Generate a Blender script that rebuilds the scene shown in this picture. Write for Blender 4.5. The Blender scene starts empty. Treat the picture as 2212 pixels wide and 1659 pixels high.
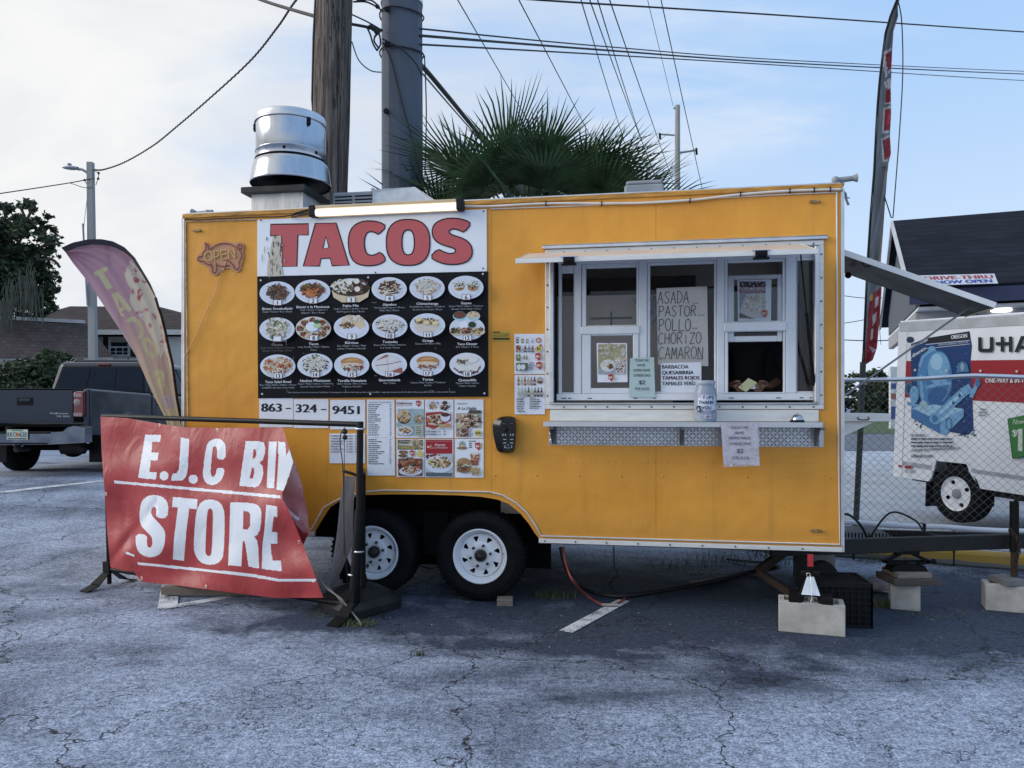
import bpy, bmesh, math, random
import numpy as np
from mathutils import Vector, Matrix, noise
from mathutils.geometry import tessellate_polygon
scene = bpy.context.scene
COL = scene.collection
random.seed(11)
# camera
FX, CH, HY, CX = 1662.0, 1.44, 879.0, 1106.0      # focal length and horizon measured on the photograph (2212 px wide)
cam = bpy.data.cameras.new('camera')
cam.sensor_width = 36.0
cam.lens = 36.0 * FX / 2212.0
cam.shift_y = (HY - 829.5) / 2212.0
cam.clip_start = 0.05
cam.clip_end = 3000
camera = bpy.data.objects.new('camera', cam)
COL.objects.link(camera)
camera.location = (0, 0, CH)
camera.rotation_euler = (math.pi / 2, 0, 0)
scene.camera = camera
# view, sky, sun
scene.view_settings.view_transform = 'Standard'
scene.view_settings.look = 'None'
scene.view_settings.exposure = 0.47
scene.view_settings.gamma = 1.0
scene.view_settings.use_curve_mapping = False
scene.render.film_transparent = False
scene.cycles.max_bounces = 8
scene.cycles.transparent_max_bounces = 12
SUN_AZ, SUN_EL = math.radians(-98), math.radians(24)
class NT:
 """short node writer"""
 def __init__(s, nt):
  s.nt = nt
  nt.nodes.clear()
 def n(s, typ, _out=0, _set=None, **inp):
  nd = s.nt.nodes.new(typ)
  for k, v in (_set or {}).items():
   setattr(nd, k, v)
  for k, v in inp.items():
   key = int(k[1:]) if k[0] == 'i' and k[1:].isdigit() else k.replace('_', ' ')
   sock = nd.inputs[key]
   if hasattr(v, 'is_output'):
    s.nt.links.new(v, sock)
   else:
    sock.default_value = v
  return nd.outputs[_out] if _out is not None else nd
 def math(s, op, a, b=0.0, c=0.0, clamp=False):
  return s.n('ShaderNodeMath', 0, {'operation': op, 'use_clamp': clamp}, i0=a, i1=b, i2=c)
 def vmath(s, op, a, b=(0, 0, 0)):
  return s.n('ShaderNodeVectorMath', 0, {'operation': op}, i0=a, i1=b)
 def mix(s, f, a, b, bt='MIX'):
  return s.n('ShaderNodeMix', 2, {'data_type': 'RGBA', 'blend_type': bt, 'clamp_factor': True}, i0=f, i6=a, i7=b)
 def rng(s, v, a, b, c=0.0, d=1.0, smooth=True):
  return s.n('ShaderNodeMapRange', 0, {'interpolation_type': 'SMOOTHSTEP' if smooth else 'LINEAR'}, i0=v, i1=a, i2=b, i3=c, i4=d)
 def noise(s, vec, scale, detail=3.0, rough=0.55, dist=0.0):
  return s.n('ShaderNodeTexNoise', 0, None, Vector=vec, Scale=scale, Detail=detail, Roughness=rough, Distortion=dist)
 def map(s, vec, scale=(1, 1, 1), loc=(0, 0, 0), rot=(0, 0, 0)):
  return s.n('ShaderNodeMapping', 0, None, Vector=vec, Scale=scale, Location=loc, Rotation=rot)
world = bpy.data.worlds.new('World')
scene.world = world
world.use_nodes = True
w = NT(world.node_tree)
sky = w.n('ShaderNodeTexSky', 0, {'sky_type': 'NISHITA', 'sun_disc': False, 'sun_elevation': SUN_EL, 'sun_rotation': SUN_AZ,
        'air_density': 1.0, 'dust_density': 2.0, 'ozone_density': 2.0})
d = w.n('ShaderNodeTexCoord', 'Generated')
sep = w.n('ShaderNodeSeparateXYZ', None, None, Vector=d)
dx, dy, dz = sep.outputs[0], sep.outputs[1], sep.outputs[2]
inv = w.math('DIVIDE', 1.0, w.math('ADD', w.math('MAXIMUM', dz, 0.0), 0.32))
flat = w.n('ShaderNodeVectorMath', 0, {'operation': 'SCALE'}, i0=d, Scale=inv)
big = w.noise(w.map(flat, (1.0, 1.0, 0.6), (3.4, 1.3, 0.0)), 0.85, 5.0, 0.56, 0.35)
wisp = w.noise(w.map(flat, (0.75, 2.0, 1.2), (7.1, 0.2, 0.5), (0, 0, 0.5)), 1.9, 7.0, 0.60, 0.6)
tone = w.noise(w.map(flat, (1.0, 1.3, 1.0), (1.2, 5.0, 2.0)), 1.5, 5.0, 0.55, 0.4)
side = w.math('ADD', w.math('MULTIPLY', dx, -0.52), w.math('MULTIPLY', w.math('MINIMUM', dy, 0.0), 0.30))                       # the cloud bank lies to the west, clear air to the east
cover = w.math('ADD', w.math('ADD', w.math('MULTIPLY', big, 0.85), w.math('MULTIPLY', wisp, 0.5)), side)
cov = w.rng(cover, 0.44, 0.78)
cloud = w.mix(w.rng(tone, 0.36, 0.62), (5.2, 5.55, 6.2, 1), (6.75, 6.8, 6.85, 1))
sd = (math.sin(SUN_AZ) * math.cos(SUN_EL), math.cos(SUN_AZ) * math.cos(SUN_EL), math.sin(SUN_EL))
sdot = w.n('ShaderNodeVectorMath', 1, {'operation': 'DOT_PRODUCT'}, i0=d, i1=sd)
cloud = w.mix(w.rng(sdot, 0.02, 0.60, 0.0, 0.55), cloud, (6.9, 6.85, 6.7, 1))
blue = w.mix(w.rng(dz, 0.0, 0.5), (5.4, 6.4, 7.7, 1), (3.1, 4.9, 7.6, 1))
air = w.mix(0.85, sky, blue)
colr = w.mix(cov, air, cloud)
colr = w.mix(w.rng(dz, -0.02, 0.16, 0.85, 0.0), colr, (5.5, 6.1, 7.1, 1))
bg = w.n('ShaderNodeBackground', 0, None, Color=colr, Strength=0.1)
w.nt.links.new(bg, w.n('ShaderNodeOutputWorld', None).inputs['Surface'])
sun = bpy.data.lights.new('sun', 'SUN')
sun.energy = 1.5
sun.angle = math.radians(36)
sun.color = (1.0, 0.95, 0.88)
sun_o = bpy.data.objects.new('sun', sun)
COL.objects.link(sun_o)
sun_o.location = (-30, -5, 20)
sun_o.rotation_euler = Vector(sd).to_track_quat('Z', 'Y').to_euler()
# frames and measuring
EYE = Vector((0, 0, CH))
I4 = Matrix.Identity(4)
def ray(x, y):
 return Vector(((x - CX) / FX, 1.0, -(y - HY) / FX))
def P(x, y, Y):
 return EYE + ray(x, y) * Y
def on(frame, x, y, v=0.0):
 """point of FRAME (local coordinates) on its plane y=v seen along the sight line x, y"""
 inv_ = frame.inverted()
 o = inv_ @ EYE
 r_ = inv_.to_3x3() @ ray(x, y)
 return o + r_ * ((v - o.y) / r_.y)
def gh(x, y):
 """ground height: the lot climbs towards the road on the left"""
 def ss(t):
  t = min(1.0, max(0.0, t))
  return t * t * (3 - 2 * t)
 return 0.43 * ss((y - 6.4) / 5.2) * ss((-x - 0.8) / 4.5)
def G(x, y, lift=0.0):
 """point of the ground along a sight line"""
 r_ = ray(x, y)
 t = 0.5
 for _ in range(4000):
  p = EYE + r_ * t
  if p.z <= gh(p.x, p.y):
   break
  t += 0.01
 p.z = gh(p.x, p.y) + lift
 return p
# objects
WM = {}
def link(o):
 COL.objects.link(o)
 return o
def props(o, label=None, cat=None, group=None, kind=None):
 if label: o['label'] = label
 if cat: o['category'] = cat
 if group: o['group'] = group
 if kind: o['kind'] = kind
 return o
def thing(name, label, cat, loc=(0, 0, 0), frame=I4, group=None):
 """an Empty at the thing's base; LOC is given in FRAME"""
 o = link(bpy.data.objects.new(name, None))
 o.empty_display_size = 0.1
 M = frame @ Matrix.Translation(Vector(loc))
 o.matrix_world = M
 WM[o.name] = M.copy()
 return props(o, label, cat, group)
def dup(o, M=None, label=None, parent=None):
 c = o.copy()
 COL.objects.link(c)
 if parent is not None:
  c.parent = parent
 if M is not None:
  c.matrix_world = M
  WM[c.name] = M.copy()
 else:
  WM[c.name] = WM.get(parent.name, I4).copy() if parent is not None else I4
 if label: c['label'] = label
 for ch in list(KIDS.get(o.name, [])):
  k = dup(ch, None, None, c)
  KIDS.setdefault(c.name, []).append(k)
 return c
KIDS = {}
class MB:
 """collects polygons, then links them as one mesh object"""
 def __init__(s):
  s.v, s.f, s.m, s.s = [], [], [], []
 def add(s, vs, fs, m=0, sm=False):
  b = len(s.v)
  s.v.extend(Vector(q) for q in vs)
  for f in fs:
   s.f.append([b + i for i in f])
   s.m.append(m)
   s.s.append(sm)
  return s
 def box(s, a, b, m=0, M=None):
  x0, y0, z0 = a
  x1, y1, z1 = b
  vs = [(x0, y0, z0), (x1, y0, z0), (x1, y1, z0), (x0, y1, z0), (x0, y0, z1), (x1, y0, z1), (x1, y1, z1), (x0, y1, z1)]
  if M is not None:
   vs = [M @ Vector(q) for q in vs]
  return s.add(vs, [(0, 3, 2, 1), (4, 5, 6, 7), (0, 1, 5, 4), (1, 2, 6, 5), (2, 3, 7, 6), (3, 0, 4, 7)], m)
 def bar(s, p0, p1, w, h, m=0, up=(0, 0, 1)):
  """rectangular bar from p0 to p1"""
  p0, p1 = Vector(p0), Vector(p1)
  t = (p1 - p0).normalized()
  a = t.cross(Vector(up))
  if a.length < 1e-5:
   a = t.cross(Vector((0, 1, 0)))
  a.normalize()
  b = a.cross(t).normalized()
  a, b = a * w / 2, b * h / 2
  vs = [p0 - a - b, p0 + a - b, p0 + a + b, p0 - a + b, p1 - a - b, p1 + a - b, p1 + a + b, p1 - a + b]
  return s.add(vs, [(0, 1, 2, 3), (7, 6, 5, 4), (0, 4, 5, 1), (1, 5, 6, 2), (2, 6, 7, 3), (3, 7, 4, 0)], m)
 def tube(s, pts, r, n=6, m=0, caps=True, sm=True):
  pts = [Vector(p) for p in pts]
  if len(pts) < 2:
   return s
  rs = r if isinstance(r, (list, tuple)) else [r] * len(pts)
  t0 = (pts[1] - pts[0]).normalized()
  ref = Vector((0, 0, 1)) if abs(t0.z) < 0.9 else Vector((1, 0, 0))
  a = t0.cross(ref).normalized()
  vs, fs = [], []
  for i, p in enumerate(pts):
   t = (pts[min(i + 1, len(pts) - 1)] - pts[max(i - 1, 0)]).normalized()
   a = (a - t * a.dot(t)).normalized()
   b = t.cross(a)
   for k in range(n):
    an = 2 * math.pi * k / n
    vs.append(p + (a * math.cos(an) + b * math.sin(an)) * rs[i])
  for i in range(len(pts) - 1):
   for k in range(n):
    k2 = (k + 1) % n
    fs.append((i * n + k, i * n + k2, (i + 1) * n + k2, (i + 1) * n + k))
  s.add(vs, fs, m, sm)
  if caps:
   s.add(vs[:n], [tuple(reversed(range(n)))], m)
   s.add(vs[-n:], [tuple(range(n))], m)
  return s
 def cyl(s, p0, p1, r0, r1=None, n=14, m=0, caps=True, sm=True):
  return s.tube([p0, p1], [r0, r0 if r1 is None else r1], n, m, caps, sm)
 def lathe(s, prof, n=24, M=I4, m=0, sm=True, close=False):
  """profile (radius, height) turned round the z axis"""
  vs, fs = [], []
  for (r, z) in prof:
   for k in range(n):
    an = 2 * math.pi * k / n
    vs.append(M @ Vector((r * math.cos(an), r * math.sin(an), z)))
  for i in range(len(prof) - 1):
   for k in range(n):
    k2 = (k + 1) % n
    fs.append((i * n + k, i * n + k2, (i + 1) * n + k2, (i + 1) * n + k))
  return s.add(vs, fs, m, sm)
 def prism(s, pts, ext, m=0, holes=None):
  """flat polygon (3D points, optional holes) given the thickness vector EXT"""
  loops = [[Vector(p) for p in pts]] + [[Vector(p) for p in h] for h in (holes or [])]
  ext = Vector(ext)
  allp = [p for l in loops for p in l]
  nn = len(allp)
  tris = tessellate_polygon(loops)
  if not tris:
   return s
  nrm = Vector()
  for t in tris:
   nrm += (allp[t[1]] - allp[t[0]]).cross(allp[t[2]] - allp[t[0]])
  flip = nrm.dot(ext) > 0
  s.add(allp, [tuple(reversed(t)) if flip else tuple(t) for t in tris], m)
  if ext.length > 1e-9:
   s.add([p + ext for p in allp], [tuple(t) if flip else tuple(reversed(t)) for t in tris], m)
   b = 0
   for l in loops:
    k = len(l)
    vs = l + [p + ext for p in l]
    s.add(vs, [(i, (i + 1) % k, k + (i + 1) % k, k + i) for i in range(k)], m)
    b += k
  return s
 def ball(s, c, r, n=10, m=0, sq=(1, 1, 1)):
  c = Vector(c)
  prof = [(max(1e-4, math.sin(math.pi * i / (n // 2 + 2))), -math.cos(math.pi * i / (n // 2 + 2))) for i in range(n // 2 + 3)]
  M = Matrix.Translation(c) @ Matrix.Diagonal((r * sq[0], r * sq[1], r * sq[2], 1))
  return s.lathe(prof, n, M, m)
 def grid(s, fn, nu, nv, m=0, sm=True, mf=None):
  vs = [fn(i / nu, j / nv) for j in range(nv + 1) for i in range(nu + 1)]
  b = len(s.v)
  s.v.extend(Vector(q) for q in vs)
  for j in range(nv):
   for i in range(nu):
    a = b + j * (nu + 1) + i
    s.f.append([a, a + 1, a + nu + 2, a + nu + 1])
    s.m.append(mf(i, j) if mf else m)
    s.s.append(sm)
  return s
 def build(s, name, mats, parent=None, frame=I4, bev=0.0, seg=1, label=None, cat=None, group=None, kind=None, base=None, weld=False, fixn=False):
  mats = mats if isinstance(mats, (list, tuple)) else [mats]
  wv = [frame @ q for q in s.v]
  if parent is not None:
   W = WM[parent.name]
  else:
   if base is None:
    xs = [q.x for q in wv]; ys = [q.y for q in wv]; zs = [q.z for q in wv]
    base = Vector(((min(xs) + max(xs)) / 2, (min(ys) + max(ys)) / 2, min(zs)))
   W = Matrix.Translation(base) @ frame.to_3x3().normalized().to_4x4()
  Wi = W.inverted()
  me = bpy.data.meshes.new(name)
  me.from_pydata([tuple(Wi @ q) for q in wv], [], s.f)
  me.polygons.foreach_set('material_index', s.m)
  me.polygons.foreach_set('use_smooth', s.s)
  for mt in mats:
   me.materials.append(mt)
  if bev > 0 or weld or fixn:
   bm = bmesh.new()
   bm.from_mesh(me)
   bmesh.ops.remove_doubles(bm, verts=bm.verts, dist=1e-5)
   if fixn:
    bmesh.ops.recalc_face_normals(bm, faces=bm.faces)
   if bev > 0:
    ed = [e for e in bm.edges if len(e.link_faces) == 2 and e.calc_face_angle(0) > 0.6]
    bmesh.ops.bevel(bm, geom=ed, offset=bev, segments=seg, profile=0.5, affect='EDGES', clamp_overlap=True)
   bm.to_mesh(me)
   bm.free()
  me.update()
  o = link(bpy.data.objects.new(name, me))
  if parent is not None:
   o.parent = parent
   KIDS.setdefault(parent.name, []).append(o)
  else:
   o.matrix_world = W
  WM[o.name] = W.copy()
  return props(o, label, cat, group, kind)
def copy_part(o, parent, off):
 """a further copy of a part (shared mesh) moved by OFF in its parent's coordinates"""
 c = o.copy()
 COL.objects.link(c)
 c.parent = parent
 c.location = off
 KIDS.setdefault(parent.name, []).append(c)
 WM[c.name] = WM[parent.name]
 return c
# materials
MATS = {}
def mat(name, col, rough=0.6, metal=0.0, var=0.12, scale=6.0, bump=0.0, bscale=80.0, spec=0.5, dirt=0.0, dirtcol=(0.05, 0.045, 0.04), stretch=(1, 1, 1), rvar=0.1, alpha=1.0, trans=0.0, coat=0.0, sub=0.0):
 if name in MATS:
  return MATS[name]
 m = bpy.data.materials.new(name)
 m.use_nodes = True
 t = NT(m.node_tree)
 oc = t.map(t.n('ShaderNodeTexCoord', 'Object'), stretch)
 n1 = t.noise(oc, scale, 4.0, 0.6)
 c0 = tuple(max(0, c * (1 - var)) for c in col) + (1,)
 c1 = tuple(min(1, c * (1 + var)) for c in col) + (1,)
 c = t.mix(t.rng(n1, 0.3, 0.7), c0, c1)
 if dirt > 0:
  n2 = t.noise(oc, scale * 0.45 + 1.3, 6.0, 0.68, 0.5)
  c = t.mix(t.rng(n2, 0.55, 0.8, 0.0, dirt), c, tuple(dirtcol) + (1,))
 r = t.rng(n1, 0.25, 0.75, max(0.02, rough - rvar), min(1, rough + rvar), False)
 kw = dict(Base_Color=c, Roughness=r, Metallic=metal)
 if bump > 0:
  nb = t.noise(oc, bscale, 3.0, 0.6)
  kw['Normal'] = t.n('ShaderNodeBump', 0, None, Strength=bump, Distance=0.02, Height=nb)
 bs = t.n('ShaderNodeBsdfPrincipled', None, None, **kw)
 bs.inputs['Specular IOR Level'].default_value = spec
 bs.inputs['Alpha'].default_value = alpha
 bs.inputs['Transmission Weight'].default_value = trans
 bs.inputs['Coat Weight'].default_value = coat
 if sub > 0:
  tl = t.n('ShaderNodeBsdfTranslucent', 0, None, Color=c)
  sh = t.n('ShaderNodeMixShader', 0, None, i0=sub, i1=bs.outputs[0], i2=tl)
 else:
  sh = bs.outputs[0]
 t.nt.links.new(sh, t.n('ShaderNodeOutputMaterial', None).inputs['Surface'])
 MATS[name] = m
 return m
def flatmat(col, rough=0.55):
 key = 'ink_%02x%02x%02x' % tuple(int(max(0, min(1, c)) ** (1 / 2.2) * 255) for c in col)
 return mat(key, col, rough, var=0.04, scale=30, spec=0.3)
def glow(name, col, strength):
 m = bpy.data.materials.new(name)
 m.use_nodes = True
 t = NT(m.node_tree)
 e = t.n('ShaderNodeEmission', 0, None, Color=tuple(col) + (1,), Strength=strength)
 t.nt.links.new(e, t.n('ShaderNodeOutputMaterial', None).inputs['Surface'])
 return m
def glassmat(name, tint=(0.75, 0.8, 0.82), refl=0.10, rough=0.02):
 """thin pane: see-through with a clear reflection"""
 m = bpy.data.materials.new(name)
 m.use_nodes = True
 t = NT(m.node_tree)
 tr = t.n('ShaderNodeBsdfTransparent', 0, None, Color=tuple(tint) + (1,))
 gl = t.n('ShaderNodeBsdfGlossy', 0, None, Color=(0.9, 0.92, 0.95, 1), Roughness=rough)
 fr = t.n('ShaderNodeFresnel', 0, None, IOR=1.5)
 f = t.math('ADD', t.math('MULTIPLY', fr, 0.75), refl, clamp=True)
 t.nt.links.new(t.n('ShaderNodeMixShader', 0, None, i0=f, i1=tr, i2=gl), t.n('ShaderNodeOutputMaterial', None).inputs['Surface'])
 return m
# print and lettering
_TXT = {}
def glyphs(body, res=3):
 key = (body, res)
 if key in _TXT:
  return _TXT[key]
 c = bpy.data.curves.new('lettering', 'FONT')
 c.body = body
 c.size = 1.0
 c.resolution_u = res
 o = bpy.data.objects.new('lettering', c)
 me = o.to_mesh()
 vs = [(v.co.x, v.co.y) for v in me.vertices]
 fs = [tuple(p.vertices) for p in me.polygons]
 o.to_mesh_clear()
 bpy.data.objects.remove(o)
 bpy.data.curves.remove(c)
 _TXT[key] = (vs, fs)
 return vs, fs
CAP = max(y for x, y in glyphs('H')[0])
class Print:
 """flat print laid on a plane; positions are read off the photograph through MAPF(x, y, lift)"""
 def __init__(s, mapf, conv=lambda x, y: (x, y)):
  s.mb, s.mats, s.idx, s.mapf, s.conv, s.layer = MB(), [], {}, mapf, conv, 0
 def mi(s, col):
  m = col if isinstance(col, bpy.types.Material) else flatmat(col)
  if m.name not in s.idx:
   s.idx[m.name] = len(s.mats)
   s.mats.append(m)
  return s.idx[m.name]
 def pt(s, x, y):
  x, y = s.conv(x, y)
  return s.mapf(x, y, 0.0006 + s.layer * 0.00035)
 def poly(s, pts, col, holes=None, step=True):
  if step:
   s.layer += 1
  loops = [[Vector((x, -y, 0)) for x, y in pts]] + [[Vector((x, -y, 0)) for x, y in h] for h in (holes or [])]
  al = [q for l in loops for q in l]
  tr = tessellate_polygon(loops)
  out = []
  for t in tr:
   a, b, c = (al[i] for i in t)
   out.append(tuple(t) if (b - a).cross(c - a).z > 0 else tuple(reversed(t)))
  s.mb.add([s.pt(q.x, -q.y) for q in al], out, s.mi(col))
  return s
 def rect(s, x0, y0, x1, y1, col, step=True):
  return s.poly([(x0, y0), (x0, y1), (x1, y1), (x1, y0)], col, step=step)
 def ell(s, cx, cy, rx, ry, col, n=28, step=True, p=2.0, hole=None):
  def lp(a, b):
   out = []
   for k in range(n):
    an = 2 * math.pi * k / n
    c_, s_ = math.cos(an), math.sin(an)
    out.append((cx + a * math.copysign(abs(c_) ** (2 / p), c_), cy + b * math.copysign(abs(s_) ** (2 / p), s_)))
   return out
  return s.poly(lp(rx, ry), col, [lp(*hole)] if hole else None, step)
 def text(s, body, x, y, h, col, align='C', width=None, bold=0.0, slope=0.0, shear=0.0, res=3, step=True):
  """baseline at y, capital height h"""
  if step:
   s.layer += 1
  vs, fs = glyphs(body, res)
  if not vs:
   return s
  sc = h / CAP
  xs = [q[0] for q in vs]
  w0, w1 = min(xs), max(xs)
  sx = sc if width is None else width / max(1e-6, (w1 - w0))
  off = {'L': -w0, 'C': -(w0 + w1) / 2, 'R': -w1}[align]
  m = s.mi(col)
  for k in ((0,) if not bold else (-bold, 0, bold)):
   pts = []
   for gx, gy in vs:
    qx = (gx + off) * sx + k * h
    pts.append(s.pt(x + qx + shear * gy * sc, y - gy * sc + slope * qx))
   s.mb.add(pts, fs, m)
   if bold:
    s.layer += 0.34
  return s
 def stroke(s, pts, wd, col, closed=False, step=True):
  """pen line"""
  if step:
   s.layer += 1
  m = s.mi(col)
  pts = [Vector((a, b, 0)) for a, b in pts]
  if closed:
   pts = pts + [pts[0]]
  n = len(pts)
  L, R = [], []
  for i in range(n):
   a = pts[i - 1] if i else (pts[-2] if closed else pts[i])
   b = pts[i + 1] if i < n - 1 else (pts[1] if closed else pts[i])
   t = (b - a)
   if t.length < 1e-9:
    t = Vector((1, 0, 0))
   t.normalize()
   nn = Vector((-t.y, t.x, 0)) * wd / 2
   L.append(pts[i] + nn)
   R.append(pts[i] - nn)
  vs = [s.pt(q.x, q.y) for q in L] + [s.pt(q.x, q.y) for q in R]
  s.mb.add(vs, [(i, i + 1, n + i + 1, n + i) for i in range(n - 1)], m)
  return s
 def scatter(s, cx, cy, rx, ry, cols, n, size, rnd, elong=1.0, inside=None):
  """many small scraps: printed food"""
  for k in range(n):
   if k % 6 == 0:
    s.layer += 0.5
   a = rnd.uniform(0, 2 * math.pi)
   q = math.sqrt(rnd.random())
   x, y = cx + rx * q * math.cos(a), cy + ry * q * math.sin(a)
   sz = size * rnd.uniform(0.5, 1.3)
   ro = rnd.uniform(0, math.pi)
   c = rnd.choice(cols)
   kk = rnd.choice((4, 5, 6))
   pp = []
   for j in range(kk):
    an = 2 * math.pi * j / kk
    ex, ey = sz * elong * math.cos(an) * rnd.uniform(.7, 1.2), sz / elong * math.sin(an) * rnd.uniform(.7, 1.2)
    pp.append((x + ex * math.cos(ro) - ey * math.sin(ro), y + (ex * math.sin(ro) + ey * math.cos(ro)) * .8))
   s.mb.add([s.pt(*q_) for q_ in pp], [tuple(range(kk))], s.mi(c))
  return s
 def lines(s, x0, x1, ys, h, col, rnd, gap=0.12, jag=0.3, align='L'):
  """rows too small to read"""
  s.layer += 1
  m = s.mi(col)
  for y in ys:
   x = x0
   end = x1 - (x1 - x0) * rnd.uniform(0, jag)
   while x < end:
    wd = min(end - x, h * rnd.uniform(1.2, 4.5))
    hh = h * rnd.uniform(.8, 1.1)
    s.mb.add([s.pt(x, y), s.pt(x, y + hh), s.pt(x + wd, y + hh), s.pt(x + wd, y)], [(0, 1, 2, 3)], m)
    x += wd + h * 0.5
  return s
 def build(s, name, parent, frame):
  return s.mb.build(name, s.mats, parent, frame)
def chaikin(pts, it=1):
 for _ in range(it):
  out = []
  n = len(pts)
  for i in range(n):
   a, b = pts[i], pts[(i + 1) % n]
   out += [(a[0] * .75 + b[0] * .25, a[1] * .75 + b[1] * .25), (a[0] * .25 + b[0] * .75, a[1] * .25 + b[1] * .75)]
  pts = out
 return pts
def spline(pts, n=8):
 """smooth open curve through points (any dimension)"""
 pts = [Vector(p) for p in pts]
 out = []
 for i in range(len(pts) - 1):
  p0, p1, p2, p3 = pts[max(i - 1, 0)], pts[i], pts[i + 1], pts[min(i + 2, len(pts) - 1)]
  for k in range(n):
   t = k / n
   out.append(0.5 * ((2 * p1) + (p2 - p0) * t + (2 * p0 - 5 * p1 + 4 * p2 - p3) * t * t + (3 * p1 - p0 - 3 * p2 + p3) * t ** 3))
 out.append(pts[-1])
 return out
# the ground
def asphalt_material():
 m = bpy.data.materials.new('asphalt')
 m.use_nodes = True
 t = NT(m.node_tree)
 g = t.n('ShaderNodeNewGeometry', 'Position')
 p = t.map(g, (1, 1, 0))
 fine = t.noise(p, 82.0, 3.0, 0.8)
 mid = t.noise(p, 26.0, 4.0, 0.7)
 patch = t.noise(t.map(p, (0.55, 1.15, 1), (2.3, 0.4, 0), (0, 0, 0.35)), 0.75, 6.0, 0.62, 0.6)
 patch2 = t.noise(t.map(p, (1, 1, 1), (9.0, 3.0, 0)), 2.6, 6.0, 0.66, 0.4)
 # worn stones against darker binder
 wear = t.rng(patch, 0.30, 0.58, 0.20, 1.0)
 wear = t.math('ADD', t.math('MULTIPLY', wear, 0.72), t.math('MULTIPLY', t.rng(patch2, 0.35, 0.65), 0.28))
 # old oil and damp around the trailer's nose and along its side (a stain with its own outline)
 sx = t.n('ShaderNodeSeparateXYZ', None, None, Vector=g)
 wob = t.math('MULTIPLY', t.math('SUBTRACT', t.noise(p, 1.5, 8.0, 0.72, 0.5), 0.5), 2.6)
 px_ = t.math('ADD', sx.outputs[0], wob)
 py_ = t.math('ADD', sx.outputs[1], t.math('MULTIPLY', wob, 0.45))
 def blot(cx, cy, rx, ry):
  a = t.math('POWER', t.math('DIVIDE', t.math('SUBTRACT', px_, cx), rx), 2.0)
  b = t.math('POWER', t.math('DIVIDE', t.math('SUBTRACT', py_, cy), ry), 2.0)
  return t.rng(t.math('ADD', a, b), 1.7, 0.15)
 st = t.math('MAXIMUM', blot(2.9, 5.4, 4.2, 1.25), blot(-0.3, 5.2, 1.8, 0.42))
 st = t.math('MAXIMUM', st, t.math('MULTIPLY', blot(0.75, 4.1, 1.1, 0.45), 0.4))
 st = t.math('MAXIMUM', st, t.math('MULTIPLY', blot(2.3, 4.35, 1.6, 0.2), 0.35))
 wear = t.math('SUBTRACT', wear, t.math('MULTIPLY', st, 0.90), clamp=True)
 stone = t.rng(t.math('ADD', t.math('MULTIPLY', fine, 0.62), t.math('MULTIPLY', mid, 0.38)), 0.40, 0.62)
 dark = t.mix(stone, (0.013, 0.020, 0.036, 1), (0.058, 0.080, 0.130, 1))
 light = t.mix(stone, (0.135, 0.160, 0.220, 1), (0.54, 0.62, 0.79, 1))
 c = t.mix(wear, dark, light)
 # odd pale chips
 vr = t.n('ShaderNodeTexVoronoi', None, {'feature': 'F1'}, Vector=p, Scale=34.0)
 chip = t.math('MULTIPLY', t.rng(vr.outputs['Distance'], 0.16, 0.08), t.rng(t.n('ShaderNodeSeparateColor', 0, None, Color=vr.outputs['Color']), 0.955, 0.96))
 c = t.mix(chip, c, (0.62, 0.64, 0.66, 1))
 # cracks
 warp = t.n('ShaderNodeVectorMath', 0, {'operation': 'ADD'}, i0=p, i1=t.n('ShaderNodeVectorMath', 0, {'operation': 'SCALE'}, i0=t.n('ShaderNodeTexNoise', 1, None, Vector=p, Scale=1.7, Detail=5.0, Roughness=0.65), Scale=0.75))
 cr1 = t.n('ShaderNodeTexVoronoi', 0, {'feature': 'DISTANCE_TO_EDGE'}, Vector=warp, Scale=0.62)
 cr2 = t.n('ShaderNodeTexVoronoi', 0, {'feature': 'DISTANCE_TO_EDGE'}, Vector=warp, Scale=2.3)
 msk = t.rng(t.noise(t.map(p, (1, 1, 1), (5, 1, 0)), 0.7, 3.0), 0.26, 0.40)
 msk2 = t.rng(t.noise(t.map(p, (1, 1, 1), (1, 8, 0)), 0.9, 3.0), 0.36, 0.52)
 k1 = t.math('MULTIPLY', t.rng(cr1, 0.0065, 0.0012), msk)
 k2 = t.math('MULTIPLY', t.rng(cr2, 0.010, 0.002), t.math('MULTIPLY', msk2, 0.85))
 crack = t.math('MULTIPLY', t.math('MAXIMUM', k1, k2), t.rng(mid, 0.34, 0.5, 0.25, 1.0))
 c = t.mix(crack, c, (0.012, 0.014, 0.018, 1))
 h = t.math('SUBTRACT', t.math('ADD', t.math('MULTIPLY', fine, 0.5), t.math('MULTIPLY', mid, 0.3)), t.math('MULTIPLY', crack, 1.4))
 bp = t.n('ShaderNodeBump', 0, None, Strength=0.55, Distance=0.012, Height=h)
 bs = t.n('ShaderNodeBsdfPrincipled', None, None, Base_Color=c, Roughness=0.82, Normal=bp)
 bs.inputs['Specular IOR Level'].default_value = 0.35
 t.nt.links.new(bs.outputs[0], t.n('ShaderNodeOutputMaterial', None).inputs['Surface'])
 return m
ASPHALT = asphalt_material()
def axis(lo, hi, fine_lo, fine_hi, step):
 out = []
 v = fine_lo
 while v <= fine_hi:
  out.append(v)
  v += step
 s_ = step
 while out[-1] < hi:
  s_ *= 1.5
  out.append(min(hi, out[-1] + s_))
 s_ = step
 while out[0] > lo:
  s_ *= 1.5
  out.insert(0, max(lo, out[0] - s_))
 return out
gx, gy = axis(-900, 900, -16, 12, 0.4), axis(-60, 1500, 0, 20, 0.4)
mb = MB()
mb.v = [Vector((x, y, gh(x, y))) for y in gy for x in gx]
nx = len(gx)
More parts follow.
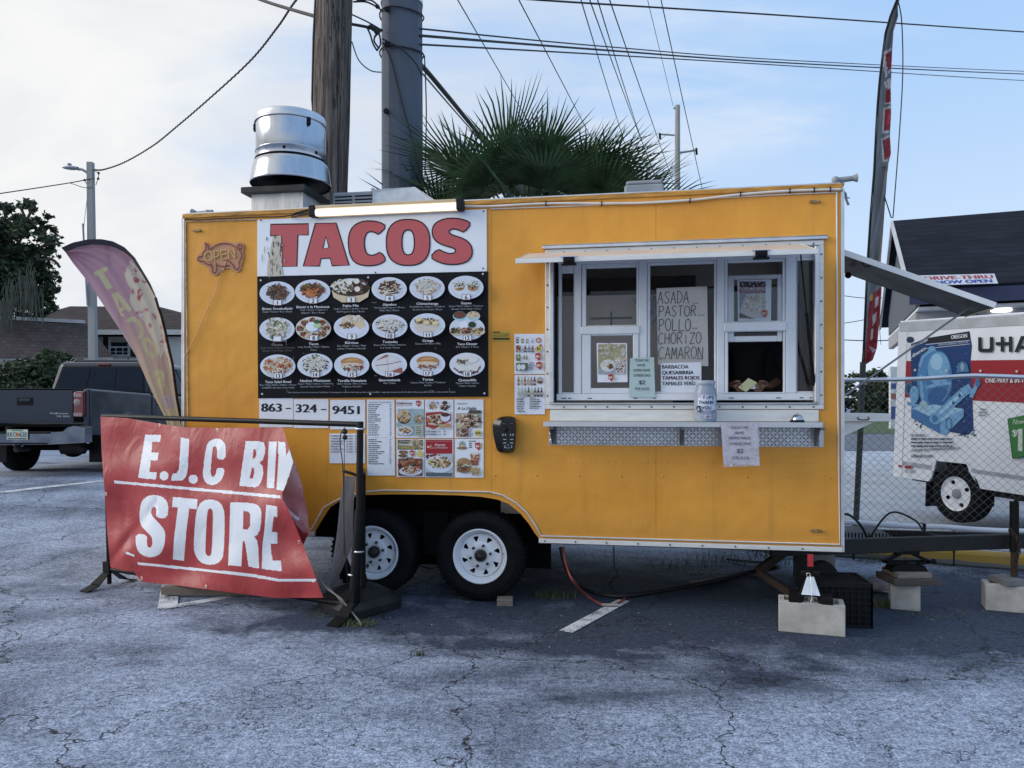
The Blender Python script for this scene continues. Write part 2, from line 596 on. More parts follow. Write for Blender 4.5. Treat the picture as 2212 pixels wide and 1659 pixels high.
for j in range(len(gy) - 1):
 for i in range(nx - 1):
  a = j * nx + i
  mb.f.append([a, a + 1, a + nx + 1, a + nx])
  mb.m.append(0)
  mb.s.append(True)
mb.build('ground', ASPHALT, kind='structure', base=Vector((0, 0, 0)))
def worn_paint():
 m = bpy.data.materials.new('worn_road_paint')
 m.use_nodes = True
 t = NT(m.node_tree)
 g = t.map(t.n('ShaderNodeNewGeometry', 'Position'), (1, 1, 0))
 n = t.math('ADD', t.math('MULTIPLY', t.noise(g, 60, 4, 0.75), 0.55), t.math('MULTIPLY', t.noise(g, 6, 4, 0.6), 0.45))
 k = t.rng(n, 0.41, 0.52)
 c = t.mix(k, (0.10, 0.12, 0.15, 1), (0.62, 0.65, 0.68, 1))
 bs = t.n('ShaderNodeBsdfPrincipled', None, None, Base_Color=c, Roughness=0.75)
 t.nt.links.new(bs.outputs[0], t.n('ShaderNodeOutputMaterial', None).inputs['Surface'])
 return m
PAINT = worn_paint()
def stripe(pa, pb, wd, lift=0.004):
 """painted stripe along the ground between two points"""
 pa, pb = Vector(pa), Vector(pb)
 t = (pb - pa)
 t.z = 0
 ln = t.length
 t.normalize()
 s_ = Vector((-t.y, t.x, 0)) * wd / 2
 k = max(1, int(ln / 0.3))
 mb = MB()
 vs, fs = [], []
 for i in range(k + 1):
  c = pa + t * ln * i / k
  for q in (c - s_, c + s_):
   vs.append((q.x, q.y, gh(q.x, q.y) + lift))
 for i in range(k):
  fs.append((2 * i, 2 * i + 2, 2 * i + 3, 2 * i + 1))
 mb.add(vs, fs)
 # keep it up-facing
 o = mb.build('parking_line', PAINT, kind='structure')
 return o
stripe(G(1222, 1366), G(1348, 1298), 0.095)
stripe(G(345, 1316), G(520, 1286), 0.10)
stripe(G(362, 1316), G(368, 1262), 0.13, 0.008)
a_, b_ = G(-60, 1072), G(260, 1036)
stripe(a_, b_, 0.14)
# pale concrete apron of the next lot behind the fence
APRON = mat('pale_concrete', (0.36, 0.40, 0.46), 0.85, var=0.15, scale=1.2, bump=0.2, bscale=40, dirt=0.35, dirtcol=(0.16, 0.18, 0.2))
mb = MB()
mb.add([(2.6, 7.6, .006), (60, -15, .006), (60, 25, .006), (2.6, 25, .006)], [(0, 1, 2, 3)])
mb.build('concrete_apron', APRON, kind='structure')
mb = MB()
mb.add([(2.0, 25.1, .010), (60, 25.1, .010), (60, 41.0, .010), (2.0, 41.0, .010)], [(0, 1, 2, 3)])
mb.build('side_road', mat('road_blue_grey', (0.11, 0.125, 0.16), 0.85, var=.2, scale=2), kind='structure')
mb = MB()
mb.add([(2.0, 41.2, .02), (90, 41.2, .02), (120, 130, .02), (2.0, 130, .02)], [(0, 1, 2, 3)])
mb.build('verge', mat('verge_grass', (0.055, 0.09, 0.03), 0.95, var=.4, scale=3, bump=.5, bscale=30), kind='structure')
# the food trailer
TA = math.atan(FX / (1106 + 8440))
TY = 5.63
TX = (1042 - CX) / FX * TY
TR = Matrix.Translation((TX, TY, 0)) @ Matrix.Rotation(-TA, 4, 'Z')     # x along the side, y into the trailer, z up
def F(x, y, v=0.0):
 return on(TR, x, y, v)
def crop(ox, oy, k):
 """positions read off an enlarged part of the photograph"""
 return lambda x, y: ((ox + k * x) / 1.1302, (oy + k * y) / 1.1302)
c3 = crop(430, 480, 800 / 2212)
c5 = crop(1200, 520, 860 / 2162)
c7 = crop(740, 1130, 600 / 2212)
c8 = crop(450, 0, 1300 / 2212)
cb = crop(1850, 950, 650 / 1659)
cp = crop(620, 960, 600 / 2212)
cd = crop(1220, 780, 200 / 948)
w5 = crop(1400, 620, 340 / 1484)
w6 = crop(1640, 620, 420 / 1290)
cf = crop(580, 260, 240 / 1327)
ce = crop(2000, 380, 500 / 1152)
cr = crop(1580, 420, 540 / 2212)
co = crop(440, 530, 200 / 1746)
def yellow_paint():
 m = bpy.data.materials.new('yellow_trailer_paint')
 m.use_nodes = True
 t = NT(m.node_tree)
 oc = t.n('ShaderNodeTexCoord', 'Object')
 n1 = t.noise(oc, 1.1, 5.0, 0.6, 0.3)
 st = t.noise(t.map(oc, (7, 7, 0.35)), 1.6, 5.0, 0.65)
 c = t.mix(t.rng(n1, 0.3, 0.7), (0.68, 0.285, 0.023, 1), (0.79, 0.355, 0.038, 1))
 c = t.mix(t.rng(st, 0.50, 0.78, 0.0, 0.26), c, (0.36, 0.165, 0.03, 1))
 sp = t.noise(oc, 22.0, 4.0, 0.7)
 c = t.mix(t.rng(sp, 0.66, 0.74, 0.0, 0.45), c, (0.30, 0.14, 0.03, 1))
 dz = t.n('ShaderNodeSeparateXYZ', 2, None, Vector=oc)
 c = t.mix(t.math('MULTIPLY', t.rng(dz, 0.75, 0.45), t.rng(n1, 0.3, 0.7, 0.1, 0.45)), c, (0.33, 0.16, 0.04, 1))
 sc = t.n('ShaderNodeTexVoronoi', 0, {'feature': 'F1'}, Vector=oc, Scale=2.1, Randomness=1.0)
 c = t.mix(t.rng(sc, 0.035, 0.02, 0.0, 0.6), c, (0.27, 0.12, 0.02, 1))
 h = t.math('ADD', t.math('MULTIPLY', t.noise(oc, 3.0, 2.0), 1.0), t.math('MULTIPLY', t.noise(oc, 70.0, 2.0), 0.08))
 bp = t.n('ShaderNodeBump', 0, None, Strength=0.5, Distance=0.035, Height=h)
 bs = t.n('ShaderNodeBsdfPrincipled', None, None, Base_Color=c, Roughness=t.rng(n1, 0.3, 0.7, 0.36, 0.52), Normal=bp)
 t.nt.links.new(bs.outputs[0], t.n('ShaderNodeOutputMaterial', None).inputs['Surface'])
 return m
YEL = yellow_paint()
ALU = mat('aluminium_trim', (0.62, 0.63, 0.65), 0.42, 0.85, var=.10, scale=9, dirt=.25, dirtcol=(0.18, 0.17, 0.16))
ALUW = mat('pale_anodised_aluminium', (0.74, 0.73, 0.70), 0.5, 0.35, var=.07, scale=7, dirt=.25, dirtcol=(0.35, 0.32, 0.28), stretch=(1, 1, 6))
VINYL = mat('white_window_vinyl', (0.72, 0.75, 0.79), 0.45, var=.05, dirt=.15, dirtcol=(.4, .4, .42))
WHITE = mat('white_paint', (0.78, 0.79, 0.80), 0.5, var=.05, dirt=.2, dirtcol=(.4, .38, .35))
RIMW = mat('white_wheel_paint', (0.80, 0.82, 0.86), 0.4, var=.05, scale=5, dirt=.35, dirtcol=(.36, .33, .30))
RUB = mat('tyre_rubber', (0.007, 0.0075, 0.009), 0.8, var=.3, scale=12, dirt=.3, dirtcol=(.018, .017, .016), spec=.12)
BLK = mat('black_paint', (0.007, 0.007, 0.008), 0.55, var=.2, dirt=.25, dirtcol=(.02, .018, .017), spec=.15)
BLKP = mat('black_plastic', (0.008, 0.009, 0.011), 0.5, var=.2, dirt=.25, dirtcol=(.022, .022, .023), spec=.2)
STEEL = mat('dark_steel', (0.016, 0.015, 0.016), 0.65, 0.2, var=.3, scale=9, dirt=.5, dirtcol=(.05, .034, .027), bump=.2, bscale=60)
RUST = mat('rusty_steel', (0.040, 0.025, 0.018), 0.8, 0.2, var=.4, scale=14, dirt=.5, dirtcol=(.02, .015, .012), bump=.3)
GALV = mat('galvanised_metal', (0.62, 0.64, 0.67), 0.36, 0.9, var=.12, scale=5, dirt=.3, dirtcol=(.25, .25, .26), stretch=(1, 1, .5))
SHINY = mat('bright_aluminium', (0.47, 0.50, 0.55), 0.27, 1.0, var=.07, scale=4, dirt=.12, dirtcol=(.35, .35, .36), stretch=(3, 3, .4), bump=.04, bscale=6)
GREYP = mat('grey_plastic', (0.26, 0.28, 0.31), 0.6, var=.1, dirt=.25)
SCREW = mat('screw_head', (0.16, 0.15, 0.14), 0.5, .6)
INT = mat('interior_panel', (0.82, 0.74, 0.66), 0.5, var=.08, scale=2, dirt=.2)
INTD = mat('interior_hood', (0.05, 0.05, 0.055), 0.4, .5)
PANE = glassmat('window_pane', (.97, .975, .98), refl=-0.012)
DARK = mat('underbody_black', (0.006, 0.006, 0.007), 0.85, var=.3, spec=.2)
WIRE = mat('black_cable', (0.012, 0.012, 0.013), 0.6)
WHTC = mat('white_conduit', (0.66, 0.64, 0.60), 0.55, var=.08, dirt=.3, dirtcol=(.3, .26, .2))
trailer = thing('food_trailer', 'mustard yellow taco food trailer on two axles with a serving window', 'food trailer', (0, 0, 0), TR)
T = trailer
UL, UR, ZB, ZT, DV = -2.40, 2.487, 0.46, 2.93, 2.35
arch_px = [(110, 640), (150, 540), (240, 400), (320, 350), (420, 312), (545, 290), (800, 283), (1100, 285), (1400, 292), (1600, 305), (1750, 330), (1850, 370), (1950, 450), (2030, 545), (2090, 640), (2115, 712)]
arch = [F(*c7(*q)) for q in arch_px]
zpb = ZB + 0.032
outl = [Vector((UL, 0, zpb))] + [Vector((arch[0].x - .005, 0, zpb))] + [Vector((q.x, 0, q.z)) for q in arch if q.z > zpb + .01] + [Vector((arch[-1].x + .005, 0, zpb)), Vector((UR, 0, zpb)), Vector((UR, 0, ZT)), Vector((UL, 0, ZT))]
WU0, WU1, WZ0, WZ1 = 0.515, 2.318, 1.462, 2.54
hole = [Vector((WU0, 0, WZ0)), Vector((WU1, 0, WZ0)), Vector((WU1, 0, WZ1)), Vector((WU0, 0, WZ1))]
seams = [UL, F(706, 700).x, F(1062, 700).x, F(1417, 1000).x, UR]
for i in range(4):
 bm = bmesh.new()
 loops = [outl, hole]
 allp = outl + hole
 bv = [bm.verts.new(p) for p in allp]
 for tr in tessellate_polygon(loops):
  try:
   bm.faces.new([bv[k] for k in tr])
  except ValueError:
   pass
 for cx_, sgn in ((seams[i] + (0.0008 if i else -0.1), -1), (seams[i + 1] - (0.0008 if i < 3 else -0.1), 1)):
  bmesh.ops.bisect_plane(bm, geom=bm.verts[:] + bm.edges[:] + bm.faces[:], plane_co=(cx_, 0, 0), plane_no=(sgn, 0, 0), clear_outer=True)
 bmesh.ops.recalc_face_normals(bm, faces=bm.faces)
 r_ = bmesh.ops.extrude_face_region(bm, geom=bm.faces[:])
 bmesh.ops.translate(bm, verts=[g_ for g_ in r_['geom'] if isinstance(g_, bmesh.types.BMVert)], vec=(0, 0.02, 0))
 bmesh.ops.recalc_face_normals(bm, faces=bm.faces)
 bm.verts.index_update()
 mb = MB()
 mb.add([v.co.copy() for v in bm.verts], [[v.index for v in f.verts] for f in bm.faces])
 mb.build('wall_panel', YEL, T, TR)
 bm.free()
mb = MB(); mb.box((UL, 0.021, zpb), (UL + .03, DV - .03, ZT - .012)); mb.build('end_wall', [YEL], T, TR)
mb = MB(); mb.prism([(UR - .03, .021, zpb), (UR - .03, DV - .03, zpb), (UR - .03, DV - .03, ZT - .012), (UR - .03, .021, ZT - .012)], (.03, 0, 0), 0, [[(UR - .03, 1.5, 1.2), (UR - .03, 2.22, 1.2), (UR - .03, 2.22, 2.6), (UR - .03, 1.5, 2.6)]]); mb.build('end_wall', [YEL], T, TR)  # opening added to let daylight into the kitchen
mb = MB(); mb.box((UL, DV - .028, ZB), (UR, DV, ZT - .012)); mb.build('rear_wall', [YEL], T, TR)
mb = MB(); mb.box((UL + .001, 0.002, ZT - .01), (UR - .001, DV - .002, ZT + .035)); mb.build('roof', [GALV], T, TR, bev=.012)
mb = MB()
mb.box((UL + .031, .75, ZB + .02), (UR - .031, DV - .029, ZB + .1))
mb.box((UL + .031, .022, ZB + .02), (arch[0].x - .03, .749, ZB + .1)); mb.box((arch[-1].x + .03, .022, ZB + .02), (UR - .031, .749, ZB + .1))
mb.build('floor_pan', [DARK], T, TR)
# roof edge: folded yellow edge with peeling sealant
mb = MB()
mb.box((UL - .004, -.012, ZT - .012), (UR + .004, .02, ZT + .022))
mb.build('roof_edge', [mat('peeling_roof_edge', (0.52, 0.25, 0.04), .6, var=.25, scale=14, dirt=.75, dirtcol=(.16, .11, .06), stretch=(.35, 1, 2), bump=.6, bscale=30)], T, TR, bev=.004)
mb = MB()
mb.box((UL - .010, -.010, ZB), (UL - .001, .03, ZT - .013)); mb.box((UL - .0009, -.009, ZB + .04), (UL + .014, -.001, ZT - .014)); mb.build('corner_trim', [ALU], T, TR); mb = MB()
mb.box((UR + .001, -.010, ZB), (UR + .012, .04, ZT - .013)); mb.box((UR - .010, -.009, ZB + .04), (UR + .0009, -.001, ZT - .014))
mb.build('corner_trim', [ALU], T, TR)
zr0, zr1 = ZB - .002, zpb - .001
mb = MB()
mb.box((arch[-1].x + .006, -.010, zr0), (UR + .0005, .02, zr1)); mb.build('bottom_rail', [ALUW], T, TR, bev=.003); mb = MB(); mb.box((UL, -.010, zr0), (arch[0].x - .006, .02, zr1))
mb.build('bottom_rail', [ALUW], T, TR, bev=.003)
# screws of the rail and of the window frame
mb = MB(); mb.cyl((0, 0, 0), (0, -.005, 0), .0075, .006, 8); scr0 = None
spots = [(arch[-1].x + .05 + i * .221, -.010, (zr0 + zr1) / 2) for i in range(9)]
spots += [(0.60 + i * .1545, -.0165, 2.548) for i in range(12)] + [(0.60 + i * .1545, -.0165, 1.440) for i in range(12)]
spots += [(0.481, -.0165, 1.52 + i * .159) for i in range(7)] + [(2.350, -.0165, 1.52 + i * .159) for i in range(7)]
for q in spots:
 if scr0 is None:
  mbs = MB(); mbs.cyl(Vector(q), Vector(q) + Vector((0, -.004, 0)), .0072, .0055, 8)
  scr0 = mbs.build('screw', [SCREW], T, TR); q0 = Vector(q)
 else:
  copy_part(scr0, T, Vector(q) - q0)
# rivets across the panels
mb = MB()
for i in range(40):
 u = .43 + i * .0525
 if 1.62 < u < 1.9 and False: continue
 mb.ball(F(*c5(400 + i * 40, 1527 + i * .2)) + Vector((0, -.001, 0)), .0042, 6, sq=(1.6, .6, .8))
for i in range(9):
 mb.ball(F(*c5(20 + i * 258, 1608 + i * 2)) + Vector((0, -.001, 0)), .008, 8, sq=(1, .5, 1))
mb.build('rivet', [YEL], T, TR, kind='stuff')
# light strip stapled round the panel, thin white
def strip(pts, r, m_, name):
 mb = MB(); mb.tube([q + Vector((0, -.007, 0)) for q in pts], r, 6); return mb.build(name, [m_], T, TR)
sp = [(62, 600), (85, 590), (190, 400), (325, 325), (435, 290), (550, 262), (720, 245), (1120, 250), (1680, 260), (1800, 290), (1920, 360), (2010, 440), (2080, 540), (2140, 655)]
strip([F(*c7(*q)) for q in sp] + [F(1420, 1164.6), F(1813.5, 1176), F(1811, 1000), F(1808.5, 800), F(1806.8, 416)], .0062, WHTC, 'light_strip')
strip([F(1806.5, 416), F(1690, 420.5), F(1570, 427), F(1400, 437), F(1250, 445), F(1060, 452)], .005, WHTC, 'light_strip')
strip([F(554, 475), F(470, 477), F(402.5, 479.8), F(403, 600), F(405, 707), F(407, 905)], .005, mat('weathered_strip', (.50, .40, .28), .6, var=.3, scale=25), 'light_strip')
def sag(pts, r, m_, name, off=-.018):
 mb = MB(); mb.tube([q + Vector((0, off, 0)) for q in spline(pts, 6)], r, 6); return mb.build(name, [m_], T, TR)
sag([F(1005, 447), F(1060, 447), F(1180, 441), F(1300, 441), F(1398, 439.6), F(1500, 433), F(1599, 421.5), F(1704, 414), F(1815, 410.5)], .0085, WHTC, 'conduit')
sag([F(402, 475), F(430, 476), F(470, 474), F(520, 472), F(560, 470), F(610, 469), F(650, 463), F(672, 462)], .005, WIRE, 'cable')
for x, y in ((1490, 434), (1598.9, 421.3), (1704.7, 413.7), (1757, 412), (1792, 411), (1300, 441), (1180, 441)):
 p = F(x, y); mb = MB(); mb.box((p.x - .003, -.03, p.z - .016), (p.x + .003, 0, p.z + .016)); mb.build('cable_clip', [BLK], T, TR)
# marker lamps with bare sockets
for x, y in ((427, 498.5), (1760, 436), (1763, 1146)):
 p = F(x, y); mb = MB()
 mb.box((p.x - .032, -.012, p.z - .008), (p.x + .018, 0, p.z + .010)); mb.ball((p.x + .026, -.012, p.z), .010, 8); mb.tube([(p.x - .03, -.012, p.z), (p.x - .04, -.02, p.z - .008), (p.x - .045, -.012, p.z - .002)], .002, 5)
 mb.build('marker_lamp', [mat('worn_brass', (.30, .21, .10), .5, .6, var=.4, scale=40)], T, TR, bev=.003)
# wheel arch, axles, wheels
mb = MB()
a0, a1 = arch[0].x - .02, arch[-1].x + .02
mb.box((a0, .021, .92), (a1, .60, .95)); mb.box((a0, .58, .15), (a1, .62, .92)); mb.box((a0 - .02, .021, .46), (a0, .60, .93)); mb.box((a1, .021, .46), (a1 + .02, .60, .93))
mb.build('wheel_well', [DARK], T, TR)
wu = [F(804, 1194, .05).x, F(1036, 1201, .05).x]
mb = MB()
for u in wu:
 mb.cyl((u, .2, .334), (u, DV - .2, .334), .04, n=10)
mb.bar((UL + .2, .55, .42), (UR, .55, .42), .06, .12); mb.bar((UL + .2, DV - .55, .42), (UR, DV - .55, .42), .06, .12)
mu = sum(wu) / 2
mb.box((mu - .10, .34, .28), (mu + .10, .42, .62)); mb.box((mu - .30, .40, .50), (mu + .30, .44, .60))
for u in wu:
 mb.tube([(u - .36, .36, .44), (u - .15, .36, .375), (u, .36, .36), (u + .15, .36, .375), (u + .36, .36, .44)], .028, 6)
mb.build('axle_frame', [DARK], T, TR)
mb = MB(); mb.tube(spline([(mu - .13, .30, .20), (mu, .28, .185), (mu + .16, .28, .25)], 5), .006, 5); mb.build('brake_cable', [STEEL], T, TR)
def trailer_wheel(u, v, z, parent, RO=.334, RI=.205):
 W = parent
 M = Matrix.Translation((u, v, z)) @ Matrix.Rotation(math.pi / 2, 4, 'X')      # lathe axis points to the viewer (-y)
 tyre = MB()
 prof = [(RI - .005, -.10), (RI + .012, -.105), (RI + .06, -.118), (RO - .035, -.115), (RO - .008, -.095), (RO, -.07), (RO, .07), (RO - .008, .095), (RO - .022, .108), (RO - .035, .115), (RO - .042, .114), (RO - .045, .118), (RI + .07, .121), (RI + .045, .119), (RI + .04, .116), (RI + .012, .105), (RI - .005, .098)]
 tyre.lathe(prof, 56, M)
 for k in range(56):                                      # shoulder blocks
  an = 2 * math.pi * k / 56
  for zz in (.085, -.085):
   c = M @ Vector(((RO - .0065) * math.cos(an), (RO - .0065) * math.sin(an), zz))
   tyre.box((-.008, -.007, -.014), (.008, .007, .014), 0, Matrix.Translation(c) @ M.to_3x3().to_4x4() @ Matrix.Rotation(an, 4, 'Z'))
 ty = tyre.build('tyre', [RUB], W, TR)
 rim = MB()
 rim.lathe([(RI - .004, .088), (RI, .100), (RI - .004, .104), (RI - .014, .100), (RI - .022, .086), (RI - .026, .068), (RI - .040, .060), (RI - .045, .030), (RI - .052, .022)], 56, M)
 # disc with eight triangular hand holes
 def ring(r, n, ph=0):
  return [Vector((r * math.cos(2 * math.pi * k / n + ph), r * math.sin(2 * math.pi * k / n + ph), .058)) for k in range(n)]
 holes = [ring(.040, 24)]
 for k in range(8):
  an = 2 * math.pi * (k + .35) / 8
  tri = []
  for r, da in ((.143, -.155), (.147, 0), (.143, .155), (.105, .10), (.102, .05)):
   tri.append(Vector((r * math.cos(an + da), r * math.sin(an + da), .058)))
  holes.append(tri)
 rim.prism([M @ q for q in ring(.1605, 56)], M.to_3x3() @ Vector((0, 0, -.010)), 0, [[M @ q for q in h] for h in holes])
 rim.lathe([(.158, .048), (.160, .062), (.152, .064), (.150, .059)], 48, M)
 rim.lathe([(.108, .0585), (.100, .068), (.060, .070), (.046, .066), (.042, .040)], 40, M)
 rim.build('rim', [RIMW], W, TR)
 hub = MB()
 hub.lathe([(.001, -.02), (.12, -.02), (.14, .01), (.14, .02)], 24, M)
 hub.build('brake_drum', [DARK], W, TR)
 hub = MB()
 hub.lathe([(.043, .04), (.043, .085), (.038, .098), (.028, .100), (.026, .122), (.022, .128), (.001, .129)], 20, M)
 hub.build('hub', [mat('greasy_hub', (.035, .03, .027), .4, .6, dirt=.4, dirtcol=(.09, .07, .055))], W, TR)
 for k in range(6):
  an = 2 * math.pi * (k + .22) / 6
  c = Vector((.078 * math.cos(an), .078 * math.sin(an), .068))
  nut = MB(); nut.lathe([(.0115, 0), (.0105, .02), (.006, .024), (.001, .024)], 6, M @ Matrix.Translation(c), sm=False)
  nut.build('lug_nut', [mat('worn_nut', (.06, .06, .065), .35, .8)], W, TR)
 vs = MB(); vs.cyl(M @ Vector((.170, .02, .07)), M @ Vector((.176, .026, .105)), .004, n=6); vs.build('valve', [BLK], W, TR)
 return ty
for i, u in enumerate(wu):
 wm_ = link(bpy.data.objects.new('wheel', None)); wm_.parent = T; WM[wm_.name] = WM[T.name].copy(); KIDS.setdefault(T.name, []).append(wm_)
 trailer_wheel(u, .155, .334, wm_)
 far = link(bpy.data.objects.new('wheel', None)); far.parent = T; WM[far.name] = WM[T.name].copy()
 mb = MB(); M_ = Matrix.Translation((u, DV - .16, .334)) @ Matrix.Rotation(math.pi / 2, 4, 'X')
 mb.lathe([(.001, -.1), (.2, -.1), (.32, -.11), (.334, -.07), (.334, .07), (.32, .11), (.2, .1), (.001, .1)], 30, M_); mb.build('tyre', [RUB], far, TR)
# serving window
mb = MB()
o0, o1, p0, p1 = .466, 2.366, 1.424, 2.572       # outer
i0, i1, q0, q1 = .527, 2.304, 1.470, 2.53        # inner
e = .0005
mb.box((o0, -.016, p0), (o1, -e, p0 + .034)); mb.box((o0, -.016, p1 - .034), (o1, -e, p1))
mb.box((o0, -.016, p0 + .0345), (o0 + .032, -e, p1 - .0345)); mb.box((o1 - .032, -.016, p0 + .0345), (o1, -e, p1 - .0345))
mb.build('window_flange', [ALUW], T, TR, bev=.003)
mb = MB()
mb.box((o0 + .0325, -.034, p0 + .0345), (o1 - .0325, .03, q0)); mb.box((o0 + .0325, -.030, q1), (o1 - .0325, .03, p1 - .0345))
mb.box((o0 + .0325, -.034, q0 + .001), (i0, .03, q1 - .001)); mb.box((i1, -.034, q0 + .001), (o1 - .0325, .03, q1 - .001))
mb.build('window_channel', [ALU], T, TR, bev=.006)
mb = MB()
mb.box((o0 - .02, -.034, p1 + .002), (o1 + .02, -e, p1 + .024)); mb.box((o0 - .022, -.036, p1 + .0245), (o1 + .022, -e, p1 + .030))
mb.build('drip_rail', [ALU], T, TR, bev=.003)
# white vinyl window unit set back in the opening
VW = .045
win = link(bpy.data.objects.new('window_unit', None)); win.parent = T; WM[win.name] = WM[T.name].copy(); KIDS.setdefault(T.name, []).append(win)
def wbox(mb, x0, y0, x1, y1, v0=VW, v1=VW + .05, m=0):
 a, b = F(*c5(x0, y0), v0), F(*c5(x1, y1), v0)
 mb.box((min(a.x, b.x), v0, min(a.z, b.z)), (max(a.x, b.x), v1, max(a.z, b.z)), m)
 return a, b
zt = 2.50
zs = F(*c5(1200, 1150), VW).z
def col(x): return F(*c5(x, 800), VW).x
def zz(x, y, v=VW): return F(*c5(x, y), v).z
def vb(mb, x0, x1, z0, z1, v0=VW, v1=VW + .05): mb.box((col(x0), v0, z0), (col(x1), v1, z1))
zsill = zz(1200, 1108)
ztop = zz(740, 338)
mb = MB(); vb(mb, 398, 1992, zs, zsill - .0005, VW - .012, VW + .06); mb.build('sill', [VINYL], win, TR, bev=.004)
for a, b in ((508, 552), (905, 955), (1383, 1430), (1806, 1872)):
 mb = MB(); vb(mb, a, b, zsill, zt, VW, VW + .055); mb.build('mullion', [VINYL], win, TR, bev=.005)
mb = MB(); vb(mb, 405, 1992, zt - .03, zt + .03, VW + .004, VW + .05); mb.build('head', [VINYL], win, TR, bev=.004)
mb = MB(); vb(mb, 1982, 2000, zs, zt, VW - .02, VW + .04); mb.build('jamb', [BLK], win, TR); mb = MB(); vb(mb, 372, 400, zs, zt, VW - .02, VW + .04); mb.build('jamb', [BLK], win, TR)
def sash(x0, x1, z0, z1, wl, wr, wb, wt, v0, v1, name='sash'):
 """frame round a pane; widths in photograph units for the stiles, metres for the rails"""
 mb = MB()
 vb(mb, x0, x0 + wl, z0, z1, v0, v1); vb(mb, x1 - wr, x1, z0, z1, v0, v1)
 mb.box((col(x0 + wl) + .0003, v0, z0), (col(x1 - wr) - .0003, v1, z0 + wb)); mb.box((col(x0 + wl) + .0003, v0, z1 - wt), (col(x1 - wr) - .0003, v1, z1))
 s_ = mb.build(name, [VINYL], win, TR, bev=.004)
 g = MB(); vm = (v0 + v1) / 2
 g.box((col(x0 + wl) - .004, vm - .002, z0 + wb - .004), (col(x1 - wr) + .004, vm + .002, z1 - wt + .004))
 g.build('pane', [PANE], win, TR)
 return s_
m1, m1b = zz(740, 745), zz(740, 695)
sash(555, 904, m1b + .0005, zt - .031, 25, 14, .008, .030, VW + .006, VW + .04)
mb = MB(); vb(mb, 548, 910, m1, m1b, VW - .012, VW + .035); mb.build('meeting_rail', [VINYL], win, TR, bev=.006)
sash(556, 904, zsill + .0005, m1 - .0005, 54, 36, .040, .008, VW - .006, VW + .03)
sash(957, 1381, zsill + .0005, zt - .031, 17, 13, .014, .022, VW + .006, VW + .04)
m2, m2b = zz(1620, 727), zz(1620, 668)
sash(1432, 1804, m2b + .0005, zt - .031, 18, 15, .006, .022, VW + .012, VW + .03)
sash(1452, 1792, zz(1620, 787), zz(1620, 375), 40, 32, zz(1620, 752) - zz(1620, 787), .03, VW + .032, VW + .058, 'raised_sash')
mb = MB(); vb(mb, 1426, 1810, m2, m2b, VW - .012, VW + .03); mb.build('meeting_rail', [VINYL], win, TR, bev=.006)
mb = MB(); vb(mb, 1432, 1452, zsill, m2 - .0005, VW, VW + .03); vb(mb, 1792, 1804, zsill, m2 - .0005, VW, VW + .03); vb(mb, 1427, 1809, zsill + .0006, zz(1620, 1100), VW - .016, VW + .045); mb.build('sash_track', [VINYL], win, TR, bev=.003)
sash(410, 508, zsill + .0005, zt - .031, 20, 4, .010, .06, VW + .006, VW + .04)
sash(1874, 1992, zsill + .0005, zt - .031, 4, 10, .012, .02, VW + .006, VW + .04)
mb = MB()
for a, b in ((430, 460), (470, 492), (590, 616), (870, 896), (990, 1010), (1320, 1345), (1455, 1485), (1745, 1775), (1890, 1912), (1948, 1965)):
 zc = zz(1200, 1136); mb = MB(); mb.box((col(a), VW - .0135, zc - .003), (col(b), VW - .011, zc + .003)); mb.build('weep_slot', [BLK], win, TR)
# the kitchen seen through the panes
mb = MB()
mb.box((UL + .04, DV - .06, ZB + .12), (UR - .04, DV - .04, ZT - .03)); mb.box((UL + .04, .7, ZT - .05), (UR - .04, DV - .061, ZT - .03)); mb.prism([(UR - .05, .12, .6), (UR - .05, DV - .07, .6), (UR - .05, DV - .07, ZT - .06), (UR - .05, .12, ZT - .06)], (.012, 0, 0), 0, [[(UR - .05, 1.5, 1.2), (UR - .05, 2.22, 1.2), (UR - .05, 2.22, 2.6), (UR - .05, 1.5, 2.6)]])  # the added daylight opening repeated through the inner end wall
mb.build('kitchen_wall', [INT], T, TR)
zk = F(*c5(740, 505), .46).z
mb = MB(); mb.box((.05, .46, .60), (1.38, .49, zk)); mb.build('added_tan_panel', [mat('tan_panel', (.80, .68, .58), .5, var=.08, scale=2)], T, TR)  # tan panel added close behind the window to catch more light
mb = MB(); zc_ = F(*c5(735, 645), .45).z; uc_ = F(*c5(735, 645), .45).x; mb.box((uc_ - .16, .445, zc_ - .006), (uc_ + .16, .459, zc_ + .006)); mb.box((uc_ - .006, .444, zc_ - .09), (uc_ + .006, .4445, zc_ + .05)); mb.build('utensil_rail', [INTD], T, TR)
mb = MB(); mb.box((1.40, 1.12, .60), (2.42, 1.16, 2.45)); mb.build('added_dark_panel', [INTD], T, TR)  # dark panel added to keep the open window black behind the person
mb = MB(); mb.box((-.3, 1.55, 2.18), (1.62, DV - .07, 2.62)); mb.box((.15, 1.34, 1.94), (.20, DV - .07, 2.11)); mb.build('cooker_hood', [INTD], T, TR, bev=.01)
mb = MB(); mb.box((-.3, 1.75, .62), (2.35, DV - .07, 1.50)); mb.box((UL + .1, .12, .98), (.50, .55, 1.38)); mb.build('kitchen_counter', [mat('stainless_counter', (.45, .45, .46), .3, .9)], T, TR, bev=.008)
mb = MB(); mb.box((.95, DV - .075, 1.83), (1.9, DV - .066, 1.85)); mb.box((1.40, DV - .075, 1.66), (1.415, DV - .066, 2.0)); mb.cyl((1.40, DV - .10, 2.05), (1.60, DV - .10, 2.05), .03, n=10); mb.build('wall_rack', [INTD], T, TR)
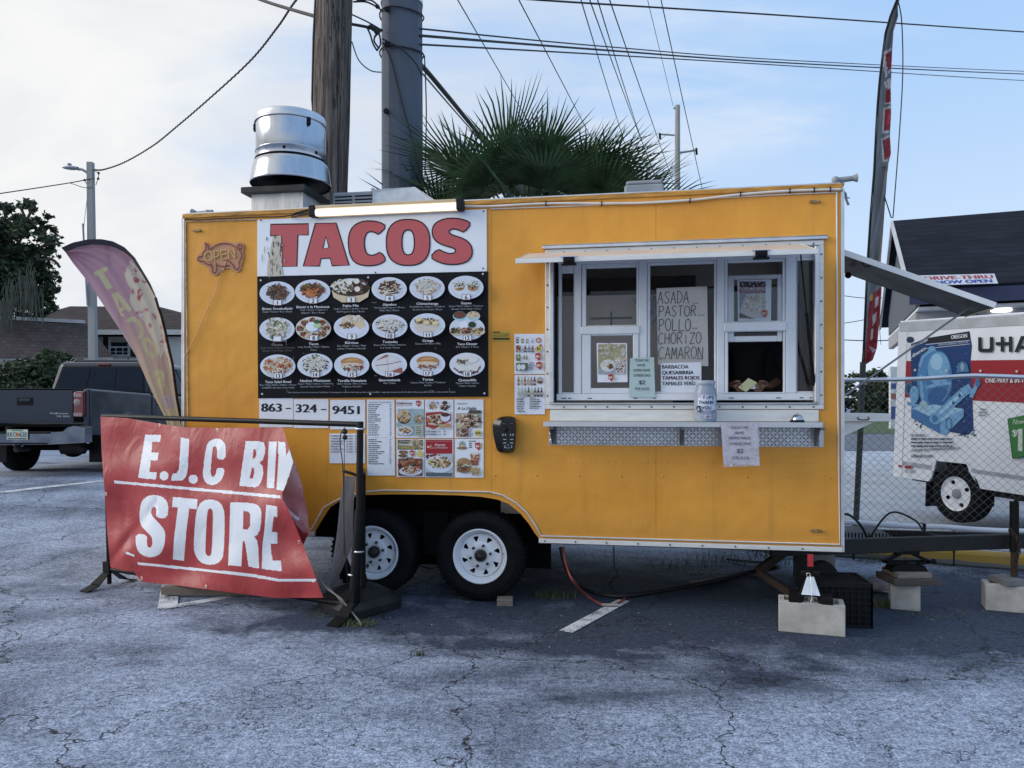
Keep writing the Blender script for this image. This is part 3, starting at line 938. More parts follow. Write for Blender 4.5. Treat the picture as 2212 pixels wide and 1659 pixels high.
# hatch: outer skin up, held by a gas strut
ha, hb, hw, hz0, hz1 = .345, 2.212, .55, 2.545, 2.395
HT = Vector((0, -hw, hz1 - hz0)).normalized()
HN = Vector((0, -(hz0 - hz1), -hw)).normalized()
mb = MB(); L = Vector((0, -hw, hz1 - hz0))
a = Vector((ha + .004, -.034, hz0)); b = Vector((hb - .004, -.034, hz0))
mb.prism([a, b, b + L * .98, a + L * .98], HN * .028)
hatch = mb.build('hatch', [mat('hatch_skin', (0.62, 0.50, 0.40), .5, var=.12, scale=2, dirt=.25, dirtcol=(.4, .3, .2))], T, TR, bev=.003)  # yellow paint shifted to pale tan, sky reflection put into the colour
mb = MB()
a = Vector((ha, -.034, hz0)) + L * .982; b = Vector((hb, -.034, hz0)) + L * .982
mb.prism([a + Vector((0, 0, .004)), b + Vector((0, 0, .004)), b + Vector((0, 0, -.026)), a + Vector((0, 0, -.026))], Vector((0, -.014, 0)))
for x in (ha, hb - .0035):
 a = Vector((x, -.034, hz0 + .003)); mb.prism([a, a + L * .98, a + L * .98 + HN * .034, a + HN * .034], Vector((.0035, 0, 0)))
mb.build('hatch_edge', [ALUW], hatch, TR, bev=.002)
fe = Vector((0, -.034, hz0)) + L * .982 + Vector((0, -.0145, 0))
for x in (c5(475, 300), c5(1655, 265)):
 p = F(*x, fe.y); u = p.x; mb = MB()
 mb.box((u - .036, fe.y - .016, fe.z - .036), (u + .036, fe.y - .0005, fe.z + .002)); mb.box((u - .048, fe.y - .010, fe.z - .050), (u + .048, fe.y + .02, fe.z - .0365)); mb.box((u - .02, fe.y - .021, fe.z - .026), (u + .02, fe.y - .0165, fe.z - .012))
 mb.build('latch', [BLK], hatch, TR, bev=.003)
 mb = MB(); mb.box((u - .055, fe.y - .006, fe.z + .004), (u + .055, fe.y + .03, fe.z + .008)); mb.build('latch_plate', [mat('blue_tape', (.42, .55, .78), .5)], hatch, TR)
mb = MB(); a = F(*c5(1978, 1050), -.02); b = Vector((hb - .06, -.034, hz0)) + L * .55 + HN * .03
mid_ = a.lerp(b, .55)
mb.cyl(a, mid_, .011, n=8); mb.cyl(mid_, b, .005, n=8); mb.ball(a, .014, 8); mb.build('gas_strut', [BLK], T, TR)
# shelf
SD = .21
s0 = F(*c5(318, 1281), -SD); s1 = F(*c5(2010, 1317), -SD)
su0, su1, sz1, sz0 = s0.x, s1.x + .02, s0.z, s1.z
mb = MB(); mb.box((.50, -.0100, sz1 + .002), (2.335, -.0006, p0 - .004)); wp = mb.build('wall_plate', [ALUW], T, TR, bev=.002)
mb = MB(); mb.box((su0, -SD, sz0), (su1, -SD + .003, sz1 - .003)); mb.box((su0, -SD, sz1 - .003), (su1, -.0105, sz1)); mb.box((su0, -SD + .0031, sz0), (su1, -SD + .02, sz0 + .003))
shelf = mb.build('shelf', [mat('brushed_shelf', (.60, .60, .60), .38, .8, var=.08, scale=3, stretch=(.3, 1, 8), dirt=.3, dirtcol=(.3, .28, .26))], T, TR)
mb = MB(); g0, g1 = F(*c5(352, 1272)), F(*c5(2037, 1437))
dp0, dp1, dz0, dz1 = g0.x, g1.x, g1.z, sz1 - .001
mb.box((dp0, -.0045, dz0), (dp1, -.0006, dz1)); DIAM = mat('diamond_plate_metal', (.50, .51, .52), .34, .9, var=.12, scale=6, dirt=.3, dirtcol=(.2, .2, .2))
dpl = mb.build('diamond_plate', [DIAM], T, TR)
mb = MB(); st_ = .0235; k = 0
for j in range(int((dz1 - dz0) / st_)):
 for i in range(int((dp1 - dp0) / st_)):
  c = Vector((dp0 + (i + .5) * st_, -.0045, dz0 + (j + .5) * st_)); sg = 1 if (i + j) % 2 else -1
  l_ = Vector((.0115, 0, .0115 * sg)); w_ = Vector((.0034, 0, -.0034 * sg)); n_ = Vector((0, -.0030, 0))
  mb.add([c - l_, c + w_, c + l_, c - w_, c - l_ * .45 + n_, c + l_ * .45 + n_], [(0, 4, 1), (1, 4, 5), (1, 5, 2), (2, 5, 3), (3, 5, 4), (3, 4, 0)] if sg > 0 else [(0, 1, 4), (1, 5, 4), (1, 2, 5), (2, 3, 5), (3, 4, 5), (3, 0, 4)])
mb.build('tread_relief', [DIAM], dpl, TR, kind='stuff')
for x in (362, 1158, 1998):
 u = F(*c5(x, 1330), -.1).x; mb = MB()
 mb.prism([(u, -.005, sz0 - .0005), (u, -SD + .01, sz0 - .0005), (u, -.005, dz0 + .004)], (.005, 0, 0)); mb.box((u, -SD + .01, sz0 - .02), (u + .03, -.006, sz0 - .0006)); mb.box((u, -.012, dz0 + .004), (u + .03, -.0055, sz0 - .021))
 mb.build('shelf_bracket', [mat('bracket_grey', (.16, .16, .16), .5, .6)], shelf, TR)
# end wall: second hatch, prop and folding shelf (seen past the right corner)
n0 = Vector((2.50, .32, 2.592)); n1 = F(2151.7, 655, .32)
f0 = n0 + Vector((0, .50, 0)); f1 = n1 + Vector((0, .50, 0))
LN = (n1 - n0).normalized(); ND = LN.cross(Vector((0, 1, 0))).normalized()
if ND.z > 0: ND = -ND
mb = MB(); mb.prism([n0, n1, f1, f0], ND * .03); eh = mb.build('end_hatch', [mat('hatch_underside', (.035, .038, .045), .5, .2, var=.2)], T, TR, bev=.003)
mb = MB(); mb.prism([n0 + Vector((0, -.0005, .004)), n1 + Vector((0, -.0005, .004)), n1 + ND * .036 + Vector((0, -.0005, 0)), n0 + ND * .036 + Vector((0, -.0005, 0))], Vector((0, -.006, 0)))
mb.prism([n1 + Vector((.0005, 0, .004)), f1 + Vector((.0005, 0, .004)), f1 + ND * .045 + Vector((.0005, 0, 0)), n1 + ND * .045 + Vector((.0005, 0, 0))], Vector((.006, 0, 0))); mb.build('hatch_edge', [WHITE], eh, TR)
mb = MB(); q = n0.lerp(n1, .2) + ND * .035 + Vector((0, .02, 0)); mb.tube([q, q + Vector((.02, 0, -.03)), q + Vector((.05, 0, -.03)), q + Vector((.07, 0, -.01))], .004, 5); mb.ball(q + Vector((-.02, .3, -.04)), .025, 8); mb.build('hatch_hook', [BLK], eh, TR)
mb = MB(); mb.cyl(n0.lerp(n1, .93) + ND * .04 + Vector((0, .25, 0)), F(1827, 851, .45) + Vector((-.02, 0, -.02)), .0075, n=8); mb.cyl(F(1827, 851, .45) + Vector((-.02, 0, -.02)), Vector((2.49, .42, 1.50)), .0075, n=8)
mb.build('hatch_prop', [GREYP], T, TR)
mb = MB(); mb.box((2.488, .25, 1.30), (2.50, .34, 2.66)); mb.box((2.488, 1.76, 1.30), (2.50, 1.84, 2.66)); mb.build('end_window_frame', [ALU], T, TR)
x1 = F(1922, 905, .35).x; za, zb2 = F(1850, 893, .35).z, F(1850, 911, .35).z
mb = MB(); mb.box((2.501, .33, zb2), (x1, .85, za)); es = mb.build('end_shelf', [ALUW], T, TR, bev=.004)
mb = MB(); mb.prism([(2.501, .36, zb2 - .0005), (x1 - .10, .36, zb2 - .0005), (2.501, .36, F(1828, 955, .36).z)], (0, .004, 0)); mb.build('shelf_bracket', [ALUW], es, TR)
mb = MB(); q = F(1865, 904, .32); mb.tube(spline([q + Vector((-.035, 0, .01)), q + Vector((-.03, -.015, -.008)), q + Vector((.03, -.015, -.008)), q + Vector((.035, 0, .01))], 4), .004, 5); mb.build('pull_handle', [BLK], es, TR)
# drawbar
mb = MB()
ba = F(1824, 1180, .28); bb_ = F(2212, 1168, .62)
ext = (bb_ - ba)
bb2 = ba + ext * 1.5
mb.bar(ba - ext * .4, bb2, .055, .105); mb.build('drawbar', [STEEL], T, TR, bev=.004)
mb = MB(); mb.bar(P(1815, 1153, 6.45), P(2300, 1167, 5.7), .05, .085); mb.build('drawbar', [STEEL], T, I4, bev=.004)
mb = MB(); mb.bar((2.53, .25, .47), (2.53, 2.1, .47), .06, .1); mb.build('cross_member', [STEEL], T, TR)
ju = F(2191, 1160, .50);
mb = MB(); jt = F(2191, 1083, .5).z; jb = F(2191, 1252, .5).z
mb.cyl((ju.x, .50, jb + .20), (ju.x, .50, jt), .030, n=14); jack = mb.build('tongue_jack', [BLK], T, TR)
mb = MB(); mb.cyl((ju.x, .50, jb), (ju.x, .50, jb + .24), .023, n=12); mb.box((ju.x - .04, .46, jb - .006), (ju.x + .04, .54, jb - .0003)); mb.build('inner_tube', [RUST], jack, TR)
mb = MB(); mb.tube(spline([(ju.x, .5, jt), (ju.x + .03, .49, jt + .012), (ju.x + .16, .47, jt - .005)], 4), .009, 6); mb.build('crank', [BLK], jack, TR)
# tray and gear between the beams
mb = MB(); mb.box((2.56, .62, .36), (3.05, 1.3, .45)); mb.build('drawbar_tray', [BLKP], T, TR, bev=.008)
mb = MB()
for i in range(18):
 mb.box((2.60 + i * .024, .60, .46), (2.608 + i * .024, .612, .50))
mb.build('tray_slats', [BLKP], T, TR)
mb = MB(); mb.tube(spline([(2.52, .50, .62), (2.62, .42, .66), (2.72, .46, .58), (2.78, .5, .48)], 6), .010, 6); mb.tube(spline([(2.82, .60, .46), (2.95, .55, .66), (3.10, .5, .62), (3.2, .5, .52), (3.45, .52, .50)], 6), .008, 6); mb.build('brake_hose', [WIRE], T, TR)
# safety chain wound on the drawbar
mb = MB(); base_ = Vector((ju.x - .06, .44, jb + .36))
for i in range(16):
 t_ = i / 15; c = base_ + Vector((.06 * t_ + .03 * math.sin(t_ * 5), -.02 - .02 * math.sin(t_ * 3), -.27 * t_)); rr = Matrix.Rotation(i * math.pi / 2, 3, 'Z')
 lp = [c + rr @ Vector((.010 * math.cos(k * math.pi / 4), 0, .016 * math.sin(k * math.pi / 4))) for k in range(9)]
 mb.tube(lp, .0042, 5, caps=False)
mb.build('safety_chain', [RUST], T, TR)
mb = MB(); q = [F(1694, 1192, .45), F(1637, 1234, .35), F(1718, 1287, .2)]
mb.bar(q[0], q[1], .05, .06); mb.bar(q[1], q[2], .05, .05); mb.build('stabiliser_leg', [RUST], T, TR, bev=.004)
mb = MB(); a = F(1735, 1195, .5); mb.box((a.x - .05, .5, .10), (a.x + .03, .62, .46)); mb.cyl((a.x + .16, .55, .18), (a.x + .16, .65, .18), .10, n=14); mb.build('stabiliser_post', [STEEL], T, TR)
# on the roof
fv = .45
fa, fb = F(*cf(188, 1300), fv), F(*cf(880, 1300), fv)
fan = link(bpy.data.objects.new('exhaust_fan', None)); fan.parent = T; WM[fan.name] = WM[T.name].copy(); KIDS.setdefault(T.name, []).append(fan)
zfl0, zfl1 = F(*cf(500, 1150), fv - .05).z, F(*cf(500, 1068), fv - .05).z
mb = MB(); mb.box((fa.x, fv, ZT + .03), (fb.x, fv + .40, zfl0 - .0005)); mb.build('curb', [mat('stained_galvanised', (.60, .58, .55), .5, .5, var=.18, scale=6, stretch=(5, 5, .5), dirt=.5, dirtcol=(.2, .16, .12))], fan, TR)
mb = MB(); mb.box((fa.x - .065, fv - .06, zfl0), (fb.x + .045, fv + .46, zfl1)); mb.build('flange', [mat('greasy_black_flange', (.020, .019, .02), .5, .3, dirt=.5, dirtcol=(.12, .11, .10))], fan, TR, bev=.004)
fc = Vector(((fa.x + fb.x) / 2 + .018, fv + .22, 0)); FYd = (TR @ Vector((fc.x, fc.y, 0))).y
def fz(y): return CH - (cf(0, y)[1] - HY) / FX * FYd
def fr(px_): return px_ * .18086 / 1.1302 * FYd / FX
Mf = Matrix.Translation(fc)
mb = MB(); mb.lathe([(fr(250), zfl1), (fr(250), fz(1040)), (fr(505), fz(1055)), (fr(505), fz(1060))], 40, Mf); mb.build('throat', [BLK], fan, TR)
mb = MB(); mb.lathe([(fr(528), fz(1078)), (fr(534), fz(1070)), (fr(530), fz(1050)), (fr(512), fz(930)), (fr(500), fz(850)), (fr(480), fz(790)), (fr(458), fz(770)), (fr(440), fz(768))], 56, Mf); mb.build('bell', [SHINY], fan, TR)
mb = MB(); mb.lathe([(fr(463), fz(772)), (fr(470), fz(766)), (fr(470), fz(752)), (fr(460), fz(748))], 56, Mf); mb.build('band', [BLK], fan, TR)
mb = MB(); mb.lathe([(fr(458), fz(750)), (fr(458), fz(658)), (fr(463), fz(655)), (fr(463), fz(640)), (fr(456), fz(637)), (fr(456), fz(270))], 64, Mf); mb.build('drum', [SHINY], fan, TR)
mb = MB(); mb.lathe([(fr(458), fz(272)), (fr(472), fz(276)), (fr(474), fz(262)), (fr(466), fz(255)), (fr(462), fz(190)), (fr(452), fz(165)), (fr(425), fz(152)), (.001, fz(150))], 56, Mf); mb.build('cap', [GALV], fan, TR)
mb = MB()
for an in (-158, -35, 80):
 for y in (300, 340):
  c = fc + Vector((fr(462) * math.cos(math.radians(an)), fr(462) * math.sin(math.radians(an)), fz(y))); mb.ball(c, .018, 8, sq=(1, 1, 1.5))
for an in (-170, -75, -20):
 c = fc + Vector((fr(459) * math.cos(math.radians(an)), fr(459) * math.sin(math.radians(an)), fz(700))); mb.ball(c, .014, 8)
mb.build('cap_clip', [BLK], fan, TR)
# air conditioner
av = .75
aa, ab = F(*c8(612, 800), av), F(*c8(785, 850), av)
ac = link(bpy.data.objects.new('air_conditioner', None)); ac.parent = T; WM[ac.name] = WM[T.name].copy(); KIDS.setdefault(T.name, []).append(ac)
mb = MB(); mb.box((aa.x, av, ZT + .03), (ab.x, av + .6, aa.z)); mb.build('grille_housing', [GREYP], ac, TR, bev=.015)
mb = MB(); zA = aa.z
for i in range(4):
 for k in range(2):
  xa = aa.x + .03 + k * (ab.x - aa.x) * .48; z_ = zA - .035 - i * .030
  mb = MB(); mb.box((xa, av - .002, z_ - .013), (xa + (ab.x - aa.x) * .42, av + .0, z_)); mb.build('grille_slot', [BLK], ac, TR)
b0, b1, b2, b3 = F(*c8(785, 790), av), F(*c8(955, 786), av), F(*c8(1060, 835), av), F(*c8(785, 850), av)
mb = MB(); mb.prism([(b0.x + .002, av, ZT + .03), (b2.x, av, ZT + .03), (b2.x, av, b2.z - .02), (b1.x, av, b1.z), (b0.x + .002, av, b0.z)], (0, .62, 0)); mb.build('cover', [mat('weathered_white_cover', (.60, .62, .64), .6, var=.12, dirt=.5, dirtcol=(.3, .31, .32), scale=12)], ac, TR, bev=.02)
v0_, v1_ = F(*c8(1828, 800), .6), F(*c8(1992, 800), .6)
mb = MB(); uc, hwd = (v0_.x + v1_.x) / 2, (v1_.x - v0_.x) / 2; zt_ = F(*c8(1910, 745), .6).z
mb.box((v0_.x, .6, ZT + .03), (v1_.x, .6 + hwd * 2, zt_ - .035)); mb.box((v0_.x + .012, .612, zt_ - .034), (v1_.x - .012, .588 + hwd * 2, zt_)); mb.build('roof_vent', [GREYP], T, TR, bev=.022, seg=3)
# corner cameras / horn brackets
for x, y, s_ in ((440, 462, -1), (1818, 390, 1)):
 p = F(x, y, .06); mb = MB()
 mb.box((p.x - .015, .05, ZT + .02), (p.x + .015, .08, p.z + .02)); mb.cyl((p.x - .06, .06, p.z), (p.x + .065 * 1.2, .06, p.z + .012), .022, .018, n=12); mb.cyl((p.x + s_ * .07, .06, p.z + .012), (p.x + s_ * .10, .06, p.z + .014), .018, .030, n=12); mb.ball((p.x - s_ * .045, .04, p.z), .026, 10)
 mb.build('roof_camera', [GREYP], T, TR)
mb = MB(); mb.tube(spline([F(1817, 411, -.01), F(1826, 418, .02), F(1828, 430, .03), F(1833, 443, .03)], 5), .009, 6); mb.tube([F(1818, 424, .02), F(1836, 428, .02)], .004, 4); mb.build('loose_cable', [GREYP], T, TR)
# signs, papers and things on the trailer's side
INK = (0.012, 0.013, 0.018)
PAPER = (0.76, 0.79, 0.86)
MARO, REDP = (0.20, 0.012, 0.020), (0.42, 0.025, 0.030)
def R_(seed): return random.Random(seed)
def tmap(off):
 return lambda x, y, l: F(x, y, -(off + l) if off >= 0 else -off - l)
def sheet(name, label, cat, conv, quad, off, col, draw, group=None, thick=.0012, edge=None, m=None):
 """a flat sheet on the side; QUAD: corners read off the photograph (left top, left bottom, right bottom, right top)"""
 q = [F(*conv(*c), -off) for c in quad]
 base = (sum(p.x for p in q) / 4, -off, min(p.z for p in q))
 t = thing(name, label, cat, base, TR, group)
 mb = MB(); mb.prism(q, (0, thick, 0)); mb.build('backing', [m or flatmat(col)], t, TR)
 pr = Print(lambda x, y, l: F(x, y, -off - l), conv)
 draw(pr)
 if pr.mb.v:
  pr.build('print', t, TR)
 return t
def rectq(x0, y0, x1, y1): return [(x0, y0), (x0, y1), (x1, y1), (x1, y0)]
# the big TACOS sign
SIGNW = mat('white_sign_face', (0.78, 0.81, 0.86), 0.45, var=.03, scale=3, dirt=.12, dirtcol=(.45, .45, .45))
LET_R = (0.50, 0.105, 0.115)
def draw_tacos(pr):
 T_ = [(637, 187), (893, 183), (892, 258), (822, 260), (815, 470), (712, 472), (708, 262), (637, 266)]
 A_ = [(940, 180), (1080, 178), (1168, 464), (1052, 466), (1040, 415), (978, 418), (968, 468), (858, 470)]
 Ah = [(1010, 270), (1032, 345), (990, 350)]
 C_ = chaikin([(1423, 200), (1365, 258), (1345, 242), (1310, 234), (1282, 250), (1270, 296), (1272, 345), (1285, 385), (1315, 398), (1350, 390), (1378, 371), (1420, 425), (1385, 452), (1330, 467), (1265, 466), (1208, 448), (1174, 400), (1162, 330), (1164, 260), (1190, 203), (1240, 171), (1300, 162), (1370, 170)], 1)
 S_ = chaikin([(1995, 182), (1942, 243), (1910, 225), (1870, 216), (1843, 226), (1845, 248), (1872, 262), (1935, 280), (1980, 312), (2000, 355), (1997, 402), (1968, 437), (1915, 456), (1840, 459), (1775, 445), (1712, 409), (1766, 352), (1812, 376), (1850, 386), (1884, 378), (1886, 356), (1864, 344), (1798, 326), (1752, 300), (1730, 265), (1728, 215), (1752, 175), (1810, 149), (1880, 144), (1945, 155)], 1)
 def sup(cx, cy, a, b, p):
  return [(cx + a * math.copysign(abs(math.cos(t)) ** (2 / p), math.cos(t)), cy + b * math.copysign(abs(math.sin(t)) ** (2 / p), math.sin(t))) for t in [2 * math.pi * k / 48 for k in range(48)]]
 O_, Oh = sup(1566, 309, 147, 155, 2.5), sup(1566, 309, 42, 84, 2.5)
 for pts, hole in ((T_, None), (A_, Ah), (C_, None), (O_, Oh), (S_, None)):
  pr.poly(pts, LET_R, [hole] if hole else None)
  l0 = pr.layer
  for lp in [pts] + ([hole] if hole else []):
   pr.layer = l0; pr.stroke(lp, 9, (0.02, 0.014, 0.018), True)
 # vinyl peeled off the board below the lamp
 r = R_(5)
 bare = [(655, 268), (708, 262), (712, 472), (722, 536), (612, 540), (618, 450), (632, 380), (640, 330)]
 pr.poly(bare, (0.55, 0.50, 0.41))
 for k in range(46):
  x = r.uniform(616, 716); y = r.uniform(285, 520); l_ = r.uniform(8, 60); wd = r.uniform(1.5, 5)
  if k % 6 == 0: pr.layer += 1
  pr.poly([(x, y), (x - wd, y + l_ * .5), (x + wd * .3, y + l_), (x + wd, y + l_ * .4)], r.choice([(.035, .028, .022), (.12, .095, .07), (.30, .26, .20), (.66, .64, .60)]), step=False)
 for x, y, l_ in ((612, 268, 34), (668, 252, 34), (730, 420, 24), (580, 380, 70), (596, 330, 60), (655, 300, 26), (690, 300, 44)):
  pr.poly([(x, y), (x - 4, y + l_ * .6), (x, y + l_), (x + 5, y + l_ * .3)], (.03, .02, .02) if y < 330 else (.45, .42, .36))
 for x, y in ((572, 160), (2075, 98), (2072, 484), (1346, 512)):
  pr.ell(x, y, 6, 6, (.05, .05, .05), 10)
sheet('taco_sign', 'white sign with large red TACOS letters, peeling at its left', 'sign', c3, [(548, 156), (548, 538), (2097, 504), (2095, 84)], .012, None, draw_tacos, thick=.010, m=SIGNW)
# the menu board
MENU = [('Bistec Encebollado', 'Steak / Onions / Rice / Beans', ''), ('Bistec a la Mexicana', 'Steak / Onions / Tomatoes', 'Jalapeño / Rice / Beans'), ('Fajita Mix', 'Steak / Chicken / Shrimp / Onions', 'Bell Peppers / Rice / Beans'), ('Alambre', 'Onions / Bell Peppers / Cheese', 'Meat / Rice / Beans'), ('Chimichanga', 'Fried Burrito / Lettuce / Tomatoes', 'Avocado / Sour Cream / Cheese'), ('Sopes', 'Beans / Meat / Lettuce / Tomatoes', 'Avocado / Sour Cream / Cheese'),
  ('Flauta', 'Chicken Rolls / Lettuce / Tomatoes', 'Avocado / Sour Cream / Cheese'), ('Tacos', 'Corn Tortilla / Meat / Cilantro', 'Onions'), ('Burritos', 'Rice / Beans / Cheese / Meat', 'Lettuce / Tomatoes / Avocado'), ('Tostadas', 'Beans / Meat / Lettuce Tomatoes', 'Sour Cream / Cheese'), ('Gringa', 'Cheese / Al Pastor / Piña', ''), ('Taco Dinner', 'Rice / Beans / 3 Tacos', ''),
  ('Taco Salad Bowl', 'Rice / Meat / Beans / Lettuce / Cheese', 'Tomatoes / Avocados / Sour Cream'), ('Nachos Mexicanos', 'Beans / Meat / Lettuce / Tomatoes', 'Avocado / Sour Cream / Cheese'), ('Tortilla Hawaiana', 'Ham / Cheese / Piña / Lettuce', 'Tomatoes / Avocados'), ('Sincronizada', 'Ham / Cheese', ''), ('Tortas', 'Cheese / Meat / Lettuce / Tomatoes', 'Avocado'), ('Quesadilla', 'Cheese / Meat / Lettuce', 'Tomatoe / Avocado')]
CXS = [(682, 652), (922, 640), (1178, 632), (1438, 624), (1694, 618), (1956, 614), (681, 896), (926, 890), (1183, 882), (1442, 876), (1697, 868), (1964, 890), (686, 1146), (937, 1138), (1185, 1138), (1439, 1134), (1697, 1130), (1964, 1134)]
PLATE, PLATE2 = (0.63, 0.68, 0.79), (0.55, 0.60, 0.72)
BR, DK, GN, RD, OR_, CHS, CRM, TAN, YL = (.11, .055, .035), (.035, .02, .015), (.08, .14, .035), (.33, .04, .025), (.48, .15, .05), (.72, .70, .64), (.62, .52, .36), (.42, .22, .08), (.66, .48, .10)
FOOD = [([BR, DK, BR, (.2, .12, .09)], 0.60, .62), ([BR, OR_, GN, RD, DK], .66, .60), ([CHS, BR, CRM, DK, BR], .95, .70), ([BR, CHS, DK, CHS, TAN], .66, .68), ([CHS, CHS, GN, OR_, (.5, .48, .4)], .74, .68), ([CHS, DK, TAN, CHS, GN], .66, .34),
  ([CHS, CRM, GN, (.3, .26, .2), (.5, .45, .36)], .70, .90), ([RD, BR, DK, BR, GN], .9, .78), ([CRM, CHS, BR, CRM], .70, .62), ([CHS, DK, BR, CHS], .78, .62), ([CRM, BR, TAN, CHS], .66, .50), ([BR, DK, TAN, RD], .8, .40),
  ([CRM, OR_, TAN, CHS, RD], .82, .68), ([CHS, DK, GN, CHS, BR], .72, .74), ([TAN, CRM, GN, CHS, RD], .66, .52), ([CRM, CHS, CRM, (.5, .4, .3)], .78, .72), ([TAN, GN, CHS, RD, BR], .68, .62), ([CHS, CRM, GN, TAN], .78, .70)]
def draw_menu(pr):
 for k, (cx, cy) in enumerate(CXS):
  r = R_(100 + k)
  rx, ry = 119, 80
  cols, fx, fy = FOOD[k]
  pr.ell(cx, cy, rx, ry, PLATE, 36)
  pr.ell(cx, cy + 4, rx * .80, ry * .78, PLATE2, 32)
  pr.ell(cx, cy + 2, rx * .77, ry * .74, PLATE, 32)
  fcy = cy - 8
  if k == 2:
   pr.poly([(cx - 128, cy - 2), (cx + 128, cy - 10), (cx + 118, cy + 46), (cx + 60, cy + 80), (cx - 60, cy + 82), (cx - 116, cy + 48)], CRM); pr.ell(cx, cy - 6, 124, 46, DK, 30)
   pr.scatter(cx - 55, cy - 28, 68, 48, [CHS, CRM, CHS, GN], 90, 11, r, 1.7); pr.scatter(cx + 58, cy - 28, 66, 46, [BR, DK, BR, (.2, .1, .08)], 90, 10, r, 1.8)
   for q in ((-10, -52), (45, -8), (40, -62)):
    pr.ell(cx + q[0], cy + q[1], 20, 18, CHS, 16)
  elif k == 5:
   for q in (-45, 45):
    pr.ell(cx + q, cy + 2, 34, 20, TAN, 18); pr.scatter(cx + q, cy - 12, 34, 20, [DK, BR, CHS], 46, 7, r, 1.5); pr.scatter(cx + q, cy - 28, 40, 20, [CHS, CHS, GN], 40, 7, r, 1.8)
  elif k == 7:
   for j in range(8):
    an = 2 * math.pi * j / 8; x, y = cx + 84 * math.cos(an), cy + 52 * math.sin(an)
    pr.ell(x, y, 36, 27, CRM, 18); pr.scatter(x, y, 27, 19, [BR, DK, RD, (.18, .1, .06)], 34, 7, r, 1.4)
   pr.ell(cx - 8, cy - 12, 44, 32, (.70, .78, .88), 22); pr.ell(cx + 26, cy - 20, 26, 18, (.45, .58, .34), 18); pr.ell(cx + 22, cy - 46, 22, 14, (.05, .10, .06), 16)
  elif k == 8:
   pr.poly([(cx - 80, cy + 6), (cx - 62, cy - 60), (cx + 6, cy - 76), (cx + 80, cy - 58), (cx + 96, cy - 10), (cx + 60, cy + 14), (cx + 14, cy - 14), (cx - 30, cy - 8)], CRM); pr.scatter(cx - 30, cy - 12, 46, 18, [BR, TAN, DK], 50, 8, r, 1.5); pr.scatter(cx + 14, cy - 60, 62, 22, [CHS, CRM], 40, 9, r, 1.6)
  elif k == 11:
   for q, c_ in ((-50, (.14, .055, .045)), (42, (.62, .50, .36))):
    pr.ell(cx + q, cy - 84, 46, 32, (.30, .60, .72), 22); pr.ell(cx + q, cy - 90, 43, 25, c_, 22)
   pr.scatter(cx + 42, cy - 90, 36, 19, [CRM, CHS, TAN], 40, 6, r)
   pr.ell(cx - 22, cy - 24, 28, 24, (.74, .80, .88), 18); pr.ell(cx + 34, cy - 26, 26, 21, (.02, .05, .025), 18)
   for q, c_ in ((-72, [BR, DK, GN]), (-4, [BR, RD, DK]), (76, [TAN, BR, CRM])):
    pr.ell(cx + q, cy + 20, 46, 26, CRM, 18); pr.scatter(cx + q, cy + 16, 40, 22, c_, 60, 7, r, 1.4)
  elif k in (14, 16):
   pr.scatter(cx, cy + 10, 74, 26, [GN, CHS, CRM, RD, CHS], 120, 9, r, 1.8)
   pr.poly(chaikin([(cx - 84, cy - 12), (cx - 60, cy - 46), (cx, cy - 56), (cx + 66, cy - 44), (cx + 84, cy - 10), (cx, cy + 2)], 2), TAN); pr.poly(chaikin([(cx - 66, cy - 26), (cx, cy - 48), (cx + 56, cy - 36), (cx + 20, cy - 30)], 2), (.56, .32, .16)); pr.poly(chaikin([(cx - 80, cy - 10), (cx, cy - 20), (cx + 80, cy - 8), (cx + 60, cy + 6), (cx - 60, cy + 6)], 1), (.62, .52, .42))
   pr.scatter(cx + 6, cy + 14, 60, 12, [RD, GN, CHS], 36, 8, r, 1.8)
  elif k == 15:
   pr.ell(cx - 10, cy - 8, 88, 58, (.60, .56, .52), 30); pr.ell(cx - 10, cy - 8, 84, 54, CRM if False else (.64, .63, .66), 30)
   pr.stroke([(cx - 90, cy + 6), (cx - 10, cy - 2), (cx + 80, cy - 22)], 4, BR); pr.stroke([(cx - 20, cy - 56), (cx - 10, cy), (cx - 6, cy + 52)], 3, (.4, .35, .32)); pr.poly([(cx + 10, cy + 46), (cx + 84, cy + 18), (cx + 92, cy + 60)], (.30, .10, .08)); pr.poly([(cx - 90, cy - 26), (cx - 20, cy - 70), (cx - 4, cy - 58)], (.30, .12, .10))
  elif k == 17:
   pr.ell(cx, cy + 18, 92, 46, (.66, .66, .66), 30); pr.stroke([(cx - 90, cy + 22), (cx - 50, cy + 52), (cx + 10, cy + 62), (cx + 70, cy + 46), (cx + 90, cy + 10)], 9, BR); pr.scatter(cx, cy + 52, 74, 10, [DK, BR, RD], 50, 6, r); pr.poly(chaikin([(cx - 96, cy - 6), (cx - 60, cy - 60), (cx + 20, cy - 70), (cx + 90, cy - 40), (cx + 40, cy - 4)], 2), (.66, .66, .64)); pr.scatter(cx - 36, cy - 18, 44, 18, [GN, CHS, BR], 50, 7, r, 1.7)
  elif k == 10:
   pr.ell(cx - 4, cy + 4, 86, 52, (.60, .56, .50), 28); pr.scatter(cx - 6, cy - 26, 80, 24, [BR, TAN, DK, CRM], 90, 8, r, 1.8)
   for q in ((-62, -38), (-6, -18), (52, -14)): pr.ell(cx + q[0], cy + q[1], 21, 15, (.70, .60, .34), 16)
  else:
   pr.ell(cx, fcy, rx * fx * .86, ry * fy * .86, cols[0], 26)
   pr.scatter(cx, fcy, rx * fx, ry * fy, cols, 150, 10 if k not in (3, 4, 9, 13) else 8, r, 1.8)
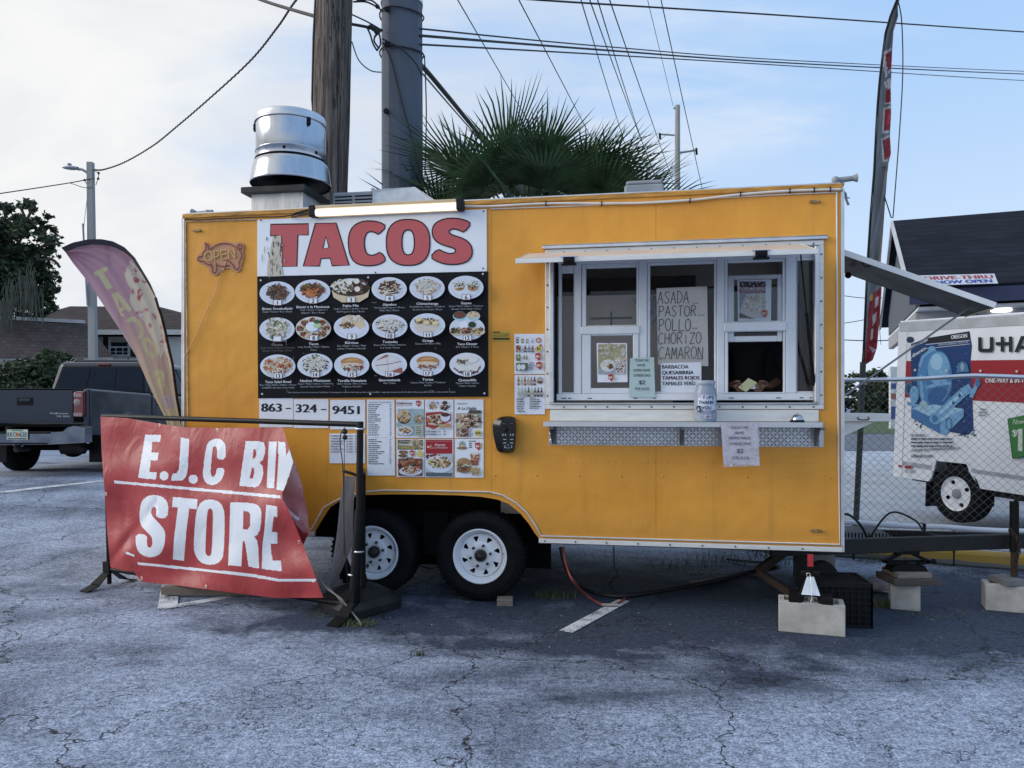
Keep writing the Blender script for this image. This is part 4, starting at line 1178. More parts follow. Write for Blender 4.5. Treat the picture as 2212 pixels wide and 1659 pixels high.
   if k in (4, 9, 13): pr.scatter(cx, fcy - 14, rx * fx * .9, ry * fy * .6, [CHS, CHS, (.6, .6, .58)], 60, 8, r, 2.4)
   if k in (1,): pr.scatter(cx + 10, fcy + 18, 70, 22, [OR_, (.55, .2, .1)], 14, 18, r, 1.8)
  if k in (0, 6, 12):                                   # peeled print
   for j in range(26):
    x = cx + r.uniform(-70, 70); y = cy + r.uniform(-60, 60)
    pr.layer += .15; l_ = r.uniform(8, 40)
    pr.poly([(x, y), (x - 2, y + l_), (x + 2, y + l_ * .8)], r.choice([(.05, .045, .04), (.46, .44, .38), (.3, .27, .22)]), step=False)
  tx, ty = cx + 2, cy + 64
  pr.rect(tx - 29, ty - 20, tx + 29, ty + 21, (.10, .03, .035)); pr.rect(tx - 26, ty - 17, tx + 26, ty + 16, (.74, .77, .82))
  if k != 6:
   pr.text(str(k + 1), tx, ty + 13, 25, INK, bold=.05)
  nm, s1_, s2_ = MENU[k]
  wcol = (.66, .69, .74) if k != 6 else (.2, .2, .2)
  gcol = (.40, .43, .48) if k != 6 else (.16, .16, .16)
  wid = {0: 205, 1: 222, 2: 108, 3: 92, 4: 146, 5: 70, 6: 74, 7: 66, 8: 88, 9: 102, 10: 72, 11: 136, 12: 174, 13: 204, 14: 194, 15: 144, 16: 74, 17: 122}[k]
  pr.text(nm, cx + 2, cy + 112, 16, wcol, width=wid, bold=.03, slope=-.012)
  pr.text(s1_, cx + 2, cy + 130, 11.5, gcol, width=min(246, len(s1_) * 6.9), slope=-.012, res=1)
  if s2_: pr.text(s2_, cx + 2, cy + 149, 11.5, gcol, width=min(240, len(s2_) * 6.9), slope=-.012, res=1)
 pr.text('Please alert your server if you have any food allergies. Consuming raw or undercooked meats, poultry, seafood, shellfish or eggs may increase your risk of foodborne illness, especially if you have certain medical condition', 1320, 1324, 8.5, (.42, .44, .48), width=1130, slope=-.003, res=1)
 r = R_(77)
 for k in range(40):
  x, y = r.uniform(570, 2080), r.uniform(690, 1310)
  if r.random() < .5: pr.rect(x, y, x + r.uniform(10, 34), y + 2, (.3, .3, .32), step=False)
  else: pr.rect(x, y, x + 1.6, y + r.uniform(10, 24), (.3, .3, .32), step=False)
 for x, y in ((570, 565), (1296, 545), (2070, 522), (580, 1332), (1310, 1332), (2080, 1328)):
  pr.ell(x, y, 7, 7, (.5, .5, .52), 10)
MENUB = mat('black_menu_face', (0.008, 0.009, 0.013), 0.42, var=.2, scale=4, spec=.12)
sheet('menu_board', 'black menu board with eighteen numbered plates of food', 'menu board', c3, [(547, 540), (553, 1361), (2106, 1350), (2104, 505)], .011, None, draw_menu, thick=.009, m=MENUB)
# papers under the board
GP = 'printed papers taped under the menu board'
def numpaper(q, txt, tx, ty, h, wd, dash, lab):
 def dr(pr):
  pr.text(txt, tx + 3, ty, h, INK, width=wd - 6, bold=.075, align='L', slope=.004)
  if dash: pr.rect(dash[0], dash[1], dash[2], dash[1] + 10, INK)
  r = R_(len(txt) + tx)
  for k in range(7):
   x, y = q[0] + r.uniform(6, 250), q[1] + r.uniform(4, 250); pr.stroke([(x, y), (x + r.uniform(-6, 6), y + r.uniform(4, 22))], 1.6, (.5, .5, .53))
 sheet('number_paper', lab, 'paper sign', cp, rectq(*q), .006, PAPER, dr, GP)
numpaper((47, 45, 352, 306), '863', 66, 165, 72, 184, (285, 132, 332), 'white paper printed 863, first of the telephone number')
numpaper((357, 52, 670, 314), '324', 376, 172, 72, 190, (603, 142, 651), 'white paper printed 324, middle of the telephone number')
numpaper((685, 60, 1001, 326), '9451', 706, 187, 72, 244, None, 'white paper printed 9451, last of the telephone number')
def draw_hours(pr):
 for k, dname in enumerate(("MONDAY'S", "TUESDAY'S", "WEDNESDAY'S", "THURSDAY'S", "FRIDAY'S", "SATURDAY'S", "SUNDAY'S")):
  y = 391 + k * 23.8
  pr.text(dname, 690, y, 13, (.05, .05, .07), align='L', width=(97, 97, 130, 112, 82, 112, 86)[k], bold=.05); pr.text('10 AM - 9:00 PM', 830, y + 1, 13, (.05, .05, .07), align='L', width=150, bold=.05)
sheet('opening_hours', 'white paper listing opening hours of each weekday', 'paper sign', cp, rectq(680, 362, 999, 631), .006, PAPER, draw_hours)
def draw_list(pr):
 r = R_(3)
 pr.text('GOLDEN TACO MENU', 1136, 90, 14, (.16, .16, .2), width=196)
 pr.lines(1028, 1160, [100 + i * 18.1 for i in range(16)], 8, (.06, .06, .09), r, jag=.55); pr.lines(1222, 1238, [100 + i * 18.1 for i in range(16)], 8, (.10, .10, .13), r, jag=.2)
 pr.rect(1016, 397, 1267, 400, (.5, .52, .56))
 pr.lines(1030, 1180, [414 + i * 18.1 for i in range(13)], 8, (.06, .06, .09), r, jag=.55); pr.lines(1220, 1236, [414 + i * 18.1 for i in range(13)], 8, (.10, .10, .13), r, jag=.2)
sheet('price_list', 'tall white GOLDEN TACO MENU price list in two pages', 'price list', cp, [(1016, 58), (1020, 741), (1268, 741), (1264, 58)], .006, PAPER, draw_list)
def badge(pr, x, y, s_, txt):
 pr.poly([(x - 18 * s_, y - 22 * s_), (x + 16 * s_, y - 27 * s_), (x + 20 * s_, y + 14 * s_), (x + 8 * s_, y + 34 * s_), (x - 4 * s_, y + 16 * s_), (x - 16 * s_, y + 14 * s_)], REDP); pr.poly([(x + 18 * s_, y - 20 * s_), (x + 32 * s_, y - 22 * s_), (x + 26 * s_, y + 20 * s_), (x + 17 * s_, y + 20 * s_)], (.5, .30, .08)); pr.text(txt, x, y + 8 * s_, 17 * s_, PAPER, bold=.05)
def draw_empanada(pr):
 r = R_(21)
 pr.text('Delicious', 1286, 100, 22, MARO, align='L', width=136, bold=.06); pr.text('Empanadas', 1288, 115, 9, MARO, align='L', width=132)
 badge(pr, 1475, 92, 1.0, '$3')
 pr.rect(1293, 140, 1527, 382, (.36, .46, .52)); pr.scatter(1400, 250, 106, 104, [(.36, .46, .52), (.30, .40, .46)], 30, 26, r)
 pr.ell(1350, 215, 62, 62, (.06, .05, .045), 24); pr.scatter(1350, 208, 54, 52, [CRM, TAN, (.55, .42, .26)], 60, 16, r, 1.5); pr.ell(1480, 232, 44, 42, (.25, .34, .36), 22); pr.scatter(1480, 228, 36, 32, [CRM, GN, TAN], 40, 11, r, 1.4)
 pr.ell(1362, 338, 70, 42, PLATE, 26); pr.scatter(1362, 334, 50, 28, [CRM, BR, TAN, CHS], 50, 12, r, 1.5)
 pr.rect(1452, 282, 1524, 384, (.42, .45, .36)); pr.lines(1460, 1518, [300 + i * 16 for i in range(5)], 7, (.08, .08, .08), r, jag=.3)
def draw_quesabirria(pr):
 r = R_(22)
 pr.ell(1605, 105, 52, 40, PLATE, 24); pr.scatter(1612, 112, 32, 30, [OR_, TAN, CRM, BR], 50, 10, r, 1.5); pr.ell(1718, 112, 54, 44, PLATE, 24); pr.scatter(1718, 130, 40, 24, [BR, TAN, DK], 50, 10, r, 1.6); pr.ell(1718, 86, 24, 16, (.08, .04, .02), 18)
 pr.lines(1645, 1668, [78, 88], 7, (.1, .1, .12), r)
 pr.rect(1546, 165, 1772, 324, (.62, .64, .66)); pr.poly([(1546, 175), (1680, 165), (1772, 190), (1772, 250), (1620, 324), (1546, 300)], (.33, .05, .05)); pr.poly([(1556, 205), (1672, 186), (1756, 214), (1650, 290), (1570, 280)], (.58, .52, .44)); pr.scatter(1630, 238, 66, 34, [BR, TAN, OR_, CHS, DK], 100, 11, r, 1.7)
 pr.ell(1722, 216, 44, 40, PLATE, 24); pr.ell(1722, 194, 38, 18, (.07, .035, .02), 22); pr.ell(1690, 296, 30, 20, (.38, .34, .2), 18); pr.ell(1744, 290, 26, 20, (.5, .24, .1), 18)
 pr.text('QUESABIRRIA  X 3     $12', 1546, 352, 13, (.03, .03, .05), align='L', width=184, bold=.05); pr.text('QUESABIRRIA  X 4     $15', 1546, 376, 13, (.03, .03, .05), align='L', width=184, bold=.05)
def draw_camaron(pr):
 r = R_(23)
 pr.text('CAMARONES', 1826, 102, 15, (.04, .04, .06), align='L', width=94)
 pr.text('A La Diabla', 1830, 148, 25, (.02, .02, .03), align='L', width=170, shear=.25, bold=.03)
 pr.rect(1818, 180, 2046, 314, (.42, .36, .30)); pr.scatter(1932, 250, 110, 62, [(.55, .32, .20), (.62, .46, .34), BR, CHS, DK, (.20, .22, .16)], 190, 14, r, 1.6); pr.poly([(1940, 150), (2046, 154), (2046, 180), (1925, 180)], (.08, .07, .06)); pr.ell(1850, 292, 30, 20, (.48, .46, .30), 18)
 pr.rect(1820, 318, 1932, 390, (.30, .17, .13)); pr.scatter(1876, 354, 52, 33, [(.5, .3, .22), BR, CHS, DK], 80, 9, r, 1.5)
 pr.lines(1944, 1972, [326, 344, 362, 380], 7, (.05, .05, .07), r, jag=.4); pr.poly([(2017 + (34 if j % 2 else 27) * math.cos(j * math.pi / 12), 358 + (30 if j % 2 else 24) * math.sin(j * math.pi / 12)) for j in range(24)], (.62, .52, .10)); pr.text('$20', 2017, 368, 20, (.12, .05, .02), bold=.06)
def draw_tamales(pr):
 r = R_(24)
 pr.rect(1293, 420, 1522, 508, (.13, .12, .08)); pr.scatter(1460, 462, 60, 38, [(.34, .30, .17), (.22, .20, .11), CRM], 40, 16, r, 1.8); pr.text('Homemade', 1300, 472, 26, (.68, .70, .66), align='L', width=130, bold=.04, shear=.2); pr.text('Delicious', 1312, 440, 14, (.6, .6, .56), align='L', width=90, shear=.2); pr.text('TAMALES', 1302, 502, 24, (.60, .48, .12), align='L', width=142, bold=.05)
 for q in ((1345, 530), (1340, 562)): pr.ell(q[0], q[1], 42, 15, (.17, .10, .075), 20); pr.scatter(q[0], q[1], 36, 11, [BR, TAN, (.28, .18, .13)], 30, 7, r, 1.8)
 badge(pr, 1420, 540, 1.0, '$3')
 pr.ell(1495, 545, 28, 31, (.62, .50, .16), 22)                       # plain round yellow sticker
 pr.rect(1299, 588, 1516, 742, (.16, .06, .05)); pr.scatter(1408, 640, 100, 50, [(.10, .12, .06), RD, DK, (.34, .18, .10)], 60, 20, r); pr.ell(1410, 702, 104, 40, PLATE, 28); pr.scatter(1415, 690, 78, 32, [CRM, CHS, RD, OR_, BR], 90, 13, r, 1.7); pr.ell(1420, 604, 34, 18, (.33, .13, .06), 18)
def draw_huevos(pr):
 r = R_(25)
 pr.rect(1546, 418, 1786, 545, (.33, .018, .03)); pr.rect(1546, 430, 1786, 433, (.55, .3, .3)); pr.text('Huevos', 1672, 476, 26, (.74, .72, .74), width=92, shear=.3); pr.text('A LA MEXICANA', 1672, 498, 14, (.70, .66, .68), width=140); badge(pr, 1570, 484, .95, '$9'); pr.text('', 0, 0, 1, PAPER)
 pr.rect(1546, 545, 1786, 748, (.45, .52, .58)); pr.scatter(1620, 575, 70, 26, [DK, (.10, .05, .06), RD], 60, 12, r); pr.ell(1666, 640, 128, 78, PLATE, 30); pr.poly([(1546, 712), (1786, 718), (1786, 748), (1546, 748)], (.10, .13, .16)); pr.scatter(1672, 622, 96, 46, [(.62, .55, .26), (.68, .60, .36), CHS, OR_, GN, BR], 190, 13, r, 1.4)
def draw_burger(pr):
 r = R_(26)
 pr.ell(1876, 466, 32, 36, (.30, .38, .42), 24); pr.poly([(1860, 490), (1876, 444), (1892, 490)], (.06, .06, .07)); pr.ell(1874, 475, 12, 16, (.66, .50, .16), 14); pr.rect(1828, 486, 1922, 500, (.20, .14, .08)); pr.rect(1848, 502, 1904, 509, (.45, .33, .14)); pr.lines(1932, 2004, [428], 8, (.06, .06, .08), r, jag=.1); pr.lines(1934, 1962, [446, 464, 482], 8, (.06, .06, .08), r, jag=.2); badge(pr, 2012, 476, 1.25, '$5')
 pr.poly([(1946, 535), (2030, 535), (2016, 650), (1960, 650)], (.30, .10, .05)); pr.scatter(1988, 590, 34, 50, [(.42, .15, .06), (.24, .06, .03), (.6, .42, .30)], 60, 11, r); pr.ell(1988, 540, 44, 14, (.70, .66, .62), 20)
 pr.poly(chaikin([(1822, 640), (1830, 600), (1886, 576), (1944, 598), (1954, 640), (1890, 650)], 2), (.34, .20, .09)); pr.scatter(1888, 605, 52, 22, [(.55, .42, .26), (.44, .28, .13)], 30, 5, r); pr.scatter(1888, 655, 66, 14, [GN, (.2, .25, .08), RD, CHS], 80, 9, r, 1.8); pr.poly(chaikin([(1822, 662), (1952, 660), (1946, 706), (1890, 718), (1830, 704)], 1), (.16, .08, .06)); pr.scatter(1888, 690, 60, 18, [TAN, BR, (.28, .17, .1)], 50, 10, r, 1.5)
 for k in range(46):
  x = 1958 + r.uniform(-6, 80); y = 655 + r.uniform(0, 60); a = r.uniform(-.6, .6); l_ = r.uniform(24, 50)
  if k % 5 == 0: pr.layer += 1
  pr.stroke([(x, y), (x + l_ * math.sin(a), y + l_ * math.cos(a) * .7)], 6, r.choice([(.56, .42, .20), (.48, .33, .13), (.36, .22, .08)]), step=False)
for nm_, q, dr, lab in (('food_poster', (1280, 58, 1531, 402), draw_empanada, 'food poster headed Delicious with empanadas in a basket'), ('food_poster', (1539, 57, 1795, 404), draw_quesabirria, 'food poster of quesabirria tacos with a red tray and dip'), ('food_poster', (1805, 56, 2066, 404), draw_camaron, 'food poster of red shrimp, A La Diabla, with yellow $20 star'),
     ('food_poster', (1284, 413, 1534, 754), draw_tamales, 'food poster of homemade TAMALES with a dark green heading'), ('food_poster', (1540, 413, 1795, 757), draw_huevos, 'food poster with red heading over yellow scrambled eggs'), ('food_poster', (1808, 411, 2067, 760), draw_burger, 'food poster of a burger, fries and an iced drink')):
 sheet(nm_, lab, 'poster', cp, rectq(*q), .006, PAPER, dr, 'food posters beside the price list')
def bottle(pr, x, y0, y1, wd, col, lab):
 h = y1 - y0
 pr.poly([(x - wd * .18, y0), (x + wd * .18, y0), (x + wd * .2, y0 + h * .28), (x + wd * .5, y0 + h * .45), (x + wd * .5, y1), (x - wd * .5, y1), (x - wd * .5, y0 + h * .45), (x - wd * .2, y0 + h * .28)], col); pr.rect(x - wd * .45, y0 + h * .55, x + wd * .45, y0 + h * .80, lab)
def draw_drinks(pr):
 r = R_(31)
 pr.lines(184, 232, [204], 8, (.1, .1, .12), r, jag=0)
 for x, c_ in ((204, (.10, .05, .05)), (262, (.20, .30, .16)), (316, (.40, .42, .36))):
  pr.rect(x - 15, 222, x + 15, 274, c_); pr.rect(x - 10, 236, x + 10, 262, (.55, .45, .40))
 bottle(pr, 376, 212, 275, 26, (.56, .64, .76), (.30, .40, .62)); pr.ell(449, 240, 34, 31, (.50, .22, .14), 20); pr.text('$1', 449, 252, 26, PAPER, bold=.06)
 pr.rect(188, 302, 238, 378, (.16, .05, .04)); pr.scatter(213, 340, 22, 34, [OR_, RD, CRM, DK], 40, 10, r)
 for x, c_ in ((258, (.50, .55, .66)), (296, (.10, .045, .035)), (340, (.12, .17, .28)), (380, (.16, .07, .05))): bottle(pr, x, 300, 378, 28, c_, (.45, .38, .36))
 pr.poly([(453 + (44 if j % 2 else 37) * math.cos(j * math.pi / 10), 338 + (42 if j % 2 else 36) * math.sin(j * math.pi / 10)) for j in range(20)], (.62, .52, .18)); pr.text('$2', 450, 350, 30, (.10, .06, .02), bold=.06); pr.ell(474, 300, 15, 15, (.42, .10, .05), 14)
 pr.rect(190, 404, 238, 478, (.16, .17, .10)); pr.ell(214, 430, 14, 20, (.52, .46, .24), 16); bottle(pr, 284, 412, 458, 24, (.18, .22, .12), (.4, .38, .3)); bottle(pr, 312, 412, 462, 22, (.26, .20, .10), (.4, .38, .3)); badge(pr, 440, 428, 1.6, '$5')
 pr.rect(190, 502, 326, 590, (.10, .13, .09)); pr.ell(222, 550, 26, 34, (.66, .70, .74), 18); pr.ell(270, 550, 26, 34, (.64, .69, .72), 18); pr.lines(336, 416, [496, 514, 532, 550, 568], 9, (.07, .07, .09), r, jag=.5); badge(pr, 452, 532, 1.6, '$9')
def draw_sodas(pr):
 r = R_(32)
 for k, c_ in enumerate(((.34, .10, .06), (.48, .52, .22), (.28, .08, .06), (.50, .36, .22), (.34, .22, .12), (.13, .05, .06))): bottle(pr, 218 + k * 37, 660, 762, 27, c_, (.55, .42, .36))
 pr.ell(466, 704, 37, 41, (.45, .38, .34), 24); pr.poly([(432, 712), (500, 712), (490, 740), (442, 740)], (.16, .07, .03))
 for k, c_ in enumerate(((.52, .54, .52), (.56, .46, .36), (.30, .38, .26), (.03, .10, .07), (.50, .55, .24), (.10, .10, .07), (.03, .04, .08), (.17, .06, .05))): bottle(pr, 222 + k * 37.5, 786, 892, 27, c_, (.44, .40, .36))
 pr.lines(196, 300, [905 + i * 19.5 for i in range(9)], 9, (.05, .05, .07), r, jag=.5); pr.lines(345, 480, [905 + i * 19.5 for i in range(7)], 9, (.05, .05, .07), r, jag=.5); pr.rect(320, 905, 322, 1080, (.5, .54, .62))
sheet('drinks_menu', 'white paper of cans, bottles and juices with red price tags', 'drinks menu', cd, rectq(170, 166, 521, 630), .006, PAPER, draw_drinks)
sheet('drinks_menu', 'white paper with two rows of soda bottles, below another', 'drinks menu', cd, rectq(172, 642, 523, 1098), .006, PAPER, draw_sodas)
def draw_sticker(pr):
 r = R_(33)
 pr.rect(8, 728, 52, 735, (.05, .04, .02)); pr.rect(8, 766, 110, 778, (.05, .04, .02)); pr.lines(12, 104, [740, 748, 756], 4, (.25, .17, .04), r, jag=.3); pr.rect(80, 738, 104, 758, (.30, .2, .04))
sheet('warning_sticker', 'small yellow and black sticker beside the drinks menus', 'sticker', c5, [(6, 727), (8, 787), (112, 786), (110, 724)], .003, (.58, .38, .06), draw_sticker)
# papers in the serving window
GR_P = (.44, .56, .56)
def pen(pr, letters, x, y0, y1, wd, wdt, col, slant=0.0):
 """hand lettering: LETTERS gives strokes in a unit box"""
 for st in letters:
  pts = [(x + wd * a + slant * (1 - b) * (y1 - y0), y0 + (y1 - y0) * b) for a, b in st]
  pts = [(q.x, q.y) for q in spline([(a, b, 0) for a, b in pts], 4)] if len(pts) > 3 else pts
  pr.stroke(pts, wdt, col)
def arc_(cx, cy, rx, ry, a0, a1, n=10):
 return [(cx + rx * math.cos(math.radians(a0 + (a1 - a0) * k / n)), cy + ry * math.sin(math.radians(a0 + (a1 - a0) * k / n))) for k in range(n + 1)]
HAND = {'A': [[(0, 1), (.5, 0)], [(.5, 0), (1, 1)], [(.2, .62), (.82, .62)]], 'S': [[(.92, .1), (.5, 0), (.12, .2), (.5, .48), (.9, .72), (.5, 1), (.05, .86)]], 'D': [[(.08, 0), (.08, 1)], [(.0, .02), (.6, .08), (.98, .5), (.6, .94), (.02, 1)]],
  'P': [[(.08, 0), (.08, 1)], [(.0, .05), (.6, .0), (.95, .22), (.6, .48), (.08, .52)]], 'T': [[(0, .04), (1, 0)], [(.5, .02), (.46, 1)]], 'O': [arc_(.5, .5, .5, .5, -90, 275)], 'R': [[(.08, 0), (.08, 1)], [(.0, .05), (.6, .0), (.92, .22), (.6, .46), (.08, .50)], [(.4, .5), (1, 1)]],
  'L': [[(.1, 0), (.1, 1)], [(.1, 1), (1, .96)]], 'C': [[(.95, .12), (.6, 0), (.15, .25), (.05, .65), (.35, 1), (.95, .86)]], 'H': [[(.08, 0), (.08, 1)], [(.9, 0), (.9, 1)], [(.08, .52), (.9, .48)]], 'I': [[(.5, .2), (.5, 1)], [(.45, 0), (.55, .04)]], 'Z': [[(.05, .05), (.95, 0)], [(.95, 0), (.05, 1)], [(.05, 1), (1, .95)]],
  'M': [[(.02, 1), (.12, 0)], [(.12, 0), (.5, .7)], [(.5, .7), (.88, 0)], [(.88, 0), (1, 1)]], 'N': [[(.06, 1), (.06, 0)], [(.06, 0), (.94, 1)], [(.94, 1), (.94, 0)]], 'K': [[(.08, 0), (.08, 1)], [(.9, 0), (.1, .55)], [(.3, .45), (1, 1)]], 'Y': [[(0, 0), (.5, .5)], [(1, 0), (.3, 1)]], 'U': [[(.08, 0), (.1, .7), (.5, 1), (.9, .7), (.92, 0)]]}
def hand(pr, word, x0, x1, y0, y1, wdt, col, rise=0.0):
 n = len(word); adv = (x1 - x0) / n; r = R_(sum(map(ord, word)))
 for k, ch in enumerate(word):
  dy = rise * k + r.uniform(-.03, .03) * (y1 - y0)
  pen(pr, HAND[ch], x0 + adv * k, y0 + dy, y1 + dy, adv * .80, wdt, col, .03)
def draw_asada(pr):
 dk = (.025, .027, .028)
 for wd_, x0, x1, y0, y1 in (('ASADA', 898, 1240, 402, 530), ('PASTOR', 908, 1318, 558, 668), ('POLLO', 908, 1260, 694, 822), ('CHORIZO', 902, 1372, 842, 962), ('CAMARON', 905, 1392, 994, 1124)):
  hand(pr, wd_, x0, x1, y0, y1, 8, dk, -1.5)
 r = R_(9)
 for x, y in ((1270, 520), (1330, 648), (1268, 786), (1320, 1112)): pr.lines(x, x + 62, [y], 9, (.1, .1, .1), r, jag=.1)
sheet('handwritten_sign', 'large handwritten sheet listing ASADA, PASTOR, POLLO, CHORIZO, CAMARON', 'paper sign', w5, [(884, 366), (902, 1180), (1437, 1196), (1424, 345)], -(VW + .052), (.88, .80, .72), draw_asada)
def draw_barbacoa(pr):
 for s_, y, x1, c_ in (('BARBACOA', 1222, 1225, INK), ('QUESABIRRIA', 1284, 1280, INK), ('TAMALES ROJOS', 1340, 1342, (.055, .008, .02)), ('TAMALES VERDES', 1399, 1348, (.07, .09, .09))):
  pr.text(s_, 946, y, 38, c_, align='L', width=x1 - 946, bold=.045, slope=-.006)
sheet('typed_sign', 'typed white sheet listing BARBACOA, QUESABIRRIA and TAMALES', 'paper sign', w5, [(930, 1164), (932, 1492), (1364, 1500), (1362, 1152)], -(VW + .012), PAPER, draw_barbacoa)
def draw_cheese(pr, P_=lambda x, y: (x, y), c_=(.04, .06, .07), k=1.0):
 for s_, x, y, h, wd_ in (('TODAY WE', 727, 1147, 26, 148), ('HAVE', 722, 1198, 26, 86), ('HOME MADE', 727, 1252, 27, 176), ('CHEESECAKE', 727, 1306, 27, 176), ('$2', 730, 1388, 40, 62), ('FOR SLICE', 731, 1450, 28, 148)):
  pr.text(s_, x, y, h, c_, width=wd_, bold=.012 if s_ != '$2' else .04)
sheet('cheesecake_sign', 'pale green home made cheesecake $2 paper in the window', 'paper sign', w5, [(602, 1112), (592, 1528), (872, 1530), (858, 1100)], -(VW - .022), GR_P, draw_cheese)
def draw_rice(pr):
 r = R_(41)
 pr.rect(264, 962, 556, 1278, (.36, .34, .20)); pr.scatter(410, 1040, 140, 74, [(.42, .40, .26), (.5, .48, .36), (.3, .3, .2), (.55, .56, .5)], 90, 22, r); pr.scatter(500, 1140, 70, 50, [CHS, CRM, (.5, .45, .36)], 60, 14, r); pr.rect(264, 1225, 556, 1279, (.34, .37, .40))
 pr.poly([(440, 1140), (550, 1150), (540, 1278), (450, 1278)], (.52, .50, .50)); pr.scatter(495, 1210, 45, 50, [CRM, BR, CHS], 40, 11, r)
 pr.ell(368, 1190, 82, 66, (.60, .64, .70), 28); pr.ell(368, 1180, 74, 52, CHS, 28); pr.scatter(368, 1178, 66, 44, [CHS, (.6, .58, .52), (.68, .67, .63)], 80, 9, r); pr.scatter(392, 1195, 28, 26, [BR, DK, TAN], 50, 9, r)
 badge(pr, 395, 1316, 1.3, '$4')
sheet('pudding_photo', 'small white framed photo of cups of rice pudding', 'paper sign', w5, [(246, 950), (256, 1368), (576, 1366), (570, 950)], -(VW - .014), PAPER, draw_rice)
def draw_elote(pr):
 r = R_(42)
 pr.rect(507, 206, 703, 250, (.05, .05, .08)); pr.scatter(605, 226, 90, 16, [(.5, .48, .46), (.2, .1, .1), DK], 40, 8, r); pr.rect(507, 246, 703, 292, (.20, .06, .10)); pr.text('ELOTE ANTOJITOS', 604, 272, 21, (.66, .64, .72), width=186, bold=.04); pr.text('MEXICAN STREET CORN', 604, 288, 10, (.6, .58, .62), width=150)
 pr.rect(507, 292, 703, 480, (.22, .28, .40)); pr.poly([(507, 440), (560, 300), (703, 292), (703, 480), (507, 480)], (.55, .55, .56)); pr.scatter(618, 372, 84, 68, [CHS, CRM, (.5, .48, .44), (.66, .66, .66), (.3, .28, .26)], 190, 10, r, 1.5); pr.poly([(507, 440), (600, 480), (507, 480)], (.06, .06, .07)); badge(pr, 692, 446, 1.0, '$5'); pr.lines(580, 632, [480], 6, (.1, .1, .1), r)
sheet('corn_poster', 'ELOTE ANTOJITOS street corn poster behind the raised window', 'poster', w6, [(494, 198), (496, 503), (744, 502), (748, 190)], -(VW + .038), PAPER, draw_elote)
def draw_cheese2(pr):
 r = R_(43)
 for k in range(50):
  x, y = r.uniform(385, 650), r.uniform(1285, 1590)
  if y > 1480 or r.random() < .35: pr.ell(x, y, r.uniform(3, 12), r.uniform(2, 7), r.choice([(.62, .61, .68), (.50, .48, .54), (.68, .67, .72)]), 8, step=k % 8 == 0)
 pr.scatter(510, 1585, 110, 8, [(.42, .28, .20), (.5, .36, .28)], 20, 9, r)
 for s_, x, y, h, wd_ in (('TODAY WE', 506, 1312, 20, 132), ('HAVE', 506, 1351, 20, 68), ('HOME MADE', 510, 1390, 20, 164), ('CHEESECAKE', 512, 1432, 20, 160), ('$2', 514, 1490, 30, 48), ('FOR SLICE', 517, 1538, 20, 122)):
  pr.text(s_, x, y, h, (.10, .09, .12), width=wd_, bold=.012)
sheet('cheesecake_sign', 'weathered cheesecake paper in a clear sleeve hanging from the shelf', 'paper sign', w6, [(368, 1270), (390, 1598), (660, 1588), (646, 1262)], SD + .012, (.44, .42, .49), draw_cheese2, m=mat('clear_sleeve', (.46, .44, .50), .22, var=.12, scale=14, bump=.3, bscale=20))
# pig shaped open sign
t = thing('open_sign', 'pig shaped neon open sign on clear pink acrylic, unlit', 'neon sign', F(*co(860, 1240), -.004), TR)
back = chaikin([(520, 510), (600, 580), (680, 615), (800, 545), (930, 515), (1080, 535), (1180, 560), (1240, 520), (1320, 540), (1370, 600), (1360, 680), (1340, 760), (1360, 860), (1330, 960), (1300, 1060), (1290, 1130), (1220, 1185), (1140, 1150), (1060, 1095), (960, 1095), (880, 1130), (820, 1220), (740, 1250), (660, 1220), (610, 1090), (500, 1010), (350, 940), (345, 840), (420, 790), (490, 690), (500, 590)], 2)
mb = MB(); mb.prism([F(*co(*q), -.010) for q in back], (0, .004, 0)); mb.build('acrylic_back', [mat('pink_acrylic', (.52, .25, .13), .25, var=.05)], t, TR)
def neon(pts, r_, m_, nm, off=-.018, closed=False):
 mb = MB(); q = spline([F(*co(*p), off) for p in pts], 5) if len(pts) > 3 else [F(*co(*p), off) for p in pts]
 mb.tube(q, r_, 7); return mb.build(nm, [m_], t, TR)
PINK, YELT = mat('pink_neon_tube', (.22, .045, .05), .35), mat('cream_neon_tube', (.62, .42, .14), .35)
for pts in ([(525, 540), (545, 620), (535, 690), (480, 760), (460, 830), (385, 850), (385, 930), (490, 945), (560, 1000), (640, 1020)], [(525, 540), (600, 620), (604, 700)], [(630, 690), (760, 600), (900, 560), (1040, 570), (1150, 620), (1240, 680), (1300, 770), (1290, 880), (1250, 960), (1250, 1060), (1200, 1120), (1150, 1090), (1120, 1020), (1030, 935)],
   [(1240, 680), (1300, 660), (1315, 610), (1270, 575), (1225, 600), (1240, 640)], [(645, 980), (670, 1080), (690, 1180), (750, 1180), (770, 1100), (760, 970)], [(790, 1020), (860, 1042), (920, 1050), (1040, 1020)]):
 neon(pts, .0038, PINK, 'tube')
for pts in (arc_(608, 838, 86, 96, -90, 268, 16), [(720, 722), (740, 900)], [(720, 726), (800, 730), (822, 790), (800, 840), (736, 855)], [(1000, 698), (860, 716)], [(860, 716), (890, 905)], [(890, 905), (1012, 885)], [(875, 812), (985, 790)], [(1040, 890), (1020, 700)], [(1020, 700), (1170, 870)], [(1170, 870), (1145, 660)]):
 neon(pts, .0044, YELT, 'letter_tube', -.020)
mb = MB()
q = [F(*co(*p), -.014) for p in ((1000, 905), (960, 1000), (930, 1110), (880, 1200), (800, 1380), (782, 1500), (740, 1640))] + [F(*c3(*p), -.014) for p in ((230, 720), (150, 900), (85, 1030), (56, 1080))]
mb.tube(spline(q, 5), .0032, 5); mb.build('power_cord', [mat('pale_cord', (.60, .36, .18), .5)], t, TR)
